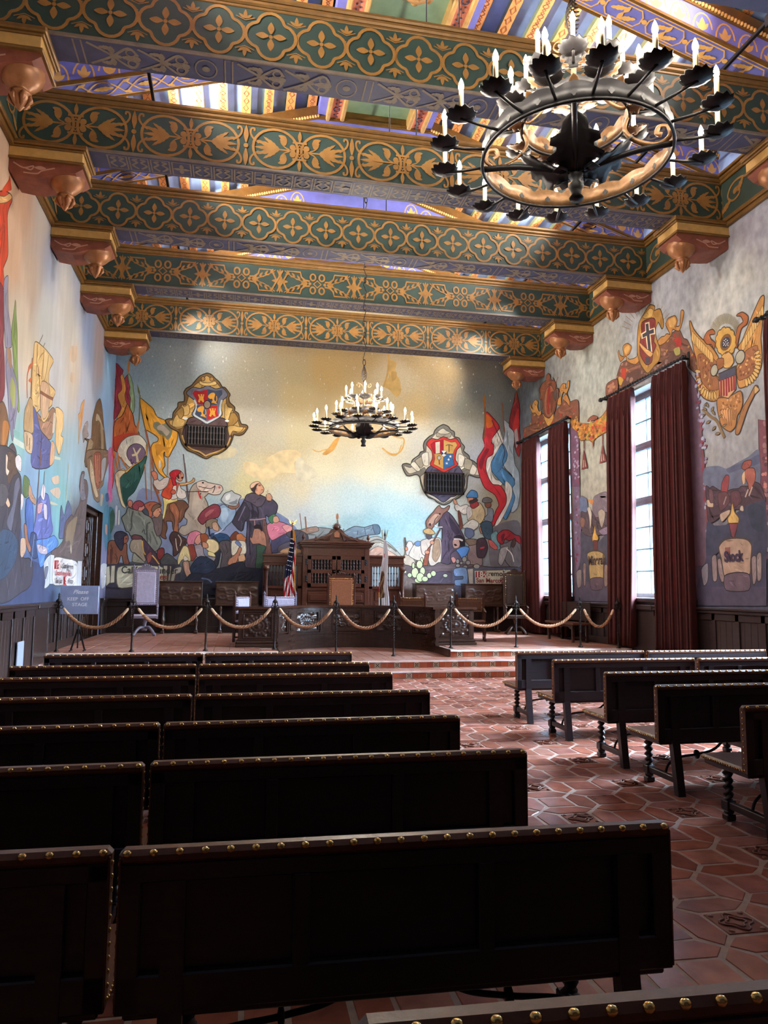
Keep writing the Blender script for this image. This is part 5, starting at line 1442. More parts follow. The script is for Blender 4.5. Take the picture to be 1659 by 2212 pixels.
P|126 68 78 0 0.8|1111 279 1090 277 1094 267 1100 255 1106 257
P|184 154 134 1 1.2|1140 240 1124 251 1093 252 1069 248 1059 238 1063 213 1067 192 1097 196 1128 191 1132 207 1135 222
P|154 134 134 1 0.9|1161 222 1150 225 1150 186 1160 184
P|154 134 134 1 0.9|1145 218 1138 219 1133 197 1130 184 1137 181 1144 197
P|154 134 134 1 0.9|1059 217 1049 219 1051 185 1058 177
P|160 142 140 1 0.9|1046 221 1037 224 1039 187 1047 183
P|150 142 152 1 0.9|1192 203 1174 213 1176 184 1187 175
P|112 94 106 1 0.7|1128 190 1097 195 1067 191 1070 167 1126 167
P|150 96 88 0 0|1125 239 1111 239 1112 216 1123 214
P|130 110 132 0 0.4|1698 602 1661 572 1664 453 1665 391 1662 314 1662 237 1691 207 1701 254 1702 348
P|128 114 122 1 0.3|1663 391 1629 382 1623 362 1602 350 1594 382 1525 384 1517 302 1660 313
P|112 124 154 1 0|1663 391 1633 382 1630 353 1664 353
P|196 134 84 1 0|1623 380 1597 376 1601 365 1617 373
P|84 82 96 1 0|1663 306 1605 287 1572 277 1518 294 1513 169 1676 169 1666 253
P|94 84 100 0 0|1698 185 1510 184 1512 140 1704 138
P|94 78 84 1 0.5|1661 353 1634 349 1611 355 1587 334 1569 333 1545 342 1519 331 1518 295 1571 292 1605 290 1653 304
P|184 168 152 1 0.5|1573 345 1556 350 1541 340 1546 324 1558 308 1567 321
P|210 196 178 1 0.3|1627 359 1614 361 1606 342 1614 310 1618 340
P|150 110 96 1 0.3|1661 341 1641 333 1649 316 1665 323
P|150 130 150 1 0.3|1571 301 1541 307 1523 308 1521 294 1553 291
P|218 168 84 1 0.8|1591 314 1586 296 1575 285 1584 279 1602 280 1604 288 1596 301
P|108 62 62 0 0.7|1599 281 1580 279 1578 256 1599 257
P|188 158 108 1 1.2|1631 250 1607 255 1573 253 1549 243 1556 219 1559 192 1594 195 1620 192 1624 228
P|154 128 118 1 0.8|1654 225 1642 226 1645 180 1652 178
P|154 128 118 1 0.8|1549 219 1536 219 1538 178 1551 176
P|154 128 118 1 0.8|1533 225 1524 227 1526 185 1536 182
P|150 136 134 1 0.8|1691 208 1666 213 1668 177 1686 172
P|108 88 98 1 0.6|1617 191 1560 192 1565 168 1614 167
E|168 156 186 0|1678.0 547.0 3.8 3.6
E|168 156 186 0|1667.7 548.4 3.8 4.2
E|142 74 90 0|1675.7 546.2 5.9 3.7
E|140 120 150 0|1671.4 556.2 5.0 3.8
E|142 74 90 0|1677.6 546.4 5.3 2.7
E|142 74 90 0|1675.1 553.7 4.8 2.2
E|142 74 90 0|1679.8 543.5 5.3 3.1
E|142 74 90 0|1663.9 507.7 4.8 3.6
E|142 74 90 0|1679.5 506.5 6.5 3.5
E|168 156 186 0|1679.0 522.6 5.6 2.1
E|140 120 150 0|1676.0 515.2 6.1 3.0
E|140 120 150 0|1677.6 502.6 3.6 2.4
E|140 120 150 0|1667.9 519.4 3.6 3.3
E|142 74 90 0|1663.1 498.9 5.2 3.4
E|142 74 90 0|1680.8 469.9 6.1 2.6
E|140 120 150 0|1679.6 486.8 5.6 4.2
E|168 156 186 0|1687.9 481.5 3.6 3.9
E|142 74 90 0|1672.7 483.8 4.6 2.8
E|140 120 150 0|1670.6 478.7 5.7 2.2
E|168 156 186 0|1686.7 484.9 4.1 2.8
E|140 120 150 0|1677.0 471.6 4.0 2.2
E|142 74 90 0|1688.0 431.2 4.1 2.4
E|140 120 150 0|1667.8 437.3 4.4 2.7
E|168 156 186 0|1678.6 438.2 4.4 2.2
E|140 120 150 0|1682.5 435.5 4.9 2.9
E|142 74 90 0|1686.0 426.5 4.1 2.7
E|142 74 90 0|1672.9 441.9 5.6 3.7
E|168 156 186 0|1676.7 428.3 3.9 3.4
E|168 156 186 0|1684.2 384.2 3.5 3.9
E|140 120 150 0|1681.1 408.2 6.3 2.1
E|140 120 150 0|1680.6 384.5 5.0 2.7
E|168 156 186 0|1676.9 392.9 6.0 3.6
E|142 74 90 0|1687.5 391.0 6.4 2.5
E|142 74 90 0|1680.6 389.5 6.3 2.8
E|140 120 150 0|1678.8 390.2 5.4 2.1
E|142 74 90 0|1683.9 362.8 4.7 2.3
E|140 120 150 0|1690.3 356.5 5.3 3.1
E|140 120 150 0|1675.6 345.7 6.1 2.2
E|142 74 90 0|1683.3 347.0 3.7 3.3
E|142 74 90 0|1673.4 346.3 3.3 2.9
E|140 120 150 0|1670.6 360.9 4.5 3.6
E|168 156 186 0|1682.9 348.7 5.6 2.3
E|140 120 150 0|1681.8 324.3 5.3 3.5
E|140 120 150 0|1694.1 325.3 6.1 3.2
E|168 156 186 0|1688.8 306.1 6.3 2.8
E|168 156 186 0|1689.4 329.2 5.9 3.4
E|140 120 150 0|1693.4 331.4 6.5 4.2
E|140 120 150 0|1674.8 323.7 5.7 3.4
E|142 74 90 0|1681.3 329.9 4.0 3.6
E|140 120 150 0|1681.1 280.2 5.3 3.4
E|140 120 150 0|1677.3 272.1 4.7 2.7
E|140 120 150 0|1687.5 291.6 5.0 2.7
E|142 74 90 0|1680.9 291.1 4.1 3.7
E|140 120 150 0|1683.0 284.3 4.7 2.2
E|140 120 150 0|1689.5 291.0 4.2 2.5
E|142 74 90 0|1673.7 278.9 4.4 3.4
E|142 74 90 0|1687.9 236.3 4.6 3.3
E|142 74 90 0|1691.9 241.9 5.2 3.8
E|142 74 90 0|1687.3 251.0 4.1 3.8
E|140 120 150 0|1689.5 248.7 4.9 3.7
E|142 74 90 0|1692.8 228.9 4.0 3.1
E|142 74 90 0|1682.5 251.1 5.3 3.8
E|142 74 90 0|1687.1 250.7 5.5 2.7
P|128 82 64 1 0.6|2016 636 1978 636 1961 645 1956 664 1934 668 1894 648 1874 648 1828 612 1794 637 1757 646 1743 664 1725 663 1713 641 1665 633 1664 578 1689 571 1709 576 1711 601 1844 601 1932 601 2017 606
E|118 88 84 0|1971.0 613.1 6.9 3.5
E|176 140 70 0|1670.6 586.3 4.7 3.5
E|150 94 74 0|1706.3 622.9 5.0 2.4
E|182 66 50 0|1894.5 627.0 6.1 3.2
E|182 66 50 0|1720.5 646.7 5.2 2.7
E|182 66 50 0|1685.6 611.7 3.4 3.6
E|176 140 70 0|1901.8 651.9 5.8 3.6
E|166 116 96 0|1890.4 609.5 6.6 2.4
E|118 88 84 0|1796.2 626.9 4.5 3.2
E|150 94 74 0|1889.9 601.6 5.8 3.1
E|150 94 74 0|1745.7 614.8 4.7 2.8
E|176 140 70 0|1964.6 640.5 5.0 2.1
E|166 116 96 0|1688.9 604.6 4.7 2.0
E|182 66 50 0|1788.1 604.4 4.1 2.4
E|166 116 96 0|1818.8 615.7 4.9 3.1
E|176 140 70 0|1868.2 633.5 5.8 3.7
E|182 66 50 0|2015.6 618.7 7.5 2.8
E|118 88 84 0|1872.3 625.4 5.1 2.3
E|182 66 50 0|1876.0 631.3 6.4 2.2
E|150 94 74 0|1932.8 622.9 5.7 2.1
E|118 88 84 0|1980.6 630.4 5.9 3.3
E|150 94 74 0|1772.3 633.5 5.5 3.7
E|166 116 96 0|1696.6 590.4 5.1 3.4
E|176 140 70 0|1869.5 606.8 5.2 3.6
E|150 94 74 0|1692.4 586.6 4.0 2.3
E|118 88 84 0|1741.6 621.0 5.9 1.9
E|182 66 50 0|1711.5 603.0 5.3 2.4
E|176 140 70 0|1931.0 603.2 6.7 3.3
E|118 88 84 0|1902.0 604.8 3.7 3.9
E|176 140 70 0|1872.5 623.4 6.0 2.3
E|166 116 96 0|1909.8 647.3 6.7 3.4
E|176 140 70 0|1925.9 613.4 6.7 2.1
E|166 116 96 0|1704.4 595.2 3.2 3.0
E|166 116 96 0|1741.2 642.0 5.5 2.8
E|166 116 96 0|1811.2 621.7 6.6 3.3
E|182 66 50 0|1765.3 619.4 5.7 3.7
E|150 94 74 0|2007.0 628.7 4.7 4.2
E|176 140 70 0|1910.0 623.8 4.6 3.2
E|182 66 50 0|1813.5 610.1 5.4 3.7
E|176 140 70 0|1699.5 593.9 4.5 2.7
E|176 140 70 0|1934.8 659.1 7.5 2.7
E|118 88 84 0|1880.9 641.9 4.4 2.8
E|176 140 70 0|1675.7 593.0 5.5 2.2
E|150 94 74 0|1919.7 634.6 7.0 3.3
P|128 78 56 1 0.9|1851 736 1851 748 1838 751 1826 741 1829 730 1805 722 1790 705 1794 697 1776 692 1777 673 1789 657 1800 639 1828 628 1851 631 1874 653 1881 683 1897 697 1888 708 1900 722 1875 735
E|158 102 74 0.7|1833.6 672.9 34.3 43.3
P|146 52 46 1 0.3|1840 712 1828 712 1825 685 1834 662 1834 639 1850 646 1850 675
P|122 70 54 1 0.4|1825 692 1803 689 1808 655 1823 640
E|90 84 78 0.6|1793.9 680.4 8.7 14.2
E|90 84 78 0.6|1886.5 677.9 8.0 14.8
P|206 156 86 1 0.5|1877 649 1862 636 1835 626 1809 633 1813 618 1840 606 1859 622
L|128 78 56 3|1809 733 1791 708
L|128 78 56 3|1774 724 1795 711
L|128 78 56 3|1901 725 1883 707
L|128 78 56 3|1870 734 1887 715
P|192 138 76 1 0.7|1967 698 1958 685 1942 676 1951 691 1929 701 1910 690 1916 679 1905 662 1893 661 1889 652 1910 651 1930 665 1951 670 1966 687
P|192 138 76 1 0.7|1778 665 1759 671 1767 689 1752 698 1734 693 1734 682 1721 681 1721 694 1710 695 1714 679 1729 668 1746 677 1760 662 1760 647 1782 652
P|186 128 72 1 0.7|1750 660 1729 665 1712 644 1713 632 1726 644
P|178 118 62 1 0.6|1708 600 1688 588 1663 577 1629 565 1596 560 1564 562 1541 566 1508 577 1510 529 1543 524 1577 521 1592 514 1615 526 1652 530 1670 550 1699 573
E|214 150 70 0|1596.1 532.8 4.8 2.3
E|196 70 52 0|1570.3 559.5 4.0 3.8
E|100 72 56 0|1612.9 553.2 3.9 4.4
E|160 130 60 0|1512.5 543.0 5.1 3.5
E|214 150 70 0|1557.9 532.8 5.6 4.0
E|176 156 74 0|1612.8 537.8 4.7 3.7
E|176 156 74 0|1590.4 547.0 5.0 4.0
E|214 150 70 0|1602.7 556.0 6.0 4.4
E|100 72 56 0|1511.3 559.8 6.2 2.6
E|214 150 70 0|1666.1 555.3 5.7 3.7
E|206 120 60 0|1528.5 548.2 5.5 3.9
E|176 156 74 0|1559.6 557.1 4.6 3.9
E|196 70 52 0|1524.6 544.0 3.6 4.6
E|214 150 70 0|1661.9 560.3 4.5 2.9
E|196 70 52 0|1537.1 536.9 6.4 2.5
E|214 150 70 0|1670.0 578.4 5.7 4.1
E|160 130 60 0|1632.8 559.4 6.0 4.6
E|160 130 60 0|1553.6 552.2 4.6 3.1
E|214 150 70 0|1610.5 529.5 4.9 4.0
E|206 120 60 0|1558.7 531.9 3.5 4.6
E|214 150 70 0|1511.2 560.4 5.6 2.9
E|214 150 70 0|1668.3 564.0 6.9 3.3
E|214 150 70 0|1550.2 558.5 3.9 4.2
E|206 120 60 0|1537.2 526.4 4.2 2.3
E|100 72 56 0|1515.9 566.3 5.2 4.4
E|176 156 74 0|1541.2 561.6 3.7 3.9
E|160 130 60 0|1515.8 552.1 4.5 3.9
E|100 72 56 0|1527.8 532.7 5.0 3.3
E|196 70 52 0|1516.9 561.9 6.2 3.2
E|100 72 56 0|1678.7 575.4 4.1 4.5
E|196 70 52 0|1588.2 547.4 6.1 4.0
E|176 156 74 0|1688.3 565.2 4.8 5.0
E|196 70 52 0|1570.9 546.5 4.0 2.4
E|206 120 60 0|1532.1 552.9 4.9 2.5
E|160 130 60 0|1593.3 518.7 3.7 4.3
E|206 120 60 0|1621.8 544.1 7.0 3.5
E|176 156 74 0|1561.6 526.6 5.9 3.5
E|196 70 52 0|1509.5 553.5 3.3 2.2
E|214 150 70 0|1546.5 530.1 3.4 2.8
E|196 70 52 0|1529.2 532.7 6.4 4.3
E|206 120 60 0|1530.3 547.2 5.2 4.2
E|160 130 60 0|1656.0 554.2 3.9 2.8
E|100 72 56 0|1624.8 527.4 5.4 2.4
E|160 130 60 0|1609.2 552.2 6.0 3.7
E|196 70 52 0|1555.4 544.4 4.8 3.2
E|100 72 56 0|1519.9 534.7 4.2 3.8
E|176 156 74 0|1593.5 547.5 3.6 2.9
E|176 156 74 0|1667.0 549.4 6.8 4.6
E|100 72 56 0|1587.8 525.6 5.8 4.4
E|176 156 74 0|1603.0 550.3 4.2 3.8
E|196 70 52 0|1585.9 537.0 4.5 3.3
E|100 72 56 0|1652.8 568.2 6.4 3.2
E|160 130 60 0|1515.4 543.8 3.9 3.2
E|206 120 60 0|1607.8 544.3 6.7 3.6
E|176 156 74 0|1559.6 555.7 6.2 4.4
E|214 150 70 0|1620.5 533.3 5.8 3.2
E|176 156 74 0|1542.4 527.4 4.7 3.3
E|214 150 70 0|1683.3 585.5 7.3 4.8
E|160 130 60 0|1649.6 544.4 4.8 3.4
E|196 70 52 0|1634.8 565.3 6.5 4.2
E|206 120 60 0|1525.7 561.0 4.2 2.2
E|160 130 60 0|1537.1 558.4 5.7 4.6
E|160 130 60 0|1615.4 530.7 5.9 3.5
E|100 72 56 0|1592.2 559.3 5.6 3.2
E|206 120 60 0|1609.0 542.7 5.4 2.7
E|196 70 52 0|1512.0 558.9 3.2 3.2
E|214 150 70 0|1601.7 538.4 6.5 2.3
E|206 120 60 0|1575.0 558.0 4.4 4.0
E|196 70 52 0|1519.9 543.0 4.5 3.2
E|196 70 52 0|1523.6 532.7 4.7 3.3
E|176 156 74 0|1606.2 545.3 6.4 3.1
E|176 156 74 0|1526.3 552.3 5.7 4.4
E|176 156 74 0|1559.1 557.0 3.9 4.1
E|176 156 74 0|1518.8 566.8 4.6 4.1
E|176 156 74 0|1619.2 538.7 4.9 2.4
E|214 150 70 0|1604.1 546.6 4.0 4.8
E|206 120 60 0|1609.3 550.6 6.4 4.3
E|196 70 52 0|1541.0 530.7 5.6 2.5
E|176 156 74 0|1524.2 558.0 5.5 3.0
E|206 120 60 0|1636.6 565.2 6.2 4.8
E|196 70 52 0|1675.1 557.0 6.4 2.9
E|160 130 60 0|1574.1 524.2 6.1 2.7
E|214 150 70 0|1657.5 538.9 6.4 2.6
E|160 130 60 0|1615.7 526.5 6.2 4.5
E|214 150 70 0|1654.9 547.6 6.8 4.3
E|196 70 52 0|1517.1 529.6 5.9 4.2
E|100 72 56 0|1627.9 537.5 7.3 4.6
E|214 150 70 0|1690.6 570.6 5.9 4.3
E|214 150 70 0|1590.0 555.6 5.4 4.2
E|214 150 70 0|1631.1 556.8 4.7 4.2
E|214 150 70 0|1674.4 569.9 6.7 3.7
E|196 70 52 0|1590.2 547.8 4.7 4.3
E|160 130 60 0|1610.5 542.3 6.9 4.3
E|100 72 56 0|1508.1 573.6 3.6 4.1
E|196 70 52 0|1596.9 524.3 6.5 4.7
E|206 120 60 0|1640.0 539.6 4.1 3.0
E|160 130 60 0|1701.4 589.0 5.4 3.7
E|196 70 52 0|1542.2 530.4 4.3 3.2
E|214 150 70 0|1553.4 557.8 4.3 3.2
E|214 150 70 0|1607.3 546.9 4.4 4.3
E|206 120 60 0|1706.4 598.2 6.2 4.2
E|100 72 56 0|1665.9 559.6 6.8 3.7
E|100 72 56 0|1567.6 535.3 6.0 3.1
E|206 120 60 0|1565.6 557.9 5.5 3.2
E|160 130 60 0|1669.4 549.2 5.8 4.5
E|100 72 56 0|1605.7 531.0 6.4 3.2
E|176 156 74 0|1599.6 559.7 7.0 4.6
E|176 156 74 0|1619.5 528.2 4.5 2.3
E|214 150 70 0|1573.4 523.9 6.3 4.5
E|206 120 60 0|1511.9 567.2 5.4 3.3
P|142 86 66 0 0|1595 516 1586 514 1590 496
P|142 86 66 1 0.5|1614 569 1604 575 1583 576 1566 568 1575 564
L|206 200 186 3|1599 568 1605 562
L|126 64 62 4|1637 526 1636 506
L|126 64 62 4|1543 523 1544 499
P|126 64 62 0 0.3|1638 507 1620 457 1651 457
P|126 64 62 0 0.3|1544 501 1528 458 1560 457
P|176 172 150 0 0|1641 479 1638 479 1639 461 1645 461
P|176 172 150 0 0|1633 478 1631 476 1628 461 1633 461
P|176 172 150 0 0|1550 479 1548 478 1548 460 1553 461
P|176 172 150 0 0|1543 477 1540 475 1537 461 1542 461
P|122 90 112 0 0.4|1707 577 1667 551 1663 510 1663 417 1709 424 1709 519
P|128 82 66 1 0.5|1518 633 1471 632 1472 599 1519 603
E|142 76 92 0|1694.6 462.9 4.3 2.9
E|166 150 178 0|1673.6 534.8 4.9 2.6
E|166 150 178 0|1669.1 510.2 5.1 2.5
E|166 150 178 0|1669.8 529.3 3.1 3.5
E|166 150 178 0|1686.2 453.8 6.0 3.2
E|142 76 92 0|1670.8 436.0 4.0 2.7
E|166 150 178 0|1686.0 441.5 4.0 3.9
E|166 150 178 0|1673.4 475.1 5.0 3.7
E|180 170 190 0|1666.7 441.3 5.3 2.3
E|180 170 190 0|1675.9 480.1 4.6 2.8
E|180 170 190 0|1680.8 544.2 4.1 2.9
E|166 150 178 0|1684.7 483.7 6.0 3.2
E|142 76 92 0|1679.5 511.1 3.5 2.3
E|166 150 178 0|1669.5 522.1 4.2 3.9
E|180 170 190 0|1674.2 465.9 4.1 2.5
E|166 150 178 0|1690.0 490.9 4.2 2.4
E|166 150 178 0|1690.6 457.6 4.9 2.4
E|166 150 178 0|1690.0 462.3 3.1 3.1
E|142 76 92 0|1688.6 458.5 5.5 2.1
E|142 76 92 0|1674.8 481.5 3.7 2.3
E|180 170 190 0|1679.6 449.8 6.0 2.3
E|142 76 92 0|1673.1 496.3 3.5 2.6
E|166 150 178 0|1693.2 476.5 3.7 3.7
E|180 170 190 0|1674.1 472.4 5.1 2.3
E|180 170 190 0|1670.9 519.7 4.5 3.9
E|180 170 190 0|1684.5 505.8 4.5 3.0
E|142 76 92 0|1678.1 471.9 4.5 3.4
E|180 170 190 0|1679.8 544.7 3.9 2.3
E|142 76 92 0|1686.7 493.7 3.1 2.3
E|166 150 178 0|1672.4 541.7 3.5 2.7
E|180 170 190 0|1688.2 470.8 5.4 3.3
E|142 76 92 0|1681.8 435.0 4.0 3.0
E|142 76 92 0|1668.3 526.8 3.1 3.3
E|180 170 190 0|1667.5 468.5 6.0 2.3
E|166 150 178 0|1670.3 480.2 4.0 3.6
E|142 76 92 0|1670.1 428.1 4.9 3.7
E|184 132 90 0|1489.9 620.0 4.5 3.8
E|184 132 90 0|1507.6 625.7 4.1 2.5
E|172 116 100 0|1509.6 626.0 4.2 3.2
E|172 116 100 0|1499.9 626.0 6.2 3.3
E|172 116 100 0|1488.9 625.9 6.1 4.2
E|172 116 100 0|1499.3 620.9 6.1 4.3
E|172 116 100 0|1496.0 614.5 5.4 3.2
E|172 116 100 0|1506.0 615.0 5.9 4.1
E|184 132 90 0|1508.0 626.1 5.2 3.0
E|184 132 90 0|1483.4 617.6 5.7 3.5'''.split('\n')
DATA['base_right'] = [(16.59, 7.56, 172, 176, 166), (15.43, 6.96, 166, 170, 162), (18.59, 6.89, 104, 112, 116), (17.4, 7.32, 152, 156, 152), (13.41, 7.62, 162, 166, 170), (12.58, 7.57, 166, 170, 176), (12.12, 7.57, 152, 156, 162), (11.16, 7.5, 152, 154, 160), (10.58, 6.91, 180, 180, 172), (10.09, 7.49, 156, 156, 166), (10.16, 6.34, 170, 172, 170), (11.2, 6.83, 180, 180, 174), (11.64, 3.92, 152, 150, 148), (11.25, 4.02, 150, 148, 152), (15.74, 5.05, 166, 166, 152), (16.01, 4.21, 170, 166, 152), (16.23, 4.69, 166, 166, 152), (10.75, 4.17, 150, 150, 152), (11.63, 1.94, 92, 84, 104), (16.11, 2.03, 100, 88, 104), (19.91, 6.68, 96, 104, 112), (10.92, 1.63, 86, 82, 100), (11.99, 4.85, 150, 156, 172)]
DATA['text'] = [('b', 'California under', (-2.982, 2.006), 0.254, (44, 40, 44), 0, 0.86, 0.004), ('b', 'Visualizes', (-2.602, 1.845), 0.22, (150, 66, 50), 0, 0.92, 0.003), ('b', 'conquer', (-2.109, 1.893), 0.102, (150, 66, 50), 0.3, 1.0, 0), ('b', 'Sovereignity', (-2.641, 1.656), 0.237, (44, 40, 44), 0.1, 0.92, 0.003), ('b', '1846', (6.781, 2.004), 0.232, (226, 206, 190), 0, 1.0, 0.006), ('b', 'F', (7.048, 2.006), 0.232, (226, 206, 190), 0, 0.85, 0.004), ('b', 'remont', (7.154, 2.041), 0.205, (52, 44, 48), 0, 1.0, 0.004), ('b', 'descends', (7.571, 2.039), 0.112, (80, 66, 60), 0.3, 1.25, 0), ('b', 'San Marcos', (6.794, 1.85), 0.176, (140, 44, 50), 0, 1.0, 0.004), ('b', 'Pass', (7.52, 1.87), 0.177, (110, 50, 54), 0, 1.0, 0.004), ('b', 'into', (7.798, 1.9), 0.084, (80, 66, 60), 0.3, 1.0, 0), ('b', 'Unites Santa', (6.794, 1.704), 0.166, (120, 44, 50), 0, 0.9, 0.003), ('b', 'Barbara', (7.554, 1.73), 0.177, (52, 44, 48), 0, 1.0, 0.004), ('l', '1602', (14.832, 1.986), 0.179, (226, 206, 200), 0, 1.35, 0.006), ('l', 'Le Coast Barnery zen', (15.248, 2.006), 0.135, (64, 52, 58), 0, 0.92, 0.004), ('l', 'Discovers & names the Channel', (14.853, 1.857), 0.132, (168, 60, 64), 0, 0.8, 0.003), ('l', 'San Juan', (14.886, 1.71), 0.132, (64, 52, 58), 0, 1.2, 0.004), ('l', 'S', (15.65, 1.706), 0.177, (226, 206, 200), 0, 1.6, 0.005), ('l', 't Victor', (15.874, 1.707), 0.141, (64, 52, 58), 0, 1.1, 0.003), ('r', 'Stock', (11.264, 2.151), 0.241, (58, 40, 66), 0, 0.86, 0.012), ('r', 'Minerals', (16.256, 2.242), 0.304, (66, 52, 54), 0, 0.82, 0.008)]
DATA['grille'] = [(-1.476, -0.362, 5.467, 6.074, 'dark spindle grille set in the painted castle and lion shield'), (5.238, 6.433, 4.381, 5.019, 'dark spindle grille set in the painted red bordered shield')]

# ------------------------------------------------------------------ the room
XL, XR, YB, YF = -3.36, 8.21, 20.5, -4.0
XC = 2.42
X3, Y3, Z3 = (1,0,0), (0,1,0), (0,0,1)
def unpack(s): return [float(v)/100.0 for v in s.split()]

def idw(pts):
    P = [(p[0], p[1], lin(p[2:5])) for p in pts]
    def f(u, z):
        sw = 0; c = [0,0,0]
        for a, b, col in P:
            d = (u-a)**2 + (z-b)**2 + .02
            w = 1.0/(d*d)
            sw += w
            for k in range(3): c[k] += w*col[k]
        return (c[0]/sw, c[1]/sw, c[2]/sw, 1.0)
    return f
def frange(a, b, st):
    n = max(1, int(round((b-a)/st))); return [a+(b-a)*i/n for i in range(n+1)]
def wall_grid(name, to3, u0, u1, z0, z1, step, holes, colf, mat, flip, reveal=None, revmat=None):
    us = set(round(v, 4) for v in frange(u0, u1, step)); zs = set(round(v, 4) for v in frange(z0, z1, step))
    for h in holes: us |= {h[0], h[1]}; zs |= {h[2], h[3]}
    us = sorted(us); zs = sorted(zs)
    cols = [[colf(u, z) for z in zs] for u in us]
    me = bpy.data.meshes.new(name); vs = [to3(u, z, 0) for u in us for z in zs]; nz = len(zs)
    fs = []; fc = []; mi = []
    for i in range(len(us)-1):
        for j in range(nz-1):
            cu, cz = (us[i]+us[i+1])/2, (zs[j]+zs[j+1])/2
            if any(h[0] < cu < h[1] and h[2] < cz < h[3] for h in holes): continue
            q = [(i,j),(i+1,j),(i+1,j+1),(i,j+1)]
            if flip: q = q[::-1]
            fs.append([a*nz+b for a, b in q]); fc.extend(cols[a][b] for a, b in q); mi.append(0)
    if reveal:
        for h in holes:
            r = [(h[0],h[2]),(h[1],h[2]),(h[1],h[3]),(h[0],h[3])]
            for k in range(4):
                a, b = r[k], r[(k+1) % 4]; o = len(vs)
                vs += [to3(a[0],a[1],0), to3(b[0],b[1],0), to3(b[0],b[1],reveal), to3(a[0],a[1],reveal)]
                fs.append([o,o+1,o+2,o+3]); fc.extend([(.7,.7,.68,1)]*4); mi.append(1)
    me.from_pydata(vs, [], fs)
    me.materials.append(mat); me.materials.append(revmat or mat)
    me.polygons.foreach_set('material_index', mi)
    ca = me.color_attributes.new('Col', 'FLOAT_COLOR', 'CORNER')
    ca.data.foreach_set('color', [v for c in fc for v in c])
    me.update()
    o = bpy.data.objects.new(name, me); COL.objects.link(o)
    return tag(o, kind='structure')

def mural(parent, name, rows, frame, mat, lift=.00003):
    """the painted figures: flat shapes one over the other on the wall"""
    O, U, V, W = [Vector(a) for a in frame]
    mb = MB(); k = 0
    rng = random.Random(11)
    def inside(p, poly):
        r = False; j = len(poly)-1
        for i in range(len(poly)):
            if (poly[i][1] > p[1]) != (poly[j][1] > p[1]) and p[0] < (poly[j][0]-poly[i][0])*(p[1]-poly[i][1])/(poly[j][1]-poly[i][1])+poly[i][0]: r = not r
            j = i
        return r
    def strokes(pts, col, o):
        """loose brush strokes inside a painted shape"""
        xs = [p[0] for p in pts]; ys = [p[1] for p in pts]; w, h = max(xs)-min(xs), max(ys)-min(ys)
        area = abs(sum(pts[i-1][0]*pts[i][1]-pts[i][0]*pts[i-1][1] for i in range(len(pts))))/2
        if area < .02: return
        n = min(44, int(area*30)+6); done = 0
        base = pi/2 if h > w else .6
        for _ in range(n*5):
            if done >= n: break
            cx, cy = rng.uniform(min(xs), max(xs)), rng.uniform(min(ys), max(ys)); a = base+rng.uniform(-.7, .7)
            L = rng.uniform(.10, .32)*max(w, h); b = rng.uniform(-.3, .3)
            path = []
            for i in range(7):
                t = i/6-.5; path.append((cx+L*(t*cos(a)-b*(t*t)*sin(a)), cy+L*(t*sin(a)+b*(t*t)*cos(a))))
            if not (inside(path[0], pts) and inside(path[3], pts) and inside(path[6], pts)): continue
            q = rng.choice((.5, .62, .74, .84, 1.2, 1.36, 1.6)); wd = min(.05, L*.14)*rng.uniform(.5, 1.2)
            c = tuple(min(1, v*q) for v in col[:3])+(1,)
            up_, dn = [], []
            for i, p in enumerate(path):
                f = sin(pi*(i+.15)/6.3)*wd/2; up_.append((p[0]-sin(a)*f, p[1]+cos(a)*f)); dn.append((p[0]+sin(a)*f, p[1]-cos(a)*f))
            mb.poly(up_+dn[::-1], o+W*(lift*.2*(done % 4+1)), U, V, 0, c); done += 1
    for row in rows:
        if not row: continue
        kind, head, nums = row.split('|')
        h = head.split(); col = lin([int(v) for v in h[:3]]); par = [float(v) for v in h[3:]]
        n = unpack(nums); pts = [(n[i], n[i+1]) for i in range(0, len(n), 2)]
        k += 1; o = O + W*(.002 + k*lift)
        if kind == 'P':
            sm, ow = int(par[0]), par[1]
            if sm: pts = crc(pts)
            if ow > 0:
                mb.ribbon(pts, ow*5.0/100, o, U, V, True, 0, tuple(.012+v*.16 for v in col[:3])+(1,))
                k += 1; o = O + W*(.002 + k*lift)
            mb.poly(pts, o, U, V, 0, col)
            if sm and ow > 0: strokes(pts, col, o)
        elif kind == 'L':
            if len(pts) > 2: pts = chaikin(pts, 2, False)
            mb.ribbon(pts, par[0]/100, o, U, V, False, 0, col)
        elif kind == 'E':
            (cx, cy), (rx, ry) = pts
            mb_pts = [(cx+rx*cos(2*pi*i/20), cy+ry*sin(2*pi*i/20)) for i in range(20)]
            if par and par[0] > 0:
                mb.ribbon(mb_pts, par[0]*5.2/100, o, U, V, True, 0, lin((52,42,46)))
                k += 1; o = O + W*(.002 + k*lift)
            mb.poly(mb_pts, o, U, V, 0, col)
    return mb.build(name, mat, parent), k

def wall_text(parent, txt, pos, size, rgb, rot, mat=None, shear=0.0, xs=1.0, name='lettering', ext=0.0, bold=0.0):
    cu = bpy.data.curves.new(name, 'FONT'); cu.body = txt; cu.size = size; cu.shear = shear; cu.extrude = ext; cu.offset = bold
    to = bpy.data.objects.new(name, cu); COL.objects.link(to)
    bpy.context.view_layer.update()
    me = bpy.data.meshes.new_from_object(to.evaluated_get(bpy.context.evaluated_depsgraph_get()))
    COL.objects.unlink(to); bpy.data.objects.remove(to)
    me.materials.clear(); me.materials.append(mat or pm('paint '+name, rgb, .7))
    o = bpy.data.objects.new(name, me); COL.objects.link(o); o.parent = parent
    o.location = pos; o.rotation_euler = rot; o.scale = (xs, 1, 1)
    return o

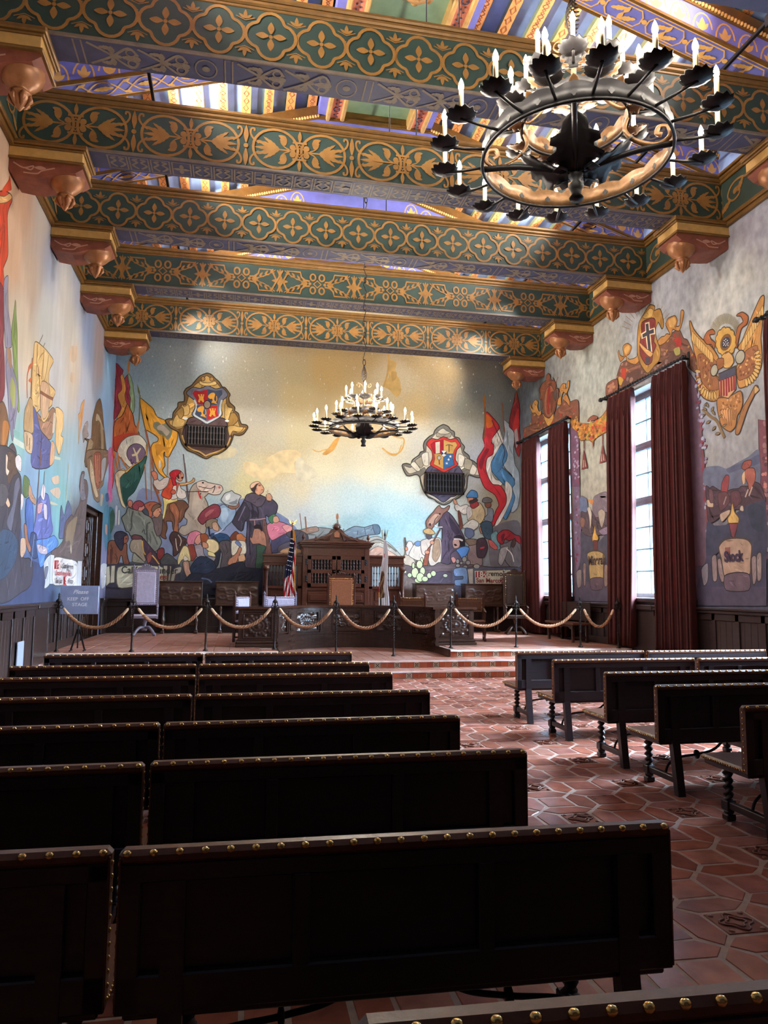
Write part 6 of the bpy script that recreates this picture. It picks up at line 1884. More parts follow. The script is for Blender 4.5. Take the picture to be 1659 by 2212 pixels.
WIN = [(17.2, 19.7), (12.2, 14.7), (7.2, 9.7)]
WZ0, WZ1 = 1.5, 5.88
colL, colRw, colBk = idw(DATA['base_left']), idw(DATA['base_right']), idw(DATA['base_back'])
M['mural_back'] = colmat('painted plaster back', .75, .10, 1.0, (14, 9, 1), .15, .25, GAIN['back'], 'radial', (2.45, 6.6))
M['mural_left'] = colmat('painted plaster left', .55, .08, 2.2, (1, 2.2, .5), .10, .4, GAIN['left'])
M['mural_right'] = colmat('painted plaster right', .7, .24, 6.5, (1, 1.1, .85), .10, .3, GAIN['right'])
M['paint_back'] = colmat('mural paint back', .75, .17, 4.0, (1,1,1), .1, .25, GAIN['pback'])
M['paint_left'] = colmat('mural paint left', .55, .16, 4.0, (1,1,.4), .1, .4, GAIN['pleft'])
M['paint_right'] = colmat('mural paint right', .7, .18, 6.0, (1,1,1), .1, .3, GAIN['pright'])

DOOR = (17.36, 19.62, .45, 3.5)
wl = wall_grid('wall_left', lambda u, z, d: (XL-d, u, z), YF, YB, 0, 11.6, .3, [DOOR], colL, M['mural_left'], False, .35, M['wood'])
wr = wall_grid('wall_right', lambda u, z, d: (XR+d, u, z), YF, YB, 0, 11.6, .3, [(a, b, WZ0, WZ1) for a, b in WIN], colRw, M['mural_right'], True, .42, M['plaster'])
wb = wall_grid('wall_back', lambda u, z, d: (u, YB+d, z), XL, XR, 0, 11.6, .18, [], colBk, M['mural_back'], False)
mb = MB(); mb.box(XL-.1, YF-.2, 0, XR+.1, YF, 11.6); wf = tag(mb.build('wall_front', M['wains']), kind='structure')

# mural paint
mural(wb, 'mural', DATA['back'], ((0,YB,0), X3, Z3, (0,-1,0)), M['paint_back'])
mural(wl, 'mural', DATA['left'], ((XL,0,0), Y3, Z3, (1,0,0)), M['paint_left'])
mural(wr, 'mural', DATA['right'], ((XR,0,0), Y3, Z3, (-1,0,0)), M['paint_right'])
ROTB = (pi/2, 0, 0); ROTL = (pi/2, 0, pi/2); ROTR = (pi/2, 0, -pi/2)
for w, t, p, sz, c, sh, xs, bo in DATA['text']:
    par, rot = {'b': (wb, ROTB), 'l': (wl, ROTL), 'r': (wr, ROTR)}[w]
    pos = {'b': (p[0], YB-.03, p[1]), 'l': (XL+.03, p[0], p[1]), 'r': (XR-.03, p[0], p[1])}[w]
    wall_text(par, t, pos, sz, c, rot, None, sh, xs, 'painted_lettering', 0, bo)

# ------------------------------------------------------------------ floor: pickets around squares, every fourth square carved
def tile_poly(mb, pts, z0, z1, inset, mat, col):
    cx = sum(p[0] for p in pts)/len(pts); cy = sum(p[1] for p in pts)/len(pts); n = len(pts)
    def sh(p, d):
        dx, dy = p[0]-cx, p[1]-cy; l = sqrt(dx*dx+dy*dy); return (p[0]-dx/l*d, p[1]-dy/l*d)
    a = [sh(p, inset) for p in pts]; b = [sh(p, inset+.009) for p in pts]
    vs = [(p[0],p[1],z0) for p in a] + [(p[0],p[1],z1) for p in b]
    mb.add(vs, [tuple(range(n, 2*n))] + [(i,(i+1)%n,n+(i+1)%n,n+i) for i in range(n)], mat, False, col)
TERR = [(164,98,78),(170,106,86),(152,88,70),(176,118,100),(160,104,90),(144,84,70),(170,112,100)]
fm = MB()
P_, S_ = .425, .25; W_ = P_-S_
def jit(): return random.uniform(-.006, .006)
iy = 0; y = YF-.2
while y < 13.6:
    ix = 0; x = XL-.1
    while x < XR+.3:
        deco = (ix % 2 == 0) and (iy % 2 == 0)
        def rc(): 
            c = list(lin(random.choice(TERR))); k = random.uniform(.85,1.15); return (c[0]*k,c[1]*k,c[2]*k,1)
        h = S_/2; q = P_/2
        pts = [(x-h+jit(),y-h+jit()),(x+h+jit(),y-h+jit()),(x+h+jit(),y+h+jit()),(x-h+jit(),y+h+jit())]
        tile_poly(fm, pts, -.008, jit()*.3, .0145, 0, lin((138,84,68)) if deco else rc())
        if deco:
            for r0 in (.075, .045):
                ring = [(x+r0*(1+.25*cos(4*t))*cos(t), y+r0*(1+.25*cos(4*t))*sin(t), .0045) for t in [2*pi*i/20 for i in range(20)]]
                fm.tube(ring, .006, 4, 1, True)
            for sx in (-1,1):
                for sy in (-1,1): fm.sphere((x+sx*.085, y+sy*.085, 0.001), .016, 1, 6, 4, (1,1,.5))
        pts = [(x-h,y+h),(x+h,y+h),(x+q,y+q),(x+h,y+h+W_),(x-h,y+h+W_),(x-q,y+q)]
        tile_poly(fm, [(a+jit(),b+jit()) for a,b in pts], -.008, jit()*.3, .0145, 0, rc())
        pts = [(x+h,y-h),(x+q,y-q),(x+h+W_,y-h),(x+h+W_,y+h),(x+q,y+q),(x+h,y+h)]
        tile_poly(fm, [(a+jit(),b+jit()) for a,b in pts], -.008, jit()*.3, .0145, 0, rc())
        ix += 1; x += P_
    iy += 1; y += P_
fm.box(XL-.2, YF-.3, -.1, XR+.4, 13.6, -.0035, 2)
M['tiledeco'] = pm('carved tile', (140,88,70), .4, noise=.3, scale=20, bump=.2)
tag(fm.build('floor', [M['tile'], M['tiledeco'], M['grout']]), kind='structure')

# ------------------------------------------------------------------ stage: two tiled steps and the platform with its round bay
BX, BY, BR = 2.52, 15.38, 1.68
st = MB()
def arc(cx, cy, r, a0, a1, n): return [(cx+r*cos(a0+(a1-a0)*i/n), cy+r*sin(a0+(a1-a0)*i/n)) for i in range(n+1)]
def slabtiles(mb, x0, x1, y0, y1, z, sx, sy):
    ny = max(1, int(round((y1-y0)/sy))); nx = max(1, int(round((x1-x0)/sx)))
    for j in range(ny):
        for i in range(nx):
            a = x0+(x1-x0)*i/nx; b = x0+(x1-x0)*(i+1)/nx; c = y0+(y1-y0)*j/ny; d = y0+(y1-y0)*(j+1)/ny
            cx, cy = (a+b)/2, (c+d)/2
            if z > .4 and (((cx-BX)**2+(cy-BY)**2 < (BR+.24)**2) or (abs(cx-BX) < BR+.1 and cy < BY)): continue
            cl = list(lin(random.choice(((178,128,110),(170,118,98),(184,138,122),(168,112,92))))); k = random.uniform(.9,1.1)
            tile_poly(mb, [(a,c),(b,c),(b,d),(a,d)], z-.006, z+jit()*.2, .006, 0, (cl[0]*k,cl[1]*k,cl[2]*k,1))
def riser(mb, x0, x1, y, z0, z1, ph):
    x = x0; i = ph; h = z1-z0
    while x < x1-.05:
        w = .125 if i % 3 else .13
        e = min(x+w, x1)
        if i % 3 == 0 and e-x > .1:
            cx, cz = (x+e)/2, (z0+z1)/2-.005; s = min(w, h)*.46
            mb.box(x+.004, y-.006, z0+.012, e-.004, y, z1-.012, 2)
            mb.add([(cx-s,y-.0065,cz-s),(cx+s,y-.0065,cz-s),(cx+s,y-.0065,cz+s),(cx-s,y-.0065,cz+s)], [(0,1,2,3)], 3)
            for r0, wd in ((.62,.16),(.2,.2)):
                mb.ribbon([(cx+s*r0*cos(t), cz+s*r0*sin(t)) for t in [pi/8+2*pi*k/8 for k in range(8)]], s*wd, (0,y-.008,0), X3, Z3, True, 4)
            for k in range(4):
                a = pi/4+k*pi/2
                mb.ribbon([(cx+s*.3*cos(a), cz+s*.3*sin(a)),(cx+s*1.2*cos(a), cz+s*1.2*sin(a))], s*.16, (0,y-.008,0), X3, Z3, False, 4)
        else:
            cl = list(lin(random.choice(((176,92,58),(168,84,54),(184,104,70))))); k = random.uniform(.9,1.1)
            mb.add([(x+.004,y-.006,z0+.012),(e-.004,y-.006,z0+.012),(e-.004,y-.006,z1-.012),(x+.004,y-.006,z1-.012)], [(0,1,2,3)], 0, False, (cl[0]*k,cl[1]*k,cl[2]*k,1))
        x = e; i += 1
S1, S2, S3 = 13.47, 13.9, 14.36
# grout cores
st.box(XL, S1, -.05, XR, YB, .115, 1); st.box(XL, S2, .1, XR, YB, .265, 1)
plat = [(XL,S3),(BX-BR-.02,S3),(BX-BR-.02,BY)] + arc(BX, BY, BR+.02, pi, 0, 40) + [(BX+BR+.02,S3),(XR,S3),(XR,YB),(XL,YB)]
st.prism(plat, (0,0,.2), X3, Y3, .236, 1)
for (y0, y1, z) in ((S1-.03, S2, .15), (S2-.03, S3, .30)):
    st.box(XL, y0, z-.04, XR, y0+.08, z-.006, 0)
    slabtiles(st, XL, XR, y0, y1, z, .2, y1-y0)
slabtiles(st, BX-BR, BX+BR, S3, BY+BR+.1, .30, .3, .3)
for a, b in ((XL, BX-BR-.02), (BX+BR+.02, XR)):
    st.box(a, S3-.03, .41, b, S3+.05, .444, 0)
slabtiles(st, XL, XR, S3-.03, YB, .45, .3, .3)
# tile ring hugging the bay
ring = MB()
for i in range(28):
    a0 = pi - pi*i/28; a1 = pi - pi*(i+1)/28
    q = [(BX+r*cos(a), BY+r*sin(a)) for r, a in ((BR+.02,a0),(BR+.02,a1),(BR+.33,a1),(BR+.33,a0))]
    cl = list(lin(random.choice(TERR)))
    tile_poly(st, q, .444, .4495, .004, 0, tuple(cl))
riser(st, XL, XR, S1, 0, .12, 0); riser(st, XL, XR, S2, .15, .27, 1)
riser(st, XL, BX-BR-.02, S3, .30, .42, 2); riser(st, BX+BR+.02, XR, S3, .30, .42, 2)
M['steptile'] = colmat('stage tile', rough=.35, noise=.2, scale=6, bump=.05, spec=.5)
tag(st.build('stage_floor', [M['steptile'], M['grout'], M['black'], pm('tile ivory', (212,196,172), .4), pm('tile dark', (40,30,28), .4)]), kind='structure')

# ------------------------------------------------------------------ wainscot, caps and baseboards
def wains(name, to, u0, u1, z0, z1, gaps):
    """panelled dado: boards, battens, cap and skirting along a wall; to(u, depth, z)"""
    mb = MB()
    def bx(ua, ub, d0, d1, za, zb, m=0, b=.006):
        p, q = to(ua, d0, za), to(ub, d1, zb); mb.box(p[0],p[1],p[2],q[0],q[1],q[2], m, b)
    segs = []; a = u0
    for g0, g1 in sorted(gaps):
        if g0 > a: segs.append((a, g0))
        a = max(a, g1)
    if a < u1: segs.append((a, u1))
    for a, b in segs:
        bx(a, b, 0, .03, z0, z1-.1, 0, 0)
        n = max(1, int(round((b-a)/.62)))
        for i in range(n+1):
            u = a+(b-a)*i/n
            bx(max(a,u-.05), min(b,u+.05), .03, .055, z0+.1, z1-.1)
        for i in range(n*4):
            u = a+(b-a)*i/(n*4)
            bx(u, min(b, u+.012), .03, .034, z0+.15, z1-.12)
        bx(a, b, .03, .06, z0, z0+.16); bx(a, b, .03, .055, z1-.22, z1-.1)
        bx(a, b, 0, .09, z1-.1, z1-.05); bx(a, b, 0, .115, z1-.05, z1, 0, .012)
    return tag(mb.build(name, M['wains']), kind='structure')
wains('baseboard_left', lambda u, d, z: (XL+d, u, z), YF, S1, 0, 1.36, [])
wains('baseboard_left', lambda u, d, z: (XL+d, u, z), S3, YB, .45, 1.36, [(DOOR[0]-.14, DOOR[1]+.14)])
wains('baseboard_right', lambda u, d, z: (XR-d, u, z), YF, S1, 0, 1.36, [])
wains('baseboard_right', lambda u, d, z: (XR-d, u, z), S3, YB, .45, 1.36, [])
wains('baseboard_back', lambda u, d, z: (u, YB-d, z), XL, XR, .45, 1.36, [])
for nm, fx in (('baseboard_left', XL), ('baseboard_right', XR)):
    mb = MB(); s = 1 if fx == XL else -1
    mb.box(fx, S1, .12, fx+s*.05, S3, 1.3, 0, .004); mb.box(fx, S1, 1.26, fx+s*.115, S3, 1.36, 0, .012)
    tag(mb.build(nm, M['wains']), kind='structure')

# ------------------------------------------------------------------ door in the left wall
dr = MB(); y0, y1, z0, z1 = DOOR; xd = XL-.3
dr.box(xd-.06, y0+.1, z0, xd, y1-.1, z1-.1, 0)
for a, b in ((y0, y0+.12), (y1-.12, y1)): dr.box(xd-.06, a, z0, XL-.1, b, z1, 0, .01)
dr.box(xd-.06, y0, z1-.12, XL-.1, y1, z1, 0, .01)
for k in range(3): dr.box(xd, y1-.2-.05*k, z0, xd+.10-.03*k, y1-.16-.05*k, z1-.1, 0, .006)
dr = tag(dr.build('door_1', M['wood']), kind='structure')
for r in range(5):
    for c in range(4):
        mb = MB(); a = y0+.16+c*.46; zz = z0+.12+r*.57
        if a+.42 > y1-.3: continue
        mb.box(xd, a, zz, xd+.03, a+.42, zz+.50, 0, .01); mb.box(xd+.02, a+.07, zz+.08, xd+.06, a+.35, zz+.42, 0, .02); mb.box(xd+.05, a+.13, zz+.15, xd+.085, a+.29, zz+.35, 0, .02)
        mb.build('door_panel', M['wood'], dr)
mb = MB(); mb.lathe([(.02,0),(.02,.05),(.045,.06),(.045,.09),(.0,.1)], (xd+.04, y0+.32, 1.5), 10, 0, True, (1,0,0)); mb.build('door_knob', M['brass'], dr)

# ------------------------------------------------------------------ windows
XW = 8.5
for k, (a, b) in enumerate(WIN):
    f = MB(); w = .07; gl = MB(); bars = MB()
    f.box(XW-.03, a, WZ0, XW+.06, a+w, WZ1, 0, .006); f.box(XW-.03, b-w, WZ0, XW+.06, b, WZ1, 0, .006)
    f.box(XW-.03, a, WZ0, XW+.06, b, WZ0+.09, 0, .006); f.box(XW-.03, a, 5.74, XW+.06, b, WZ1, 0, .006)
    for z0, z1 in ((3.457,3.633),(4.64,4.80)):
        f.box(XW-.045, a+w, z0, XW+.06, b-w, z1, 0, .01); f.box(XW-.06, a+w, (z0+z1)/2-.02, XW, b-w, (z0+z1)/2+.02, 0, .008)
    mid = (a+b)/2; f.box(XW-.04, mid-.05, WZ0+.09, XW+.06, mid+.05, 5.74, 0, .008)
    win = tag(f.build('window_%d' % (k+1), M['winframe']), kind='structure')
    for z0, z1, n in ((1.59,3.457,4),(3.633,4.64,2),(4.80,5.74,2)):
        for i in range(1, n):
            z = z0+(z1-z0)*i/n; bars.box(XW-.01, a+w, z-.016, XW+.03, b-w, z+.016, 0)
        for c0, c1 in ((a+w, mid-.05), (mid+.05, b-w)):
            for i in (1,):
                u = (c0+c1)/2; bars.box(XW-.015, u-.014, z0, XW+.12, u+.014, z1, 0)
            bars.box(XW, c0-.012, z0, XW+.13, c0+.006, z1, 0); bars.box(XW, c1-.006, z0, XW+.13, c1+.012, z1, 0)
            gl.box(XW+.004, c0-.01, z0-.01, XW+.009, c1+.01, z1+.01, 0)
    bars.build('glazing_bars', M['skylitbar'], win)
    gl.build('window_panes', M['glass'], win)
    mb = MB(); mb.box(XR-.10, a-.12, WZ0-.09, XW-.02, b+.12, WZ0-.005, 0, .015); mb.build('window_sill', M['wains'], win)

# ------------------------------------------------------------------ painted stencils (flat gold shapes laid on a board)
class Stencil:
    def __init__(s, mb, O, U, V, mat, lift=.0015):
        s.mb, s.U, s.V, s.m = mb, Vector(U), Vector(V), mat
        s.W = s.U.cross(s.V).normalized(); s.O = Vector(O)+s.W*lift; s.k = 0; s.n = 0
    def o(s):
        s.n += 1
        return s.O + s.W*(.00025*(s.n % 40))
    def line(s, pts, w, closed=False, m=None): s.mb.ribbon(pts, w, s.o(), s.U, s.V, closed, s.m if m is None else m)
    def fill(s, pts, m=None): s.mb.poly(pts, s.o(), s.U, s.V, s.m if m is None else m)
    def disc(s, x, y, r, n=10, m=None): s.fill([(x+r*cos(2*pi*i/n), y+r*sin(2*pi*i/n)) for i in range(n)], m)
    def ring(s, x, y, rx, ry, w, n=22, a0=0, a1=2*pi):
        cl = abs(a1-a0-2*pi) < 1e-6
        s.line([(x+rx*cos(a0+(a1-a0)*i/n), y+ry*sin(a0+(a1-a0)*i/n)) for i in range(n if cl else n+1)], w, cl)
    def leaf(s, x, y, ang, ln, wd, saw=False):
        ca, sa = cos(ang), sin(ang); prof = [(0,.25),(.15,.55),(.35,.95),(.5,1),(.68,.8),(.85,.45),(1,0)]
        if saw: prof = [(0,.2),(.15,.6),(.25,.5),(.38,.95),(.48,.75),(.6,.9),(.7,.55),(.8,.6),(1,0)]
        up = [(t*ln, v*wd/2) for t, v in prof]; lo = [(t*ln, -v*wd/2) for t, v in prof[:-1]][::-1]
        s.fill([(x+a*ca-b*sa, y+a*sa+b*ca) for a, b in lo+up])
    def quatre(s, x, y, R):
        r = R*.54; d = R*.46; pts = []
        for k in range(4):
            a = k*pi/2
            for i in range(9):
                t = a - 1.36 + 2.72*i/8
                pts.append((x+d*cos(a)+r*cos(t), y+d*sin(a)+r*sin(t)))
        s.line(pts, R*.13, True)
        for k in range(4): s.leaf(x+.07*R*cos(k*pi/2)*1.4, y+.07*R*sin(k*pi/2)*1.4, k*pi/2, R*.52, R*.27)
        s.disc(x, y, R*.085)
    def fleur(s, x, y, up, h):
        a = pi/2*up
        s.leaf(x, y-h*.25*up, a, h, h*.42)
        s.leaf(x, y-h*.25*up, a+.95, h*.85, h*.3); s.leaf(x, y-h*.25*up, a-.95, h*.85, h*.3)
        s.line([(x-h*.95, y-h*.05*up), (x, y-h*.42*up), (x+h*.95, y-h*.05*up)], h*.1)
    def ellipse_unit(s, x, y, P, H):
        e = P*.225
        for g in (-1, 1):
            cx = x+g*e; A = 0 if g > 0 else pi
            s.ring(cx, y, e*.93, H*.46, H*.06, 26)
            s.line([(x+g*.1*H, y),(x+g*e*1.25, y)], H*.035)
            bx = x+g*e*.95
            s.leaf(bx, y, A, e*.95, H*.09)
            for a in (.30, -.30): s.leaf(bx-g*e*.1, y, (a if g > 0 else pi-a), e*1.05, H*.12, True)
            for a in (.62, -.62): s.leaf(bx-g*e*.12, y, (a if g > 0 else pi-a), e*.85, H*.10, True)
            for v in (-1, 1):
                s.line([tuple(p) for p in cr3([(x+g*e*.42, y+v*H*.02),(x+g*e*.62, y+v*H*.07),(x+g*e*.78, y+v*H*.18),(x+g*e*.72, y+v*H*.30)], 4)], H*.03)
                pts = [(x+g*e*.60, y+v*H*.10),(x+g*e*.52, y+v*H*.22),(x+g*e*.60, y+v*H*.33),(x+g*e*.78, y+v*H*.35),(x+g*e*.90, y+v*H*.33),(x+g*e*.80, y+v*H*.27),(x+g*e*.84, y+v*H*.23),(x+g*e*.74, y+v*H*.19),(x+g*e*.76, y+v*H*.14)]
                s.fill(crc(pts, 3) if g*v > 0 else crc(pts, 3)[::-1])
                s.disc(x+g*e*.29, y+v*H*.085, H*.07)
                s.line([tuple(p) for p in cr3([(x+g*P*.38, y+v*H*.10),(x+g*P*.435, y+v*H*.2),(x+g*P*.46, y+v*H*.32),(x+g*P*.452, y+v*H*.42),(x+g*P*.425, y+v*H*.43),(x+g*P*.425, y+v*H*.37)], 3)], H*.045)
        s.line([(x-.14*H,y),(x,y+.15*H),(x+.14*H,y),(x,y-.15*H)], H*.035, True)
        s.line([(x-.06*H,y),(x,y+.08*H),(x+.06*H,y),(x,y-.08*H)], H*.03, True)
        for v in (-1,1):
            s.leaf(x, y+v*H*.22, v*pi/2, H*.27, H*.09)
            s.leaf(x+P/2, y+v*H*.07, v*pi/2, H*.42, H*.11)
            s.line([(x-.16*H, y+v*.2*H),(x+.16*H, y+v*.2*H)], H*.05)
        s.disc(x+P/2, y, H*.055)
    def strap_unit(s, x, y, P, H):
        for g in (-1, 1):
            for v in (-1, 1):
                s.line([(x-g*.035*P, y-v*.36*H),(x+g*.115*P, y+v*.36*H),(x+g*.27*P, y+v*.36*H),(x+g*.285*P, y+v*.2*H),(x+g*.335*P, y+v*.10*H),(x+g*.40*P, y+v*.08*H)], H*.055)
                s.ring(x+g*.44*P, y+v*.22*H, .035*P, H*.11, H*.055, 14)
                s.line([tuple(p) for p in cr3([(x+g*.37*P, y+v*.01*H),(x+g*.25*P, y+v*.09*H),(x+g*.14*P, y+v*.22*H),(x+g*.06*P, y+v*.37*H)], 4)], H*.03)
                for k in range(4):
                    t = .34-.07*k; yy = .04+.075*k
                    s.leaf(x+g*t*P, y+v*yy*H, (pi-v*.9 if g > 0 else v*.9), .07*P, H*.075, True)
                    s.leaf(x+g*t*P, y+v*yy*H, (pi+v*.05 if g > 0 else -v*.05), .065*P, H*.06, True)
            s.leaf(x, y, 0 if g > 0 else pi, P*.11, H*.11)
            s.leaf(x, y, g*pi/2, H*.42, H*.10)
            for v in (-1, 0, 1): s.leaf(x+g*.36*P, y, (pi if g > 0 else 0)+v*.75, P*.075, H*.11)
            s.disc(x+g*.40*P, y, H*.05)
        xx = x+P/2
        s.line([(xx-.05*P,y),(xx,y+.12*H),(xx+.05*P,y),(xx,y-.12*H)], H*.045, True)
        s.disc(x, y, H*.07)
    def scroll(s, x, y, L, H, g=1):
        pts = [(x-g*L*.5, y-H*.3),(x-g*L*.3, y+H*.1),(x-g*L*.05, y+H*.32),(x+g*L*.2, y+H*.3),(x+g*L*.33, y+H*.05),(x+g*L*.2, y-H*.16),(x+g*L*.02, y-H*.1),(x+g*L*.02, y+H*.1),(x+g*L*.14,y+H*.12)]
        s.line([tuple(p) for p in cr3(pts, 5)], H*.06)
        s.leaf(x-g*L*.28, y+H*.1, (.4 if g > 0 else pi-.4)+1.2*g, H*.35, H*.16, True)
        s.leaf(x-g*L*.1, y+H*.28, (-.9 if g > 0 else pi+.9), H*.4, H*.18, True)
        s.leaf(x+g*L*.25, y-H*.1, (-.5 if g > 0 else pi+.5), L*.32, H*.2, True)
        s.disc(x+g*L*.12, y+H*.06, H*.09)

# ------------------------------------------------------------------ beams
BEAMS = [(8.55,'q'),(10.89,'e'),(13.33,'q'),(15.85,'s'),(18.70,'e'),(6.15,'s'),(3.75,'e')]
BZ0, BZ1, BD = 8.05, 8.73, .46
BLAB = {'q':'green beam with gold quatrefoil stencils','e':'green beam with gold oval palmette stencils','s':'green beam with gold strapwork stencils'}
BWHERE = {0:'nearest of the beams that cross the whole view',1:'second beam from the top, behind the big chandelier',2:'third beam from the top, with quatrefoils',3:'fourth beam, just behind the small chandelier chain',4:'farthest beam, in front of the painted end wall'}
def truss_z(x):
    d = abs(x-XC); return 10.25 if d < 1.12 else 10.25-.31*(d-1.12)
for bi, (by, kind) in enumerate(BEAMS):
    mb = MB()
    mb.box(XL, by, BZ0, XR, by+BD, BZ1, 0)                                        # green body
    mb.box(XL, by+.012, BZ0-.03, XR, by+BD-.012, BZ0, 2)                          # painted soffit board
    mb.box(XL, by-.012, BZ1-.01, XR, by+BD+.012, BZ1+.03, 3, .008)
    mb.box(XL, by-.035, BZ1+.03, XR, by+BD+.035, BZ1+.10, 3, .02)
    mb.box(XL, by-.05, BZ1+.10, XR, by+BD+.05, BZ1+.17, 3, .02)
    mb.box(XL, by-.008, BZ0-.03, XR, by+.02, BZ0+.012, 4, .004)
    if bi < 5:
        s = Stencil(mb, (0, by, 0), X3, Z3, 1); zc = (BZ0+BZ1)/2; H = BZ1-BZ0
        if kind == 'q':
            P = .625; n = int((XR-XL)/P); x = XC-(n-1)/2*P
            for i in range(n):
                s.quatre(x, zc, .305)
                s.line([(x+.31, zc+.08),(x+.25, zc+.1)], .02)
                for v in (1, -1): s.fleur(x+P/2, zc+v*.22, v, .12)
                x += P
        elif kind == 'e':
            P = 1.64; n = 7; x = XC-(n-1)/2*P
            for i in range(n): s.ellipse_unit(x, zc, P, H); x += P
        else:
            P = 1.66; n = 7; x = XC-(n-1)/2*P
            for i in range(n): s.strap_unit(x, zc, P, H); x += P
        # soffit pattern
        u = Stencil(mb, (0, by, BZ0-.03), (1,0,0), (0,-1,0), 4); x = XL+1.3; i = 0; yc = -BD/2
        if kind == 'q':
            while x < XR-1.2:
                u.line([(x, yc-.2),(x+.09, yc-.2),(x+.09, yc+.2),(x, yc+.2)], .02, True)
                for g in (0, 1):
                    x0 = x+.2+g*.58
                    for v in (1,-1):
                        u.line([tuple(p) for p in cr3([(x0-.05, yc-v*.18),(x0+.2, yc-v*.02),(x0+.42, yc+v*.17),(x0+.52, yc+v*.05)], 4)], .035); u.leaf(x0+.08, yc+v*.13, 0, .16, .08, True); u.leaf(x0+.33, yc, pi if v > 0 else 0, .14, .1, True); u.ring(x0+.44, yc+v*.09, .055, .055, .022, 10)
                        u.leaf(x0+.22, yc+v*.03, v*pi/2, .14, .09, True)
                    u.disc(x0+.5, yc, .05)
                u.ring(x+1.52, yc, .13, .16, .018, 14); u.disc(x+1.52, yc, .05)
                x += 1.75
        else:
            while x < XR-1.2:
                w = .31
                u.line([(x, yc-.17),(x+w-.04, yc-.17),(x+w-.04, yc+.17),(x, yc+.17)], .026, True)
                if i % 4 == 3:
                    for k in range(4): u.leaf(x+w/2-.02, yc, k*pi/2, .13, .07)
                else:
                    for g in (1, -1): u.line([tuple(p) for p in cr3([(x+w*.44+g*.02, yc-.12),(x+w*.44+g*.10, yc-.03),(x+w*.44+g*.03, yc+.05),(x+w*.44+g*.09, yc+.11),(x+w*.44+g*.02, yc+.13)], 4)], .036)
                x += w; i += 1
    o = mb.build('ceiling_beam', [M['green'], M['goldpaint'], M['bluedk'], M['gold'], M['tan']])
    tag(o, (BLAB[kind]+', '+BWHERE[bi]) if bi < 5 else None, 'beam' if bi < 5 else None, kind='structure')

# ------------------------------------------------------------------ trusses over the beams, joists and roof boards
def zigzag(mb, y0, y1, z_off0, z_off1, mat, x0=XL, x1=XR):
    xs = [x0, XC-1.12, XC+1.12, x1]
    pts = [(x, truss_z(x)+z_off0) for x in xs] + [(x, truss_z(x)+z_off1) for x in xs[::-1]]
    mb.prism(pts, (0, y1, 0), X3, Z3, y1-y0, mat)
sl = sqrt(1+.31**2)
for bi, (by, kind) in enumerate(BEAMS):
    mb = MB()
    zigzag(mb, by, by+BD, 0, .36, 0); zigzag(mb, by-.02, by+BD+.02, .36, .40, 2); zigzag(mb, by-.035, by+BD+.035, .40, .435, 2)
    zigzag(mb, by+.02, by+BD-.02, .435, .66, 2); zigzag(mb, by-.012, by+.03, -.012, .03, 2); zigzag(mb, by+BD-.03, by+BD+.012, -.012, .03, 2)
    if bi < 5:
        for side in (-1, 1):
            xa = XC+side*1.12; L = 4.66*sl
            O = Vector((xa, by+BD/2, truss_z(xa)-.001))
            U = Vector((side, 0, -.31)).normalized(); V = Vector((0, -side, 0))
            s = Stencil(mb, O, U, V, 1)
            x = .35
            s.line([(0,.19),(L,.19)], .025); s.line([(0,-.19),(L,-.19)], .025)
            while x < L-.2:
                if side < 0:
                    for v in (1,-1): s.line([tuple(p) for p in cr3([(x-.34, -v*.15),(x-.1, v*.11),(x+.1, v*.12),(x+.34, -v*.15)], 5)], .024)
                    s.leaf(x-.15, 0, 0, .30, .12, True); s.leaf(x+.34, .1, 2.6, .12, .06); s.leaf(x+.34, -.1, -2.6, .12, .06)
                else:
                    s.line([(x-.28,.05),(x-.22,.14),(x+.22,.14),(x+.28,.05),(x+.28,-.05),(x+.22,-.14),(x-.22,-.14),(x-.28,-.05)], .022, True)
                    s.leaf(x-.2, 0, .35, .26, .09, True); s.leaf(x+.2, -.02, pi+.4, .26, .09, True); s.disc(x+.33, 0, .04)
                    s.leaf(x, 0, 1.2, .14, .07); s.leaf(x, 0, -1.9, .14, .07)
                x += .66
            # front face frieze of arches and palmettes
            O = Vector((xa, by, truss_z(xa)+.03)); V2 = Vector((0,0,1)); 
            for i in range(13):
                t = .2+i*.37; px = xa+side*t/sl; pz = truss_z(px)+.05
                f = Stencil(mb, (px, by, pz), (1,0,0), (0,0,1), 1)
                f.ring(0, 0, .15, .26, .025, 9, .1, pi-.1); f.leaf(0, .0, pi/2, .2, .09); f.leaf(0,0,pi/2+.7,.15,.06); f.leaf(0,0,pi/2-.7,.15,.06)
            # rope
            n = 90
            for i in range(n):
                px = xa+side*4.6*i/n; mb.sphere((px, by-.03, truss_z(px)+.415), .03, 1, 5, 4)
    tag(mb.build('roof_truss', [M['violet'], M['stencil'], M['gold']]), kind='structure')
cl = MB()
xs = [XL-.1, XC-1.12, XC+1.12, XR+.1]
for i in range(3):
    a, b = xs[i], xs[i+1]
    cl.box(a, YF, 11.6, b, YB, 11.65, 0) if False else None
    za, zb = truss_z(a)+.82, truss_z(b)+.82
    cl.add([(a,YF-.1,za),(b,YF-.1,zb),(b,YB+.1,zb),(a,YB+.1,za),(a,YF-.1,za+.1),(b,YF-.1,zb+.1),(b,YB+.1,zb+.1),(a,YB+.1,za+.1)],
           [(0,3,2,1),(4,5,6,7),(0,1,5,4),(1,2,6,5),(2,3,7,6),(3,0,4,7)], 0)
ceil = tag(cl.build('ceiling', M['ceilblue']), kind='structure')
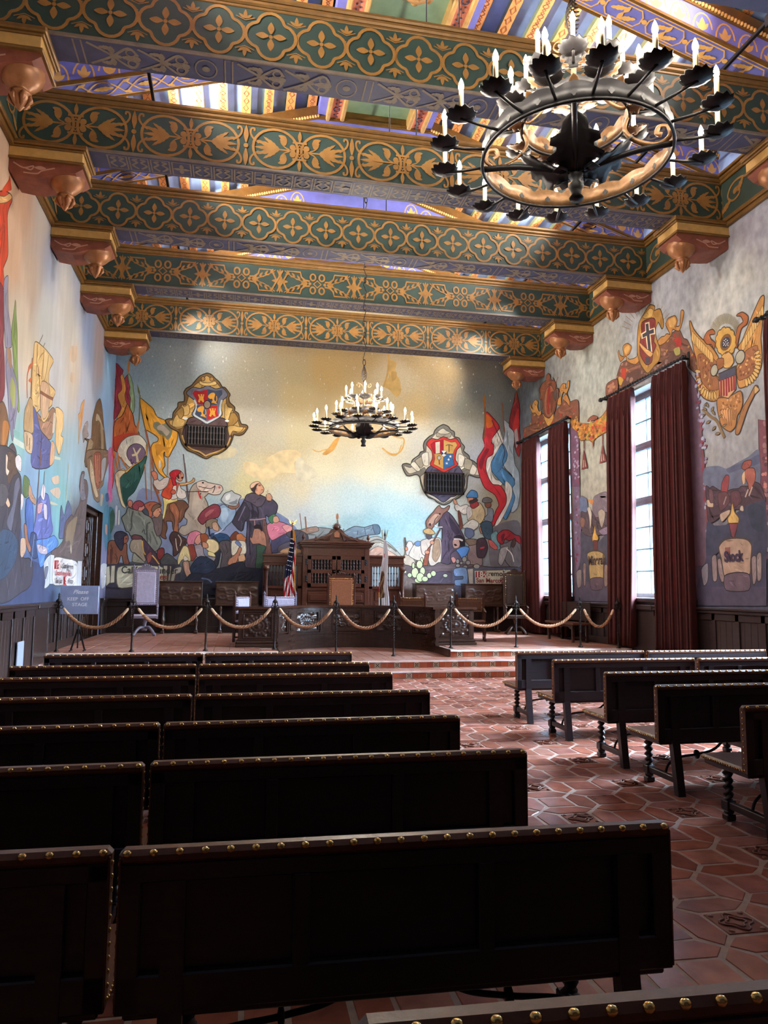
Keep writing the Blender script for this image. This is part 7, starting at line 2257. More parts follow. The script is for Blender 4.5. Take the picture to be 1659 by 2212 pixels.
for side in (-1, 1):
    for i in range(11):
        x = XC+side*(1.24+i*.415)
        if abs(x-XC) > 5.4: break
        mb = MB(); z = truss_z(x)
        y0, y1 = 2.5, YB
        mb.box(x-.085, y0, z+.73, x+.085, y1, z+.83, 0)
        mb.add([(x-.0855,y0,z+.735),(x-.0855,y0,z+.83),(x-.0855,y1,z+.83),(x-.0855,y1,z+.735)], [(0,1,2,3)], 1)
        s = Stencil(mb, (x, 0, z+.73), (0,1,0), (1,0,0), 2)
        y = 5.0
        while y < 19:
            if i % 2: s.line([(y-.09,0),(y,.045),(y+.09,0),(y,-.045)], .016, True)
            else:
                for v in (1,-1): s.line([(y-.1,-v*.05),(y-.03,v*.03),(y+.03,-v*.03),(y+.1,v*.05)], .014)
            y += .21
        mb.build('ceiling_joist', [M['orange'], M['joistgreen'], M['red']], ceil)
# ridge band with octagon bosses
rb = MB()
rb.box(XC-.62, 2.5, 10.86, XC+.62, YB, 10.9, 0)
for g in (-1, 1):
    rb.box(XC+g*.62, 2.5, 10.62, XC+g*.70, YB, 10.9, 1, .02); rb.box(XC+g*.70, 2.5, 10.66, XC+g*.90, YB, 10.9, 2)
    rb.box(XC+g*.90, 2.5, 10.6, XC+g*.98, YB, 10.9, 1, .02); rb.box(XC+g*.98, 2.5, 10.7, XC+g*1.12, YB, 10.95, 3)
    s = Stencil(rb, (XC+g*.80, 0, 10.66), (0,1,0), (1,0,0), 4); y = 5
    while y < 19:
        s.disc(y, .03, .02, 6); s.disc(y+.05, -.03, .02, 6); 
        if int(y*10) % 5 == 0: s.ring(y, 0, .06, .06, .02, 8)
        y += .11
bosses = []
for yb in (5.0, 7.35, 9.8, 12.1, 14.6, 17.2):
    for r, z, m in ((.56,10.80,2),(.48,10.74,1),(.40,10.70,3),(.34,10.68,1)):
        rb.lathe([(r, 10.88-z-.1), (r, 0.0), (0,-.001)], (XC, yb, z), 8, m, False, None, pi/8)
    rb.lathe([(.30,.0),(.32,-.08),(.27,-.2),(.16,-.3),(.07,-.36),(0,-.4)], (XC, yb, 10.68), 14, 5)
    for k in range(8):
        a = k*pi/4; rb.sphere((XC+.27*cos(a), yb+.27*sin(a), 10.58), .09, 5, 8, 6, (1,1,1.3))
tag(rb.build('ceiling_ridge_trim', [M['mint'], M['goldpale'], M['rose'], M['violet'], M['bluedk'], M['goldpaint']]), kind='structure')

# king rods from the ridge down to the beams
for bi in (0,1,2):
    by = BEAMS[bi][0]
    for dx in (-.22, .22):
        mb = MB(); mb.tube([(0,0,0),(0,0,1.5)], .009, 6)
        o = mb.build('tie_rod', M['blackiron'], None, (XC+dx, by-.03, BZ1+.17))
        tag(o, 'thin black tie rod rising from %s beam to the ridge' % ('the nearest quatrefoil','the second (oval pattern)','the third')[bi], 'rod', 'tie rods under the roof ridge')

# ------------------------------------------------------------------ frieze and cornice along the side walls
for nm, fx, g in (('left', XL, 1), ('right', XR, -1)):
    mb = MB()
    mb.box(fx, YF, BZ0, fx+g*.06, YB, BZ1, 0)
    mb.box(fx, YF, BZ1, fx+g*.10, YB, BZ1+.06, 2, .01); mb.box(fx, YF, BZ1+.06, fx+g*.12, YB, BZ1+.12, 2, .02); mb.box(fx, YF, BZ1+.12, fx+g*.16, YB, BZ1+.17, 2, .015)
    mb.box(fx, YF, BZ1+.17, fx+g*.10, YB, BZ1+.9, 3)
    mb.box(fx, YF, BZ0-.12, fx+g*.07, YB, BZ0-.05, 2, .01); mb.box(fx, YF, BZ0-.05, fx+g*.11, YB, BZ0+.02, 2, .015)
    s = Stencil(mb, (fx+g*.06, 0, 0), (0,g,0), Z3, 1)
    ys = sorted(b[0] for b in BEAMS)
    for a, b in zip(ys, ys[1:]):
        L = (b-a-BD); c = a+BD+L/2
        for d in (-1, 1): s.scroll(g*(c+d*L*.25), (BZ0+BZ1)/2, L*.5, .62, d*g)
    tag(mb.build('trim_frieze_'+nm, [M['green'], M['goldpaint'], M['gold'], M['ceilblue']]), kind='structure')
    if nm == 'left':
        pass
# ------------------------------------------------------------------ corbels under the beam ends
def make_corbel():
    """local: wall at x=0, grows towards +x, y centred, top z=0"""
    t = thing('beam_corbel', '', 'corbel', (0,0,0), 0, 'gilded corbels under the beam ends')
    w = .30; mb = MB()
    mb.box(0, -w-.05, -.07, 1.06, w+.05, 0, 0, .015); mb.box(0, -w-.02, -.10, 1.03, w+.02, -.07, 0, .01)
    mb.box(0, -w, -.25, 1.0, w, -.10, 1, .008); mb.box(0, -w-.025, -.285, 1.025, w+.025, -.25, 0, .01)
    mb.build('corbel_block', [M['gold'], M['goldpale']], t)
    prof = [(0,-.285),(.98,-.285),(1.0,-.33),(.9,-.40),(.78,-.42),(.62,-.45),(.5,-.50),(.36,-.53),(.2,-.52),(.04,-.50),(0,-.44)]
    mb = MB(); mb.prism(prof, (0, w-.03, 0), X3, Z3, 2*(w-.03), 0)
    for sg in (1, -1):
        s = Stencil(mb, (0, -sg*(w-.03), 0), (sg,0,0), Z3, 1)
        s.line([tuple(p) for p in cr3([(sg*.06,-.33),(sg*.2,-.4),(sg*.33,-.36),(sg*.3,-.42),(sg*.22,-.4)],5)], .02)
        s.line([tuple(p) for p in cr3([(sg*.62,-.36),(sg*.45,-.42),(sg*.38,-.47),(sg*.2,-.47)],5)], .02)
        s.leaf(sg*.5, -.38, 0 if sg < 0 else pi, .16, .06)
    mb.build('corbel_bracket', [M['red'], pm('corbel scroll pink', (186,138,120), .6)], t)
    mb = MB(); c = (.72, 0, 0)
    mb.lathe([(.25,-.285),(.26,-.38),(.24,-.46),(.17,-.54),(.10,-.59),(.09,-.62),(.125,-.635),(.125,-.66),(.10,-.68),(.105,-.71),(.08,-.76),(.05,-.80),(.02,-.84),(0,-.86)], c, 14, 0)
    for k in range(6):
        a = k*pi/3
        mb.tube([(.72+.10*cos(a), .10*sin(a), -.66),(.72+.115*cos(a), .115*sin(a), -.72),(.72+.06*cos(a), .06*sin(a), -.80)], [.03,.035,.008], 6, 0)
    mb.build('pendant_finial', M['bronzep'], t)
    return t
c0 = None
WH = ['under the nearest quatrefoil beam','under the second, oval patterned beam','under the third beam, with quatrefoils','under the fourth, strapwork beam','under the farthest beam by the end wall']
for bi in range(5):
    by = BEAMS[bi][0]
    for side, fx, rz, sd in ((0, XL, 0, 'ship mural wall'), (1, XR, pi, 'window wall')):
        lab = 'gilded corbel %s, on the %s' % (WH[bi], sd)
        if c0 is None: c0 = make_corbel(); o = c0; o['label'] = lab
        else: o = dup(c0, None, None, lab)
        o.location = (fx, by+BD/2, BZ0-.03); o.rotation_euler = (0,0,rz)

# ------------------------------------------------------------------ lighting tracks resting on the beams
TRX = (-1.47, 6.73); LAMPS = []
for side, tx in enumerate(TRX):
    t = thing('lighting_track', 'black steel lighting track along the beam tops on the %s side' % ('ship mural','window'), 'lighting track', (tx, 0, BZ1+.43), 0, 'lighting tracks above the beams') if False else thing('lighting_track', 'black lighting track running over the beams, on the %s side' % (('ship mural','window wall')[side]), 'lighting track', (tx, 0, BZ1+.43))
    mb = MB(); mb.box(-.025, 3.0, 0, .025, 20.2, .05, 0, .006); mb.build('track_bar', M['blackiron'], t)
    for y in (7.35, 9.95, 12.35, 14.6, 17.3):
        mb = MB(); g = 1 if side == 0 else -1
        mb.box(-.10, y+.42-.1, -.13, .0 if g > 0 else -.02, y+.42+.1, .04, 0, .01) if g < 0 else mb.box(-.12, y+.2, -.14, -.02, y+.42, .03, 0, .01)
        mb.lathe([(.045,0),(.06,.02),(.06,.12),(.05,.14)], (0, y, .05), 10, 0)
        mb.build('track_lamp', M['blackiron'], t)
        LAMPS.append((tx, y, BZ1+.43+.22, g))

# ------------------------------------------------------------------ audience benches
BW = 1.74
def make_bench():
    t = thing('bench', '', 'bench', (0,0,0), 0, 'studded oak benches in rows')
    h = BW/2; mb = MB()
    # back frame (rear face at y=0, towards the camera)
    z0, z1 = .42, .835
    mb.box(-h, .026, z0, h, .042, z1, 0, .002)                       # panel sheet
    mb.box(-h, 0, z1-.055, h, .048, z1, 0, .005); mb.box(-h, 0, z0, h, .048, z0+.105, 0, .005)
    for x in (-h, h-.062): mb.box(x, 0, z0, x+.062, .048, z1, 0, .004)
    mb.build('backrest', M['benchwood'], t)
    for g in (-1, 1):
        mb = MB(); x = g*(h-.155)
        P = [(x-.034,-.004,z1-.05),(x+.034,-.004,z1-.05),(x+.034,.05,z1-.05),(x-.034,.05,z1-.05)]
        Q = [(x-.034,-.004,.42),(x+.034,-.004,.42),(x+.034,.055,.42),(x-.034,.055,.42)]
        R = [(x-.032,-.065,0),(x+.032,-.065,0),(x+.032,-.005,0),(x-.032,-.005,0)]
        mb.add(P+Q+R, [(0,1,2,3)]+[(4+i,4+(i+1)%4,(i+1)%4,i) for i in range(4)]+[(8+i,8+(i+1)%4,4+(i+1)%4,4+i) for i in range(4)]+[(11,10,9,8)], 0)
        mb.build('leg', M['benchwood'], t)                            # plain rear leg
        mb = MB()                                                     # turned front leg
        c = (x-g*.015, .445, 0)
        mb.box(c[0]-.036, c[1]-.036, .0, c[0]+.036, c[1]+.036, .045, 0, .008); mb.lathe([(.028,.045),(.036,.055),(.036,.07)], c, 12, 0)
        mb.box(c[0]-.038, c[1]-.038, .07, c[0]+.038, c[1]+.038, .14, 0, .006)
        mb.box(c[0]-.038, c[1]-.038, .365, c[0]+.038, c[1]+.038, .41, 0, .006)
        n = 10; vs = []; fs = []; K = 34
        for k in range(K+1):
            z = .14+.225*k/K; a0 = k*.42
            for i in range(n):
                a = 2*pi*i/n; r = .027+.011*cos(2*(a-a0)); vs.append((c[0]+r*cos(a), c[1]+r*sin(a), z))
        for k in range(K):
            for i in range(n): fs.append((k*n+i, k*n+(i+1)%n, (k+1)*n+(i+1)%n, (k+1)*n+i))
        mb.add(vs, fs, 0, True)
        mb.build('leg', M['benchwood'], t)
        mb = MB(); mb.box(x-g*.012-.022, -.04, .085, x-g*.012+.022, .41, .135, 0, .006); mb.build('stretcher', M['benchwood'], t)
        mb = MB()                                                     # curved iron brace under the seat
        pts = [(x-g*.02, .20, .12),(x-g*.05, .205, .19),(x-g*.14, .21, .245),(x-g*.33, .22, .265),(x-g*.50, .225, .30),(x-g*.62, .225, .40)]
        mb.tube(cr3(pts, 7), .011, 7, 0)
        mb.lathe([(.01,-.012),(.038,-.006),(.038,.006),(.01,.012)], (x-g*.33,.22,.265), 12, 0, True, (1,0,0))
        mb.sphere((x-g*.12,.21,.24), .018, 0, 8, 6)
        mb.build('iron_brace', M['blackiron'], t)
    for x in (-.34*1.0+.0, .24):
        mb = MB(); mb.box(x-.026, -.001, z0+.1, x+.026, .045, z1-.05, 0, .004); mb.build('stile', M['benchwood'], t)
    mb = MB(); mb.box(-h+.02, .02, .395, h-.02, .50, .43, 0, .006); mb.box(-h-.005, .03, .43, h+.005, .51, .462, 1, .014)
    for g in (-1, 1):
        for i in range(18): mb.sphere((g*(h+.006), .045+i*.0265, .446), .008, 2, 6, 4, (.6,1,1))
    mb.build('seat', [M['benchwood'], M['leather'], M['brass']], t)
    mb = MB(); mb.box(-h-.004, -.006, z1-.004, h+.004, .056, z1+.04, 0, .014); n = 24
    for g in (-1, 1):
        mb.box(g*h-(.002 if g < 0 else .004), -.004, z0+.01, g*h+(.004 if g < 0 else .002), .054, z1+.02, 0, .002)
        for i in range(11): mb.sphere((g*(h+.004), .025, z0+.03+i*.038), .008, 1, 6, 4, (.6,1,1))
    for i in range(n): mb.sphere((-h+.02+(BW-.04)*i/(n-1), -.001, z1+.031), .0135, 1, 8, 6, (1,.8,.8))
    mb.build('studded_leather_trim', [M['leather'], M['brass']], t)
    return t
bench0 = make_bench()
ROWS_L = [(.00, 1.33, 1.95, 0.0), (.553, 2.325, 1.43, -.022), (.552, 3.46, 1.394, -.012), (.50, 4.44, 1.363, 0), (.6, 5.58, 1.475, 0), (.57, 6.79, 1.44, 0), (.55, 7.76, 1.396, 0), (.53, 9.03, 1.406, 0)]
ORD = ['nearest','second','third','fourth','fifth','sixth','seventh','front']
used = [False]
def put_bench(x, y, rz, lab):
    if not used[0]:
        used[0] = True; o = bench0; o['label'] = lab
    else: o = dup(bench0, None, None, lab)
    o.location = (x, y, 0); o.rotation_euler = (0,0,rz); return o
for i, (cx, y, xr, rz) in enumerate(ROWS_L):
    if i == 0:
        put_bench(xr-BW/2+.03, y, -.035, 'oak bench nearest of all, only its studded top in the bottom right corner'); continue
    row = 'front row before the stage' if i == 7 else '%s full row from the camera' % ('first','second','third','fourth','fifth','sixth')[i-1]
    put_bench(xr-BW/2, y, rz, 'studded oak bench at the aisle, left block, %s' % row)
    put_bench(xr-BW*1.5-.03, y+(.06 if i == 1 else .0), rz*1.5+.01, 'studded oak bench on the ship mural side, left block, %s' % row)
ROWS_R = [(3.37,4.49),(3.39,5.58),(3.44,6.53),(3.474,7.78),(3.45,8.82)]
for i, (xl, y) in enumerate(ROWS_R):
    row = ('nearest row, cut by the edge','second row from the camera','third row from the camera','fourth row from the camera','front row before the stage')[i]
    put_bench(xl+BW/2, y, 0.0, 'studded oak bench at the aisle end, right block, %s' % row)
    if i > 1: put_bench(xl+BW*1.5+.03, y-.03, 0.008, 'studded oak bench by the window wall, right block, %s' % row)

# ------------------------------------------------------------------ carved relief tile (grid with carved height)
def relief(mb, to, w, h, hf, nx=26, ny=26, mat=0, depth=.035):
    """to(u,v,d) -> point; hf(u,v) in -1..1 coordinates gives the carved height 0..1"""
    vs = []; fs = []
    for j in range(ny+1):
        for i in range(nx+1):
            u = -1+2*i/nx; v = -1+2*j/ny
            vs.append(to(u*w/2, v*h/2, hf(u, v)*depth))
    for j in range(ny):
        for i in range(nx):
            a = j*(nx+1)+i; fs.append((a, a+1, a+nx+2, a+nx+1))
    mb.add(vs, fs, mat, True)
def g_(x, s): return math.exp(-(x*x)/(2*s*s))
def carve_wreath(u, v):
    r = sqrt(u*u+v*v); a = atan2(v, u)
    x = .75*g_(r-.68, .08)*(.7+.3*cos(18*a)) + .9*g_(r, .22)*(.8+.2*cos(5*a)) + .35*g_(r-.42,.05)
    if r > .8: x += .6*max(0, sin(9*u)*sin(9*v))
    return x
def carve_wheel(u, v):
    r = sqrt(u*u+v*v); a = atan2(v, u)
    x = .8*g_(r-.62,.05) + (.7*(.5+.5*cos(12*a)) if .18 < r < .58 else 0) + .9*g_(r,.12)
    if r > .7: x += .75*(.5+.5*sin(8*u+5*v))*(.5+.5*cos(9*v-4*u))
    return x
def carve_scroll(u, v):
    x = 0
    for g in (-1, 1):
        for cx, cy, rr in ((.35,.2,.22),(.68,-.3,.2),(.3,-.45,.18),(.75,.45,.15)):
            r = sqrt((u-g*cx)**2+(v-cy)**2); x = max(x, .8*g_(r-rr,.045), .7*g_(r,.06))
    x = max(x, .9*g_(u,.12)*g_(v-.1,.35))
    return x

# ------------------------------------------------------------------ curved council desk
dk = thing('council_desk', 'long dark carved desk, its front curved inwards, behind the ropes on stage', 'desk', (BX, BY, .45))
T = .81
def P3(r, a, z): return (r*cos(a), r*sin(a), z)
def shell(mb, r0, r1, a0, a1, z0, z1, n, mat=0):
    pts = arc(0,0,r0,a0,a1,n) + arc(0,0,r1,a1,a0,n)
    mb.prism(pts, (0,0,z0), X3, Y3, z1-z0, mat)
mb = MB()
mb.box(-BR-.1, -1.02, -.15, -BR+.02, .02, .0, 0) if False else None
shell(mb, BR-.01, BR+.08, pi, 0, -.15, .05, 48); shell(mb, BR-.03, BR+.06, pi, 0, .05, .085, 48); shell(mb, BR, BR+.08, pi, 0, .085, .17, 48); shell(mb, BR-.025, BR+.06, pi, 0, .17, .2, 48)
for g in (-1, 1): mb.box(g*(BR-.012), -1.02, -.146, g*(BR+.02), .0, .0, 0, .004)
mb.build('curved_plinth', M['wood'], dk)
mb = MB(); shell(mb, BR+.03, BR+.08, pi, 0, .2, T-.05, 48); shell(mb, BR-.012, BR+.05, pi, 0, T-.12, T-.05, 48)
mb.build('curved_front', M['wood'], dk)
aw = pi/5.6; gap = (pi-5*aw*.76)/6
for k in range(6):
    a = pi-(gap/2+k*(pi-gap)/5)
    mb = MB(); da = .085
    shell(mb, BR-.02, BR+.05, a+da, a-da, .2, T-.1, 6); shell(mb, BR-.035, BR+.02, a+da*.55, a-da*.55, .28, T-.18, 4)
    mb.build('pilaster', M['wood'], dk)
for k in range(5):
    a = pi-(gap/2+(k+.5)*(pi-gap)/5); w = .62; hh = .40; zc = .2+.255
    mb = MB()
    def to(u, v, d, a=a, zc=zc): return P3(BR+.028-d, a-u/BR, zc+v)
    relief(mb, to, w, hh, (carve_wreath, carve_wheel, carve_scroll, carve_wheel, carve_wreath)[k], 40, 26, 0, .04)
    for v0, v1 in ((-hh/2-.03,-hh/2),(hh/2,hh/2+.03)): shell(mb, BR-.012, BR+.04, a+.2, a-.2, zc+v0, zc+v1, 8)
    for u0 in (-w/2-.03, w/2): shell(mb, BR-.012, BR+.04, a-u0/BR, a-(u0+.03)/BR, zc-hh/2-.03, zc+hh/2+.03, 2)
    mb.build('carved_panel', M['wood'], dk)
for g in (-1, 1):
    xa, xb = (-2.46, -BR) if g < 0 else (BR, 2.56)
    mb = MB(); yf = 0.0 if g < 0 else .12
    mb.box(xa-.05, yf-.07, 0, xb+(.04 if g < 0 else .05), .62, .06, 0, .01); mb.box(xa-.03, yf-.045, .06, xb+.03, .6, .12, 0, .015); mb.box(xa, yf, .12, xb, .58, T-.05, 0, .006)
    for x in (xa, xb-.09): mb.box(x, yf-.02, .12, x+.09, yf+.02, T-.05, 0, .008)
    mb.box(xa, yf-.018, T-.12, xb, yf+.02, T-.05, 0, .006); mb.box(xa, yf-.018, .12, xb, yf+.02, .2, 0, .006)
    mb.build('end_pedestal', M['wood'], dk)
    xc = (xa+xb)/2; w = xb-xa-.24; hh = T-.36
    mb = MB()
    def to2(u, v, d, xc=xc, yf=yf): return (xc+u, yf-.002-d, .425+v)
    relief(mb, to2, w, hh, carve_wreath, 34, 30, 0, .05)
    mb.box(xc-w/2-.03, yf-.03, .425-hh/2-.03, xc-w/2, yf, .425+hh/2+.03, 0, .006); mb.box(xc+w/2, yf-.03, .425-hh/2-.03, xc+w/2+.03, yf, .425+hh/2+.03, 0, .006)
    mb.box(xc-w/2, yf-.03, .425+hh/2, xc+w/2, yf, .425+hh/2+.03, 0, .006); mb.box(xc-w/2, yf-.03, .425-hh/2-.03, xc+w/2, yf, .425-hh/2, 0, .006)
    mb.build('carved_panel', M['wood'], dk)
mb = MB()
top = [(-2.53,-.06),(-BR+.06,-.06)] + arc(0,0,BR-.06,pi,0,44) + [(BR-.06,.06),(2.62,.06),(2.62,.68)] + arc(0,0.1,BR+.62,.25,pi-.25,40) + [(-2.53,.66)]
mb.prism(top, (0,0,T-.05), X3, Y3, .05, 0)
M['desktop'] = pm('polished desk top', (70,44,34), .12, noise=.2, scale=5, stretch=(4,1,1))
mb.build('desk_top', M['desktop'], dk)

# ------------------------------------------------------------------ cabinet with galleries behind the desk
def spindle(mb, x, y, z0, z1, r=.016, mat=0, n=7):
    H = z1-z0
    mb.lathe([(r*1.1,0),(r*.5,.08*H),(r*.6,.25*H),(r*1.2,.32*H),(r*.5,.36*H),(r*.55,.6*H),(r*1.25,.66*H),(r*.5,.70*H),(r*.5,.92*H),(r*1.1,H)], (x,y,z0), n, mat)
cb = thing('judge_cabinet', 'tall walnut cabinet with spindle doors and carved crest behind the desk', 'cabinet', (2.62, 19.75, .45))
CW, CD = .90, .62; CT = 2.28
mb = MB()
mb.box(-CW, .0, 0, CW, CD, CT, 0, .004); mb.box(-CW-.03, -.03, 0, CW+.03, CD, .12, 0, .01)
for x in (-CW, CW-.13): mb.box(x, -.03, .1, x+.13, .02, CT, 0, .008)
mb.box(-CW, -.02, CT-.22, CW, .02, CT, 0, .006); mb.box(-CW, -.02, 1.14, CW, .02, 1.22, 0, .006)
for k, (dz, dy) in enumerate(((0,.03),(.03,.06),(.06,.045),(.08,.09),(.12,.12))): mb.box(-CW-dy, -dy-.02, CT+dz, CW+dy, CD, CT+dz+.04, 0, .008)
mb.build('cabinet_body', M['cabwood'], cb)
for g in (-1, 1):
    x0, x1 = (-CW+.13, -.02) if g < 0 else (.02, CW-.13)
    d = MB(); z0, z1 = 1.23, CT-.22
    for x in (x0, x1-.10): d.box(x, -.05, z0, x+.10, -.02, z1, 0, .006)
    for z in (z0, (z0+z1)/2-.05, z1-.10): d.box(x0, -.05, z, x1, -.02, z+.10, 0, .006)
    d.box(x0+.1, -.021, z0+.1, x1-.1, -.019, z1-.1, 1)
    dd = d.build('door', [M['cabwood'], M['black']], cb)
    for z in (z0+.1, (z0+z1)/2+.05):
        s = MB(); n = 7
        for i in range(n): spindle(s, x0+.13+(x1-x0-.26)*i/(n-1), -.036, z, z+(z1-z0)/2-.15, .02)
        s.build('spindle_grille', M['cabwood'], dd)
    hx = x0-.03 if g < 0 else x1+.03
    for z in (z0+.14, z1-.24):
        s = MB(); s.box(hx-.035, -.056, z, hx+.035, -.05, z+.16, 0, .004)
        for q in range(3): s.sphere((hx, -.056, z+.02+q*.06), .022, 0, 7, 5, (1,.4,1))
        s.build('hinge', M['blackiron'], dd)
    s = MB(); s.lathe([(.012,0),(.012,.02),(.022,.03),(.018,.045),(0,.05)], (x1-.05 if g < 0 else x0+.05, -.05, (z0+z1)/2), 9, 0, True, (0,-1,0)); s.build('knob', M['blackiron'], dd)
    for r in range(3):
        s = MB(); z = .2+r*.31; s.box(x0+.02, -.035, z, x1-.02, .0, z+.26, 0, .008); s.box(x0+.07, -.055, z+.05, x1-.07, -.03, z+.21, 0, .014); s.build('drawer', M['cabwood'], cb)
cr = MB(); zt = CT+.16
half = [(0,.46),(.07,.44),(.10,.36),(.16,.33),(.22,.24),(.33,.16),(.42,.15),(.52,.09),(.56,.16),(.60,.09),(.75,.06),(.92,.02),(.92,0)]
cr.prism([(-x,z) for x,z in half[::-1]] + half[1:], (0,.06,zt), X3, Z3, .07, 0)
cr.sphere((0,-.02,zt+.40), .075, 0, 10, 8)
for k in range(9):
    a = pi*k/8; cr.tube([(.06*cos(a),-.03,zt+.40+.06*sin(a)),(.125*cos(a),-.025,zt+.40+.12*sin(a))], [.022,.006], 6)
cr.prism([(-.07,.12),(.07,.12),(.07,.24),(0,.30),(-.07,.24)], (0,-.035,zt), X3, Z3, .03, 1)
for g in (-1, 1):
    for k in range(6): cr.tube(cr3([(g*.10,-.02,zt+.26),(g*(.16+.02*k),-.03,zt+.16),(g*(.2+.05*k),-.02,zt+.04+.004*k)],5), .016, 6)
    cr.tube(cr3([(g*.34,-.02,zt+.06),(g*.46,-.02,zt+.08),(g*.58,-.02,zt+.03)],5), .018, 6)
    cr.lathe([(.05,0),(.05,.03),(.02,.05),(.045,.1),(.05,.13),(.03,.18),(.012,.22),(0,.26)], (g*.88, .05, zt), 10, 0)
cr.build('crest', [M['cabwood'], pm('crest shield', (140,84,56), .4)], cb)
for g in (-1, 1):
    x0, x1 = (-1.93, -CW) if g < 0 else (CW, 1.90)
    xo = x0 if g < 0 else x1
    w = MB(); WT = 2.1
    w.box(x0, .12, 0, x1, .5, .1, 0, .008)
    w.box(x0+.02, .2, .1, x1-.0, .26, 1.22, 0, .004); w.box(x0, .15, 1.18, x1, .32, 1.26, 0, .008)
    w.box(x0, .14, WT-.3, x1, .32, WT-.06, 0, .006); w.box(x0-.03, .10, WT-.06, x1+.03, .36, WT, 0, .012); w.box(x0-.02, .12, WT-.24, x1+.02, .34, WT-.2, 0, .008)
    for x in (x0+.0, x1-.12): w.box(x, .15, .1, x+.12, .32, WT-.3, 0, .008)
    for r in range(3): w.box(x0+.2, .18, .2+r*.33, x1-.2, .21, .2+r*.33+.26, 0, .012)
    w.build('side_gallery', M['cabwood'], cb)
    s = MB(); n = 9
    for i in range(n): spindle(s, x0+.18+(x1-x0-.36)*i/(n-1), .24, 1.26, WT-.3, .022)
    s.build('spindle_grille', M['cabwood'], cb)
    c = MB(); cx = xo+(.08 if g < 0 else -.05)
    c.lathe([(.07,.1),(.07,.16),(.05,.2),(.045,1.6),(.06,1.66),(.09,1.7),(.09,1.8)], (cx, .10, 0), 12, 0); c.sphere((cx,.06,1.73), .07, 0, 8, 6)
    c.build('column', M['cabwood'], cb)

# ------------------------------------------------------------------ chairs
def make_chair(name, label, loc, rz, w, seat_z, b0, b1, leather, wood, throne=False, group=None, d=.5, arms=True, studs='brass'):
    t = thing(name, label, 'chair', loc, rz, group); h = w/2
    mb = MB(); mb.box(-h+.02, -d/2, seat_z-.07, h-.02, d/2, seat_z-.02, 0, .008); mb.box(-h, -d/2-.01, seat_z-.03, h, d/2, seat_z+.02, 1, .018)
    mb.build('seat', [wood, leather], t)
    mb = MB(); mb.box(-h+.03, d/2-.05, b0, h-.03, d/2, b1, 0, .015)
    mb.box(-h+.08, d/2-.065, b0+.06, h-.08, d/2-.04, b1-.06, 0, .012)
    n = int((b1-b0)/.05)
    for i in range(n+1):
        for g in (-1, 1): mb.sphere((g*(h-.055), d/2-.055, b0+.02+(b1-b0-.04)*i/n), .011, 1, 6, 4)
    n = int(w/.05)
    for i in range(n+1):
        for z in (b0+.02, b1-.02): mb.sphere((-h+.055+(w-.11)*i/n, d/2-.055, z), .011, 1, 6, 4)
    mb.build('backrest', [leather, M['brass'] if studs == 'brass' else studs], t)
    for g in (-1, 1):
        mb = MB(); x = g*(h-.015); top = b1+.03
        z00 = 0 if not throne else seat_z-.1
        mb.box(x-.025, d/2-.055, z00, x+.025, d/2+.005, top, 0, .006)
        mb.lathe([(.03,0),(.012,.012),(.03,.03),(.032,.05),(.015,.075),(.006,.1),(0,.11)], (x, d/2-.025, top), 9, 0)
        mb.build('stile', wood, t)
        if arms:
            mb = MB(); az = seat_z+.24
            mb.tube(cr3([(x, d/2-.04, az+.02),(x, 0, az+.03),(x, -d/2+.04, az),(x, -d/2-.04, az-.03)],5), .024, 8, 0, False, True, 1.3)
            mb.lathe([(.022,0),(.014,.06),(.026,.12),(.014,.18),(.02,.23)], (x, -d/2+.05, seat_z), 9, 0)
            mb.build('arm', wood, t)
        if not throne:
            mb = MB(); mb.lathe([(.03,0),(.03,.06),(.018,.08),(.028,.2),(.02,.3),(.03,seat_z-.07)], (x, -d/2+.05, 0), 9, 0); mb.build('leg', wood, t)
            mb = MB(); mb.box(x-.018, -d/2+.05, .09, x+.018, d/2-.03, .13, 0, .005); mb.build('stretcher', wood, t)
    if throne:
        mb = MB(); mb.box(-h+.03, d/2-.045, b1-.0, h-.03, d/2-.01, b1+.03, 0, .006)
        mb.prism([(-h*.75,0),(h*.75,0),(h*.6,.05),(h*.3,.06),(h*.25,.10),(0,.14),(-h*.25,.10),(-h*.3,.06),(-h*.6,.05)], (0, d/2-.01, b1+.02), X3, Z3, .03, 0)
        for i in range(5): mb.sphere((0.05*(i-2), d/2-.04, b1+.10+.03*cos((i-2)*.7)), .02, 0, 6, 5)
        mb.build('carved_crest', wood, t)
        mb = MB(); mb.lathe([(.06,.12),(.07,.16),(.045,.2),(.05,.3),(.09,seat_z-.08),(.14,seat_z-.06)], (0,0,0), 12, 0)
        for k in range(4):
            a = pi/4+k*pi/2; mb.tube(cr3([(.03*cos(a),.03*sin(a),.2),(.16*cos(a),.16*sin(a),.2),(.28*cos(a),.28*sin(a),.1),(.34*cos(a),.34*sin(a),.03),(.38*cos(a),.38*sin(a),.03)],5), [.035]*16+[.03]*4+[.028], 8, 0)
        mb.build('swivel_base', wood, t)
    return t
glareleather = pm('glare-painted embossed leather', (176,168,190), .3, noise=.12, scale=18, bump=.25)  # bluish-white window glare put into the leather colour
glarewood = pm('glare-painted oak', (120,112,128), .3, noise=.2, scale=10)  # the same window glare put into the wood colour
tanstud = pm('dark studs', (60,56,70), .4)
make_chair('throne_chair', 'tall throne chair, leather painted with window glare, on swivel base left beside the door', (-2.2, 19.2, .45), .10, .62, .50, .74, 1.62, glareleather, glarewood, True, None, .52, True, tanstud)
make_chair('throne_chair', 'tall dark leather throne chair with crown finials, right before the curtain', (7.42, 19.0, .45), -.25, .60, .50, .74, 1.62, M['leatherdk'], M['wood'], True, None, .52)
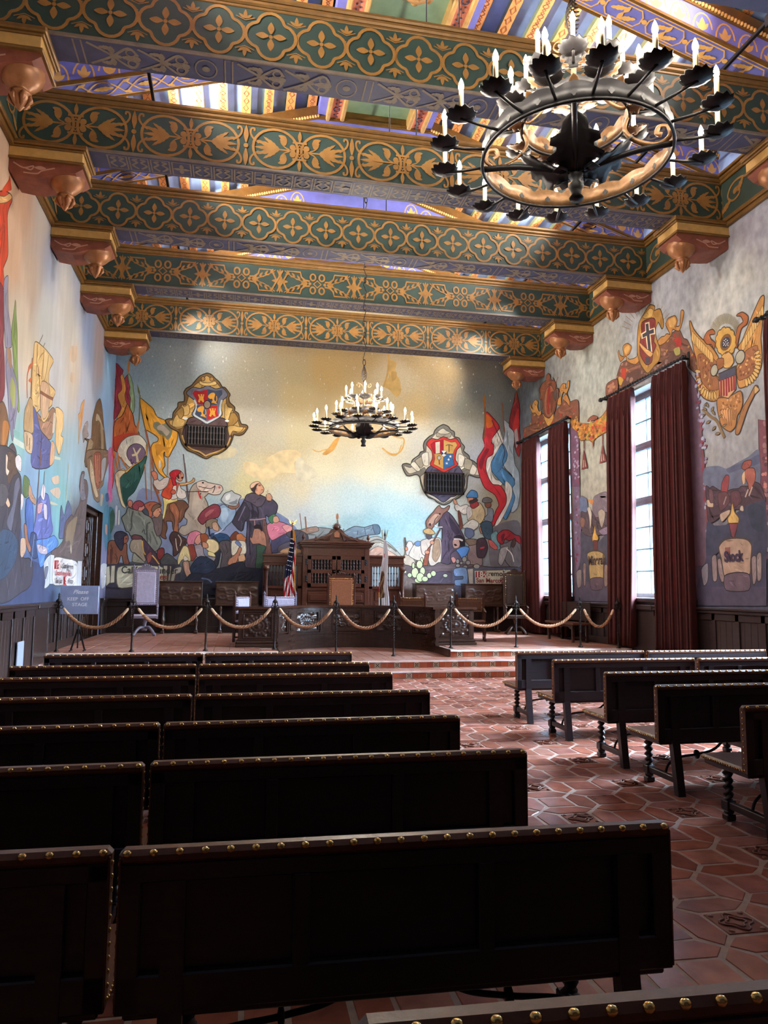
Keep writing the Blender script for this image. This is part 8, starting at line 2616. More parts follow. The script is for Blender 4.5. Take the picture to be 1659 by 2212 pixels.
make_chair('judge_chair', 'tan leather high-back chair at the middle of the curved desk', (2.62, 18.35, .45), .06, .70, .50, .62, 1.46, M['leatherlt'], M['cabwood'], True, None, .55)
G5 = 'low leather armchairs behind the desk'
make_chair('desk_armchair', 'low armchair with pale leather back, seen side on at the desk\'s left end', (.32, 16.85, .45), .9, .56, .46, .62, .99, glareleather, M['cabwood'], False, G5, .5, True, tanstud)
make_chair('desk_armchair', 'low armchair with wide glare-painted leather back below the striped flag', (1.12, 17.75, .45), .35, .84, .46, .62, .99, glareleather, glarewood, False, G5, .5, True, tanstud)
make_chair('desk_armchair', 'low brown leather armchair just right of the bear flag', (4.22, 17.7, .45), -.3, .66, .46, .62, .99, M['leather'], M['cabwood'], False, G5)
make_chair('desk_armchair', 'brown leather armchair standing clear of the desk\'s right end', (5.42, 16.75, .45), -.25, .66, .46, .66, .99, M['leather'], M['cabwood'], False, G5)

# ------------------------------------------------------------------ carved chests on turned stands along the end wall
M['carved'] = pm('carved dark leather', (66,46,38), .28, noise=.3, scale=14, bump=.15)
def make_chest():
    t = thing('carved_chest', '', 'chest', (0,0,0), 0, 'carved chests on stands along the end wall')
    h = .555; mb = MB(); mb.box(-h, 0, .74, h, .40, 1.33, 0, .006); mb.box(-h-.02, -.02, 1.33, h+.02, .42, 1.36, 0, .01); mb.box(-h-.015, -.01, .72, h+.015, .41, .75, 0, .008)
    mb.build('chest_body', M['wood'], t)
    mb = MB()
    relief(mb, lambda u, v, d: (u, -.004-d, 1.035+v), 1.06, .52, carve_scroll, 44, 24, 0, .03); mb.build('carved_front', M['carved'], t)
    for g in (-1, 1):
        for y in (.06, .34):
            mb = MB(); mb.lathe([(.045,.06),(.05,.1),(.025,.14),(.05,.3),(.055,.36),(.022,.44),(.045,.56),(.03,.62),(.05,.66),(.05,.72)], (g*.42, y, 0), 11, 0); mb.build('leg', M['wood'], t)
        mb = MB(); mb.box(g*.42-.05, -.03, 0, g*.42+.05, .43, .07, 0, .015); mb.build('trestle_foot', M['wood'], t)
    mb = MB(); mb.box(-.42, .17, .2, .42, .23, .27, 0, .008); mb.build('stretcher', M['wood'], t)
    return t
ch = make_chest()
for i, (x, lab) in enumerate(((-1.42,'carved dark chest on turned stand right of the glare-painted throne chair'),(.03,'carved dark chest on turned stand just left of the walnut cabinet'),(5.42,'carved chest on turned stand right of the walnut cabinet, nearer of two to it'),(6.85,'carved chest on turned stand under the painted 1846 scroll'))):
    o = ch if i == 0 else dup(ch, None, None, lab)
    o['label'] = lab; o.location = (x, 19.93, .45)

# ------------------------------------------------------------------ leather bench under the window wall
t = thing('wall_bench', 'dark leather-backed bench against the window wall between two curtains', 'bench', (7.98, 16.55, .45), -pi/2)
h = .78; mb = MB(); mb.box(-h, -.46, .40, h, 0, .45, 0, .012); mb.build('seat', M['leather'], t)
mb = MB(); mb.box(-h+.02, -.03, .48, h-.02, .01, .92, 0, .01)
for k in range(4):
    a = k*pi/2+pi/4; mb.box(-.11+.1*cos(a), -.05, .7+.1*sin(a)-.02, .0+.1*cos(a), -.03, .7+.1*sin(a)+.02, 0, .006)
mb.ribbon([(0,.86),(.16,.7),(0,.54),(-.16,.7)], .02, (0,-.032,0), X3, Z3, True, 1)
mb.build('backrest', [M['leatherdk'], M['leather']], t)
for g in (-1, 1):
    for y in (-.40, -.06):
        mb = MB(); mb.box(g*(h-.12)-.03, y-.03, 0, g*(h-.12)+.03, y+.03, .40 if y < -.2 else .5, 0, .006); mb.build('leg', M['wood'], t)
    mb = MB(); mb.box(g*(h-.12)-.015, -.4, .1, g*(h-.12)+.015, -.06, .14, 0, .004); mb.build('stretcher', M['wood'], t)
mb = MB(); mb.prism([(-.62,.40),(.62,.40),(.62,.30),(.5,.30),(.42,.35),(.1,.35),(0,.31),(-.1,.35),(-.42,.35),(-.5,.30),(-.62,.30)], (0,-.38,0), X3, Z3, .02, 0); mb.build('apron', M['wood'], t)

# ------------------------------------------------------------------ flags
def flag(name, label, x, y, zt, cloth_top, w0, w1, colf, finial, extra=None):
    t = thing(name, label, 'flag', (x, y, .45))
    mb = MB(); mb.lathe([(.17,0),(.17,.03),(.05,.06),(.03,.12)], (0,0,0), 14, 0); mb.build('pole_base', M['brass'], t)
    mb = MB(); mb.tube([(0,0,.05),(0,0,zt)], .014, 8, 0); pole = mb.build('pole', M['cabwood'], t)
    mb = MB()
    if finial == 'eagle':
        mb.sphere((0,0,zt+.03), .03, 0, 8, 6); mb.sphere((0,0,zt+.09), .035, 0, 8, 6, (1,.8,1.4))
        for g in (-1, 1): mb.prism([(0,.06),(g*.05,.12),(g*.10,.17),(g*.09,.10),(g*.05,.05)], (0,.005,zt), X3, Z3, .012, 0)
    else: mb.lathe([(.02,0),(.03,.03),(.012,.10),(0,.2)], (0,0,zt), 8, 0)
    mb.build('finial', M['brass'] if finial == 'eagle' else M['blackiron'], t)
    cu = MB(); NU, NV = 44, 60; z1, z0 = cloth_top, .40
    vs = []; fs = []; 
    for j in range(NV+1):
        v = j/NV; z = z1+(z0-z1)*v
        for i in range(NU+1):
            u = i/NU; w = w0+(w1-w0)*v**.7
            xx = (u-.5)*w + .02*sin(9*v) - .06*v
            yy = -(.02+.075*(v**.6))*(.4+abs(sin(u*pi*4.5+.5*v))) - .01
            vs.append((xx, yy, z - .16*(u-.5)*v*(1 if finial == 'eagle' else -.6)))
    o = len(cu.v)
    cu.v.extend(vs)
    for j in range(NV):
        for i in range(NU):
            a = j*(NU+1)+i
            cu.f.append((a, a+NU+1, a+NU+2, a+1)); cu.m.append(0); cu.sm.append(True); cu.c.append(lin(colf((i+.5)/NU, (j+.5)/NV)))
    cu.usec = True
    ob = cu.build('flag_cloth', colmat('flag cloth '+name, .6, .06, 8), t)
    md = ob.modifiers.new('thick', 'SOLIDIFY'); md.thickness = .006
    if extra: extra(t, vs, NU, NV)
def us(u, v):
    if u > .93 or v > .97: return (226,160,60)
    if v < .12 and u > .5: return (214,150,58)
    if v < .50 - .12*(u-.5) and u < .62+.5*(.5-v): return (24,30,62)
    k = int((v*9 - (u*3.0 if u > .55 else -u*5.0)) * 1.25 + 40)
    return (176,28,46) if k % 2 == 0 else (228,222,226)
def stars(t, vs, NU, NV):
    mb = MB()
    for j in range(6, 29, 3):
        for i in range(2 + (j % 2)*2, 26, 5):
            p = vs[j*(NU+1)+i]; mb.sphere((p[0], p[1]-.006, p[2]), .013, 0, 5, 4, (1,.3,1))
    mb.build('stars', M['white'], t)
def ca(u, v):
    if .38 < v < .72 and .08 < u < .62 - abs(v-.55)*.7 + .1*sin(v*30): return (104,74,52) if sin(v*40+u*9) > -.5 else (176,150,120)
    if .17 < v < .21 and .2 < u < .3: return (190,50,60)
    if .52 < v < .64 and u <= .12: return (176,30,44)
    if .64 < v < .70 and u <= .14: return (222,166,90)
    if .66 < v < .80 and .12 < u < .26: return (60,70,62)
    return (226,226,234)
flag('national_flag', 'striped starry flag with gold fringe hanging on a pole left of the cabinet', 1.33, 18.3, 2.72, 2.62, .07, .36, us, 'eagle', stars)
flag('bear_flag', 'pale flag with a brown bear hanging on a pole right of the cabinet', 3.66, 18.3, 2.52, 2.42, .05, .30, ca, 'spear')

# ------------------------------------------------------------------ curtains and rods
cm, cnt, cbs = newmat('velvet curtain')
cbs.inputs['Roughness'].default_value = .85
cbs.inputs['Sheen Weight'].default_value = .15; cbs.inputs['Sheen Tint'].default_value = lin((190,70,50))
cbs.inputs['Base Color'].default_value = lin((98,26,24))
vo = cnt.nodes.new('ShaderNodeTexVoronoi'); vo.inputs['Scale'].default_value = 7
tcn = cnt.nodes.new('ShaderNodeTexCoord'); mxn = cnt.nodes.new('ShaderNodeMix'); mxn.data_type = 'RGBA'
mrn = cnt.nodes.new('ShaderNodeMapRange'); mrn.inputs[1].default_value = .25; mrn.inputs[2].default_value = .45
cnt.links.new(tcn.outputs['Object'], vo.inputs['Vector']); cnt.links.new(vo.outputs['Distance'], mrn.inputs[0]); cnt.links.new(mrn.outputs[0], mxn.inputs[0])
mxn.inputs[6].default_value = lin((80,27,22)); mxn.inputs[7].default_value = lin((66,21,20)); cnt.links.new(mxn.outputs[2], cbs.inputs['Base Color'])
cbs.inputs['Subsurface Weight'].default_value = 0.0
trn = cnt.nodes.new('ShaderNodeBsdfTranslucent'); trn.inputs[0].default_value = lin((190,60,34))
mxs = cnt.nodes.new('ShaderNodeMixShader'); mxs.inputs[0].default_value = .10
cnt.links.new(cbs.outputs[0], mxs.inputs[1]); cnt.links.new(trn.outputs[0], mxs.inputs[2]); cnt.links.new(mxs.outputs[0], cnt.nodes['Material Output'].inputs[0])
M['curtain'] = cm
def curtain(label, ya, yb, yc, yd, x=8.05, zt=5.9, zb=.5, n=9, ph=0, wall=False):
    """ya..yb at the top, yc..yd at the hem"""
    mb = MB(); NU, NV = n*12, 24; vs = []; fs = []
    for j in range(NV+1):
        v = j/NV; z = zt+(zb-zt)*v
        for i in range(NU+1):
            u = i/NU
            a, b = ya+(yc-ya)*v**1.3, yb+(yd-yb)*v**1.3
            f = u*n*2*pi+ph+.5*sin(3*v+u*7)
            amp = (.04 if j == 0 else .07+.02*v)
            y = a+(b-a)*u+.018*sin(2*f)*min(1, v*6)
            vs.append((x-amp*sin(f)-.02*sin(f*.5+1.3)-.025*v, y, z))
    for j in range(NV):
        for i in range(NU):
            a = j*(NU+1)+i; fs.append((a, a+1, a+NU+2, a+NU+1))
    mb.add(vs, fs, 0, True)
    o = mb.build('curtain', M['curtain'])
    md = o.modifiers.new('thick', 'SOLIDIFY'); md.thickness = .012
    tag(o, label, 'curtain', 'dark red velvet curtains on the window wall')
    return o
curtain('red velvet curtain nearest the end wall, beside the throne chair', 18.80, 19.9, 18.55, 20.0, ph=.3)
curtain('red velvet curtain behind the wall bench, on the far window', 17.05, 18.05, 16.98, 18.08, ph=1.2)
curtain('red velvet curtain behind the last rope post, far side of the near window', 13.85, 14.88, 14.05, 14.95, ph=2.0)
curtain('widest red velvet curtain, on the near side of the near window', 11.98, 13.08, 11.90, 13.16, ph=.7, zb=.47)
curtain('red velvet curtain cut by the right picture edge', 8.75, 9.86, 8.75, 9.86, ph=.7, zb=.1)
for ya, yb, lab in ((17.0, 20.33, 'black iron curtain rod over the far window'), (12.03, 15.22, 'black iron curtain rod over the near window'), (7.05, 10.05, 'black iron curtain rod at the right picture edge')):
    t = thing('curtain_rod', lab, 'curtain rod', (8.05, ya, 5.97), 0, 'iron curtain rods on the window wall'); L = yb-ya
    mb = MB(); mb.tube([(0,0,0),(0,L,0)], .022, 8, 0)
    for y in (0, L): mb.sphere((0,y,0), .05, 0, 9, 7); mb.sphere((0,y+(-.06 if y == 0 else .06),0), .028, 0, 8, 6)
    for i in range(int(L/.1)): mb.lathe([(.028,-.006),(.034,0),(.028,.006)], (0, .08+i*.1, 0), 8, 0, True, (0,1,0))
    mb.build('rod', M['blackiron'], t)
    for y in (.06, L-.06):
        mb = MB(); mb.box(-.02, y-.02, -.02, .16, y+.02, .02, 0, .005); mb.box(.14, y-.03, -.14, .16, y+.03, .14, 0, .005); mb.build('bracket', M['blackiron'], t)
# ------------------------------------------------------------------ rope posts and ropes
POSTS = [(-3.20,14.62,.45,1.09),(-1.87,14.5,.45,1.09),(-.54,14.56,.45,1.09),(.76,14.72,.45,1.09),(1.97,14.72,.30,1.235),(3.14,14.72,.30,1.225),(4.33,14.7,.45,1.09),(5.76,14.75,.45,1.09),(7.16,14.66,.45,1.09),(7.86,14.35,.45,1.09)]
PLAB = ['by the ship mural wall, beside the keep off sign','in front of the glare-painted throne chair','left of the curved desk','at the desk\'s left pedestal','on the lower step, left of the bay centre','on the lower step, right of the bay centre','at the desk\'s right pedestal','below the painted 1846 scroll','in front of the wall bench','before the near window\'s far curtain']
TOPS = []
def make_post(H):
    t = thing('rope_post', '', 'rope post', (0,0,0), 0, 'wrought iron rope posts along the stage edge')
    mb = MB(); mb.lathe([(.05,0),(.05,.012),(.03,.03),(.02,.05),(.018,.3),(.024,.31),(.018,.33)], (0,0,0), 10, 0)
    n = 4; K = 40; vs = []; fs = []; za, zb = .33, H-.27
    for k in range(K+1):
        z = za+(zb-za)*k/K; a0 = k*.5
        for i in range(n): vs.append((.019*cos(a0+i*pi/2), .019*sin(a0+i*pi/2), z))
    for k in range(K):
        for i in range(n): fs.append((k*n+i, k*n+(i+1)%n, (k+1)*n+(i+1)%n, (k+1)*n+i))
    mb.add(vs, fs, 0); mb.build('shaft', M['iron'], t)
    mb = MB(); z = H-.27
    mb.lathe([(.02,0),(.035,.01),(.02,.03),(.02,.08),(.05,.09),(.055,.11),(.02,.15),(.012,.17),(.02,.185),(.012,.2),(.016,.22),(.006,.25),(0,.27)], (0,0,z), 10, 0)
    for k in range(4):
        a = k*pi/2+pi/4
        mb.tube(cr3([(.02*cos(a),.02*sin(a),z+.02),(.06*cos(a),.06*sin(a),z+.03),(.065*cos(a),.065*sin(a),z+.08),(.03*cos(a),.03*sin(a),z+.1)],4), .007, 6, 0)
    mb.build('lantern_finial', M['iron'], t)
    for g in (-1, 1):
        mb = MB(); mb.tube([(g*(.05+.03*cos(2*pi*i/12)), 0, z-.0+.03*sin(2*pi*i/12)) for i in range(12)], .007, 6, 0, True); mb.tube([(0,0,z+.01),(g*.025,0,z+.0)], .008, 6, 0); mb.build('rope_hook', M['iron'], t)
    return t
pa, pb = make_post(1.09), make_post(1.23); fa = fb = False
for (x, y, z, H), lab in zip(POSTS, PLAB):
    lab = 'iron rope post '+lab
    if H > 1.2:
        o = pb if not fb else dup(pb); fb = True; Hh = 1.23
    else:
        o = pa if not fa else dup(pa); fa = True; Hh = 1.09
    o['label'] = lab; o.location = (x, y, z); TOPS.append((x, y, z+Hh-.29))
RLAB = ['in front of the keep off sign','between the throne chair and the first carved chest','in front of the left carved chests','across the desk\'s left end','across the curved desk, left of centre','across the middle of the curved desk','across the curved desk, right of centre','from the desk\'s right end to the 1846 scroll'][:0]
RLAB = ['nearest the ship mural, below the keep off sign','below the glare-painted throne chair and first chest','left of the desk, before the second chest','across the left half of the curved desk front','across the middle of the curved desk, longest drop','across the right half of the curved desk front','right of the desk, before the clear armchair','before the dark throne chair and far curtain','nearest the windows, before the wall bench']
for i in range(9):
    A, B = Vector(TOPS[i]), Vector(TOPS[i+1]); d = (B-A).normalized()
    A = A+d*.085; B = B-d*.085; N = 70
    path = []
    for k in range(N+1):
        u = k/N; p = A.lerp(B, u); sag = .36 if i not in (4,) else .38
        p.z -= sag*(1-(abs(2*u-1))**2.2); path.append(p)
    t = thing('barrier_rope', 'thick twisted brown rope '+RLAB[i], 'rope', tuple(A), 0, 'twisted ropes between the posts')
    path = [p-A for p in path]
    tot = [0]
    for k in range(N): tot.append(tot[-1]+(path[k+1]-path[k]).length)
    mb = MB(); side = Vector((-d.y, d.x, 0)).normalized()
    k0, k1 = 6, N-6
    for s in range(3):
        pts = []
        fine = []
        for k in range(k0, k1):
            for q in range(3):
                u = q/3; fine.append((path[k].lerp(path[k+1], u), tot[k]+(tot[k+1]-tot[k])*u))
        for j, (p, l) in enumerate(fine):
            tg = (fine[min(j+1, len(fine)-1)][0]-fine[max(j-1,0)][0]).normalized(); up = side.cross(tg)
            a = l*34+s*2*pi/3; pts.append(p+side*(.016*cos(a))+up*(.016*sin(a)))
        mb.tube(pts, .0185, 6, 0)
    mb.build('rope_strands', M['rope'], t)
    for ks in (range(0, k0+1), range(k1, N+1)):
        mb = MB(); mb.tube([path[k] for k in ks], [.012]+[.026]*(len(list(ks))-2)+[.028] if ks[0] == 0 else [.028]+[.026]*(len(list(ks))-2)+[.012], 8, 0); mb.build('leather_cuff', M['cuff'], t)

# ------------------------------------------------------------------ keep-off sign
t = thing('stage_sign', 'framed metal sign reading Please keep off stage, on an iron stand', 'sign', (-2.87, 14.78, .45), .05)
mb = MB(); mb.box(-.012, -.012, .05, .012, .012, .78, 0, .003)
mb.prism([(-.14,0),(-.11,0),(-.02,.32),(.02,.32),(.11,0),(.14,0),(.03,.40),(-.03,.40)], (0,.05,0), X3, Z3, .02, 0); mb.box(-.13, -.12, 0, -.11, .2, .02, 0); mb.box(.11, -.12, 0, .13, .2, .02, 0)
mb.build('sign_stand', M['blackiron'], t)
mb = MB(); mb.box(-.335, -.03, .68, .335, -.012, 1.21, 0, .006)
M['signmetal'] = pm('beaten sign metal', (150,158,186), .3, metal=.3, noise=.12, scale=7, bump=.25)
sb = mb.build('sign_board', M['signmetal'], t)
wm = pm('sign lettering', (236,234,232), .6)
for tx, x, z, sz, sh, xs in (('Please',-.12,1.06,.105,.35,1.0),('KEEP  OFF',-.215,.935,.085,0,1.0),('STAGE',-.125,.83,.085,0,1.05)):
    wall_text(sb, tx, (x, -.033, z), sz, None, ROTB, wm, sh, xs, 'sign_lettering', .0008, .001)

# ------------------------------------------------------------------ spindle grilles set in the end wall
for gi, (x0, x1, za, zb, lab) in enumerate(DATA['grille']):
    t = thing('wall_grille', lab, 'grille', (x0, YB-.005, za), 0, 'spindle grilles in the painted shields')
    W_g, H_g = x1-x0, zb-za; mb = MB()
    mb.box(0, -.09, 0, W_g, -.03, .07, 0, .01); mb.box(0, -.09, H_g-.06, W_g, -.03, H_g, 0, .01); mb.box(0, -.09, 0, .06, -.03, H_g, 0, .01); mb.box(W_g-.06, -.09, 0, W_g, -.03, H_g, 0, .01)
    mb.box(.02, -.075, .02, W_g-.02, -.065, H_g-.02, 1); mb.build('grille_frame', [M['wains'], M['black']], t)
    mb = MB(); n = 12
    for i in range(n): spindle(mb, .06+(W_g-.12)*(i+.5)/n, -.10, .05, H_g-.05, .026)
    mb.build('spindles', pm('grille spindle', ((92,80,74),(50,52,62))[gi], .5), t)

# small fittings
mb = MB(); mb.box(0, 0, 0, .02, .34, .42, 0, .004); o = mb.build('access_panel', pm('pale panel', (150,160,178), .5), None, (XL+.055, 12.45, .36)); tag(o, 'pale grey rectangular access panel low on the left wainscot', 'panel')
mb = MB(); mb.box(-.03, 0, 0, 0, .62, .2, 0, .004)
for i in range(6): mb.box(-.035, .03, .02+i*.028, -.028, .59, .034+i*.028, 1)
o = mb.build('floor_vent', [M['black'], M['blackiron']], None, (XR-.055, 11.0, .42)); tag(o, 'black slotted vent low on the wainscot beside the widest curtain', 'vent')

# ------------------------------------------------------------------ chandeliers
def leaf2d(L, W, lobes=4):
    half = [(0,.06),(.06,.16),(.03,.34),(.13,.44),(.22,.30),(.29,.34),(.30,.50),(.42,.53),(.50,.34),(.56,.34),(.62,.46),(.73,.44),(.76,.25),(.83,.24),(.90,.22),(.96,.12),(1,.01)]
    return [(x*L, y*W) for x, y in half] + [(x*L, -y*W) for x, y in half[::-1]]
def bent_leaf(mb, M4, L, W, bend, mat=0, lobes=4):
    """a thin lobed metal leaf along +x that curls up by bend"""
    p = leaf2d(L, W, lobes); n = len(p); th = .004
    half = n//2
    vs = []
    up = p[:half]; m = len(up)
    rows = []
    for i in range(m):
        x, y = up[i]; z = bend*(x/L)**2*L
        for s in (1, .5, 0, -.5, -1):
            vs.append(M4 @ Vector((x, y*s, z-.25*abs(y*s))))
    k = len(vs)
    for i in range(m):
        x, y = up[i]; z = bend*(x/L)**2*L-th
        for s in (1, .5, 0, -.5, -1): vs.append(M4 @ Vector((x, y*s, z-.25*abs(y*s))))
    fs = []
    for i in range(m-1):
        for j in range(4):
            a = i*5+j; fs.append((a, a+1, a+6, a+5)); fs.append((k+a, k+a+5, k+a+6, k+a+1))
        fs.append((i*5, i*5+5, k+i*5+5, k+i*5)); fs.append((i*5+4, k+i*5+4, k+i*5+9, i*5+9))
    mb.add(vs, fs, mat, True)
def band(mb, r, z0, z1, n=72, mat_out=0, mat_in_lit=1, cren=True):
    vs = []; fs = []
    t = .012
    for i in range(n):
        a = 2*pi*i/n; zt = z1 + ((.022*abs(sin(a*9))+.01*abs(sin(a*27))) if cren else 0)
        for rr, z in ((r, z0), (r, zt), (r-t, zt), (r-t, z0)): vs.append((rr*cos(a), rr*sin(a), z))
    o = mb.add(vs, [], 0)
    for i in range(n):
        j = (i+1) % n
        for k, m in ((0, mat_out), (1, mat_in_lit), (2, mat_in_lit), (3, mat_out)):  # inner faces take the warmer metal: candle light put into their colour
            l = (k+1) % 4
            mb.f.append((o+i*4+k, o+j*4+k, o+j*4+l, o+i*4+l)); mb.m.append(m); mb.sm.append(k % 2 == 0); mb.c.append(None)
def make_chandelier(ztop):
    t = thing('chandelier', '', 'chandelier', (0,0,0), 0, 'three-tier wrought iron candle chandeliers')
    mats = [M['blackiron'], M['bronze'], M['iron']]
    mb = MB(); mb.lathe([(.02,-.18),(.03,-.1),(.045,-.02),(.028,.05),(.022,.3),(.035,.33),(.022,.36),(.02,.9),(.015,1.0)], (0,0,0), 12, 0); mb.build('stem', mats, t)
    mb = MB(); mb.lathe([(0,-.40),(.05,-.395),(.055,-.375),(.035,-.35),(.045,-.31),(.06,-.28),(.03,-.24),(.05,-.21),(.06,-.19),(.02,-.17)], (0,0,0), 14, 0); mb.build('bottom_finial', mats, t)
    tiers = [(.72,-.06,.06,1.03,.00,18),(.41,.22,.33,.57,.27,10),(.22,.56,.65,.37,.60,8)]
    for ti, (r, z0, z1, rp, zp, n) in enumerate(tiers):
        mb = MB(); band(mb, r, z0, z1)
        mb.tube([(r*cos(2*pi*i/64), r*sin(2*pi*i/64), z0) for i in range(64)], .014, 6, 0, True)
        for k in range(n):
            a = 2*pi*(k+.5)/n
            for rr in (r+.002, r-.0145):
                for q in range(4):
                    b = q*pi/2; c = (rr*cos(a+.012*cos(b)/r), rr*sin(a+.012*cos(b)/r), (z0+z1)/2+.014*sin(b))
                    mb.lathe([(.012,-.0012),(.012,.0012)], c, 8, 0, False, (cos(a), sin(a), 0))
        mb.build('ring', mats, t)
        if ti:
            mb = MB()
            for k in range(n):
                a = 2*pi*(k+.5)/n
                m4 = Matrix.Translation((r*cos(a), r*sin(a), z0)) @ Matrix.Rotation(a, 4, 'Z') @ Matrix.Rotation(.3, 4, 'Y')
                bent_leaf(mb, m4, .15, .14, .5, 1, 3)
            mb.build('ring_leaves', mats, t)
        for k in range(n):
            a = 2*pi*k/n; ca_, sa_ = cos(a), sin(a)
            mb = MB(); mb.tube([(r*ca_, r*sa_, zp-.02),((r+rp)/2*ca_, (r+rp)/2*sa_, zp-.025),(rp*ca_, rp*sa_, zp-.02)], .012, 6, 0)
            vs = []; fs = []; N = 32
            for rr, zz in ((.015,-.025),(.06,-.018),(.105,.004),(.108,.010),(.06,-.008),(.015,-.01)):
                for i in range(N):
                    b = 2*pi*i/N; q = rr*(1+(.08*cos(11*b) if rr > .08 else 0)); vs.append((rp*ca_+q*cos(b), rp*sa_+q*sin(b), zp+zz+(.008*cos(11*b) if rr > .08 else 0)))
            for j in range(5):
                for i in range(N): fs.append((j*N+i, j*N+(i+1)%N, (j+1)*N+(i+1)%N, (j+1)*N+i))
            mb.add(vs, fs, 0, True)
            mb.lathe([(.02,-.012),(.034,.0),(.034,.015),(.022,.025),(.022,.035)], (rp*ca_, rp*sa_, zp), 9, 1)
            arm = mb.build('candle_arm', mats, t)
            mb = MB(); mb.lathe([(.018,.03),(.018,.19),(.012,.195)], (rp*ca_, rp*sa_, zp), 9, 0); mb.build('candle', M['candle'], arm)
            mb = MB(); mb.lathe([(.010,.192),(.019,.21),(.021,.228),(.015,.255),(.006,.278),(0,.29)], (rp*ca_, rp*sa_, zp), 8, 0); mb.build('bulb', M['bulb'], arm)
    for k in range(4):
        a = k*pi/2
        mb = MB(); c, s = cos(a), sin(a)
        mb.tube(cr3([(.03*c,.03*s,-.17),(.2*c,.2*s,-.12),(.45*c,.45*s,-.06),(.71*c,.71*s,-.04)],6), .016, 7, 0, False, True, 1.5)
        m4 = Matrix.Rotation(a, 4, 'Z') @ Matrix.Translation((.04,0,-.175)) @ Matrix.Rotation(-.26, 4, 'Y')
        bent_leaf(mb, m4, .44, .40, .30, 0, 5)
        m4 = Matrix.Rotation(a+pi/4, 4, 'Z') @ Matrix.Translation((.03,0,-.14)) @ Matrix.Rotation(-.9, 4, 'Y')
        bent_leaf(mb, m4, .30, .22, .35, 0, 4)
        mb.build('acanthus_bracket', mats, t)
        mb = MB()
        b = a+.0
        sc = [(.70,.0,-.02),(.62,.0,.0),(.56,.0,.06),(.60,.0,.11),(.655,.0,.09),(.65,.0,.04),(.61,.0,.04)]
        mb.tube([tuple(Matrix.Rotation(b,4,'Z') @ Vector(p)) for p in cr3([(.40,0,.24),(.37,0,.12),(.45,0,.02),(.6,0,-.03),(.69,0,.02),(.68,0,.10),(.62,0,.11),(.60,0,.06),(.635,0,.04)],6)], .011, 6, 1, False, True, 1.8)
        mb.tube([tuple(Matrix.Rotation(b,4,'Z') @ Vector(p)) for p in cr3([(.21,0,.58),(.19,0,.48),(.25,0,.38),(.36,0,.30),(.39,0,.36),(.34,0,.40),(.32,0,.36)],6)], .009, 6, 1, False, True, 1.8)
        mb.build('scroll_brace', mats, t)
    mb = MB()
    for g in (-1, 1):
        for a in (0, pi/2):
            rot = Matrix.Rotation(a, 4, 'Z')
            mb.tube([tuple(rot @ Vector(p)) for p in cr3([(g*.01,0,.84),(g*.05,0,.92),(g*.12,0,.95),(g*.15,0,.90),(g*.11,0,.86),(g*.085,0,.90),(g*.11,0,.915)],5)], .007, 6, 1)
    mb.build('top_scrolls', mats, t)
    mb = MB()
    for k in range(6):
        mb.tube([( (.012+.04*sin(pi*i/20))*cos(k*pi/3+i*.16*pi), (.012+.04*sin(pi*i/20))*sin(k*pi/3+i*.16*pi), .96+.34*i/20) for i in range(21)], .006, 5, 2)
    mb.sphere((0,0,1.32), .022, 2, 8, 6)
    mb.build('wire_basket', mats, t)
    mb = MB(); z = 1.33; k = 0
    while z < ztop:
        L = .26; rot = Matrix.Rotation((k % 2)*pi/2+.5, 4, 'Z')
        pts = [(.0,0,0),(.032,0,.02),(.034,0,.07),(.0,0,.12),(-.0,0,.14),(-.034,0,.19),(-.03,0,.24),(.0,0,.265),(.022,0,.25)] if k % 3 else [(0,0,0),(.03,0,.03),(.03,0,.1),(0,0,.13),(-.03,0,.1),(-.03,0,.03),(0,0,0)]
        if k % 3 == 0: L = .12
        mb.tube([tuple(rot @ Vector(p)+Vector((0,0,z))) for p in cr3(pts, 4)], .0085, 6, 2); z += L-.014; k += 1
    mb.build('chain', mats, t)
    return t
RINGZ = 4.98
cA = make_chandelier(10.6-RINGZ)
cA['label'] = 'big three-tier candle chandelier, the nearer one, cut by the top edge'; cA.location = (2.50, 5.04, RINGZ+.06); cA.rotation_euler = (0,0,-.46)
cB = dup(cA, (2.51, 14.9, RINGZ), -.10, 'small-looking three-tier candle chandelier far off, hanging before the painted end wall')

# ------------------------------------------------------------------ light
w = bpy.data.worlds.new('sky'); SC.world = w; w.use_nodes = True
bg = w.node_tree.nodes['Background']
bg.inputs[0].default_value = (.48, .70, 1.0, 1); bg.inputs[1].default_value = LIGHT['sky']
def area(name, loc, rot, sx, sy, e, col=(1,1,1), portal=False, shape='RECTANGLE', spread=None):
    l = bpy.data.lights.new(name, 'AREA'); l.shape = shape; l.size = sx
    if shape == 'RECTANGLE': l.size_y = sy
    l.energy = e; l.color = col
    if portal: l.cycles.is_portal = True
    if spread: l.spread = spread
    o = bpy.data.objects.new(name, l); COL.objects.link(o); o.location = loc; o.rotation_euler = rot
    return o
for a, b in WIN:
    area('daylight_portal', (XW+.12, (a+b)/2, (WZ0+WZ1)/2), (0, pi/2, 0), WZ1-WZ0, b-a, 1, portal=True)
def spot(name, loc, target, e, angle, col, blend=.8, size=.12):
    l = bpy.data.lights.new(name, 'SPOT'); l.energy = e; l.spot_size = angle; l.spot_blend = blend; l.color = col; l.shadow_soft_size = size
    o = bpy.data.objects.new(name, l); COL.objects.link(o); o.location = loc
    o.rotation_euler = (Vector(target)-Vector(loc)).to_track_quat('-Z', 'Y').to_euler()
    return o
sn = bpy.data.lights.new('hazy_sun', 'SUN'); sn.energy = LIGHT['sun']; sn.angle = 1.1; sn.color = (.66, .80, 1.0)
so = bpy.data.objects.new('hazy_sun', sn); COL.objects.link(so); so.rotation_euler = Vector((-.8, .16, -.52)).to_track_quat('-Z', 'Y').to_euler()
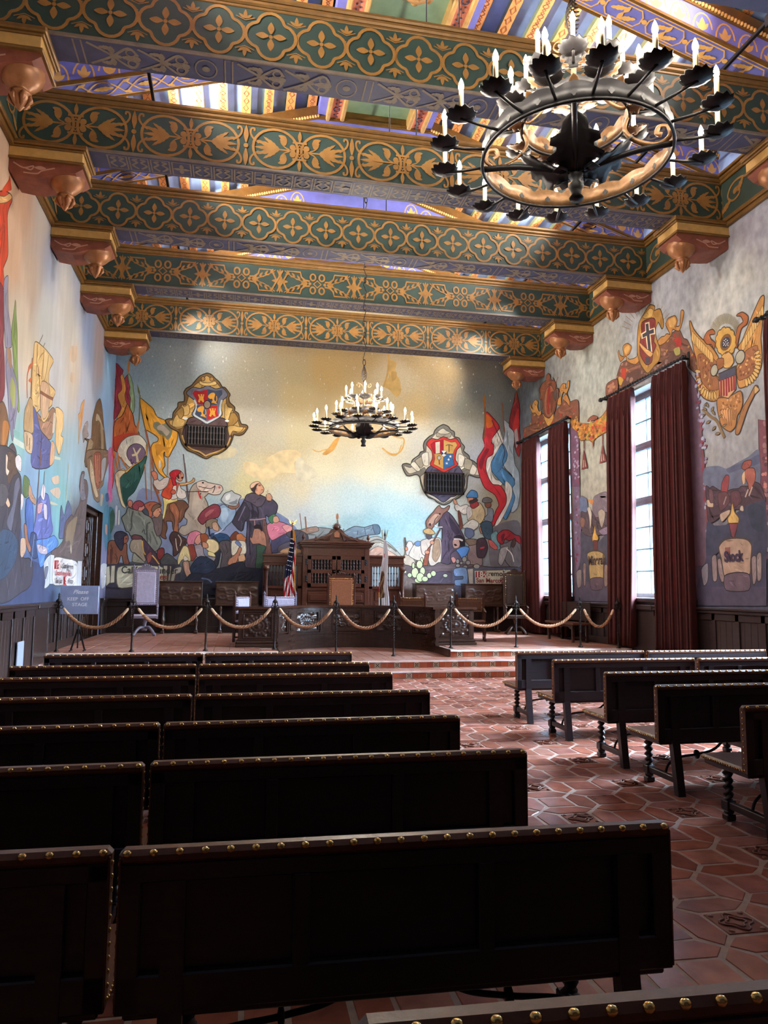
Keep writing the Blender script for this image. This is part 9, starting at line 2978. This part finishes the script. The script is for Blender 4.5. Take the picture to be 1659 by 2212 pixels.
for (x, y, z, g) in LAMPS:
    spot('track_uplight', (x, y, z), (x+g*3.6, y, z+1.0), LIGHT['up'], 2.6, LIGHT['upcol'], .9, .1)
# the track lamps turned down on the murals, plus an added fill pair
for y in (9.95, 12.35, 14.6, 17.3):
    spot('mural_spot', (TRX[0]+.1, y, 8.95), (XR, y+.6, 4.6), LIGHT['wallR'], 1.15, (.92,.96,1), .9, .08)
    spot('mural_spot', (TRX[1]-.1, y, 8.95), (XL, y+.6, 4.8), LIGHT['wallL'], 1.15, (.95,.97,1), .9, .08)
for x in TRX:
    spot('mural_spot', (x, 17.6, 8.9), (XC+(x-XC)*.45, YB, 4.2), LIGHT['wallB'], 1.5, (.95,.97,1), .9, .08)
    spot('mural_spot', (x, 19.35, 8.75), (XC+(x-XC)*.3, YB, 6.9), LIGHT['wallTopFill'], 1.9, (1,.96,.9), .9, .1)  # added fill without a lamp body, brightens the top of the end wall
    spot('mural_spot', (x, 14.75, 8.7), (XC-(x-XC)*.3, YB, 3.0), LIGHT['wallB']*.6, .8, (.95,.97,1), .9, .08)

# ------------------------------------------------------------------ camera
yaw, pitch, roll = .19598, .10398, .00741
fw_ = Vector((sin(yaw)*cos(pitch), cos(yaw)*cos(pitch), sin(pitch))); rt = Vector((cos(yaw), -sin(yaw), 0)); up = rt.cross(fw_)
r2 = rt*cos(roll)+up*sin(roll); u2 = -rt*sin(roll)+up*cos(roll)
cam = bpy.data.cameras.new('camera'); co = bpy.data.objects.new('camera', cam); COL.objects.link(co)
co.matrix_world = Matrix(((r2.x,u2.x,-fw_.x,0),(r2.y,u2.y,-fw_.y,0),(r2.z,u2.z,-fw_.z,1.64),(0,0,0,1)))
cam.sensor_fit = 'HORIZONTAL'; cam.sensor_width = 36; cam.lens = 36*1593.8/1659
cam.clip_start = .05; cam.clip_end = 200
SC.camera = co
vs_ = SC.view_settings
SC.display_settings.display_device = 'sRGB'
vs_.view_transform = 'Standard'; vs_.look = 'None'; vs_.gamma = 1; vs_.use_curve_mapping = False
vs_.exposure = LIGHT['exposure']
SC.cycles.use_denoising = True
SC.cycles.max_bounces = 8; SC.cycles.diffuse_bounces = 5; SC.cycles.transparent_max_bounces = 12
SC.cycles.sample_clamp_indirect = 6; SC.cycles.caustics_reflective = False; SC.cycles.caustics_refractive = False
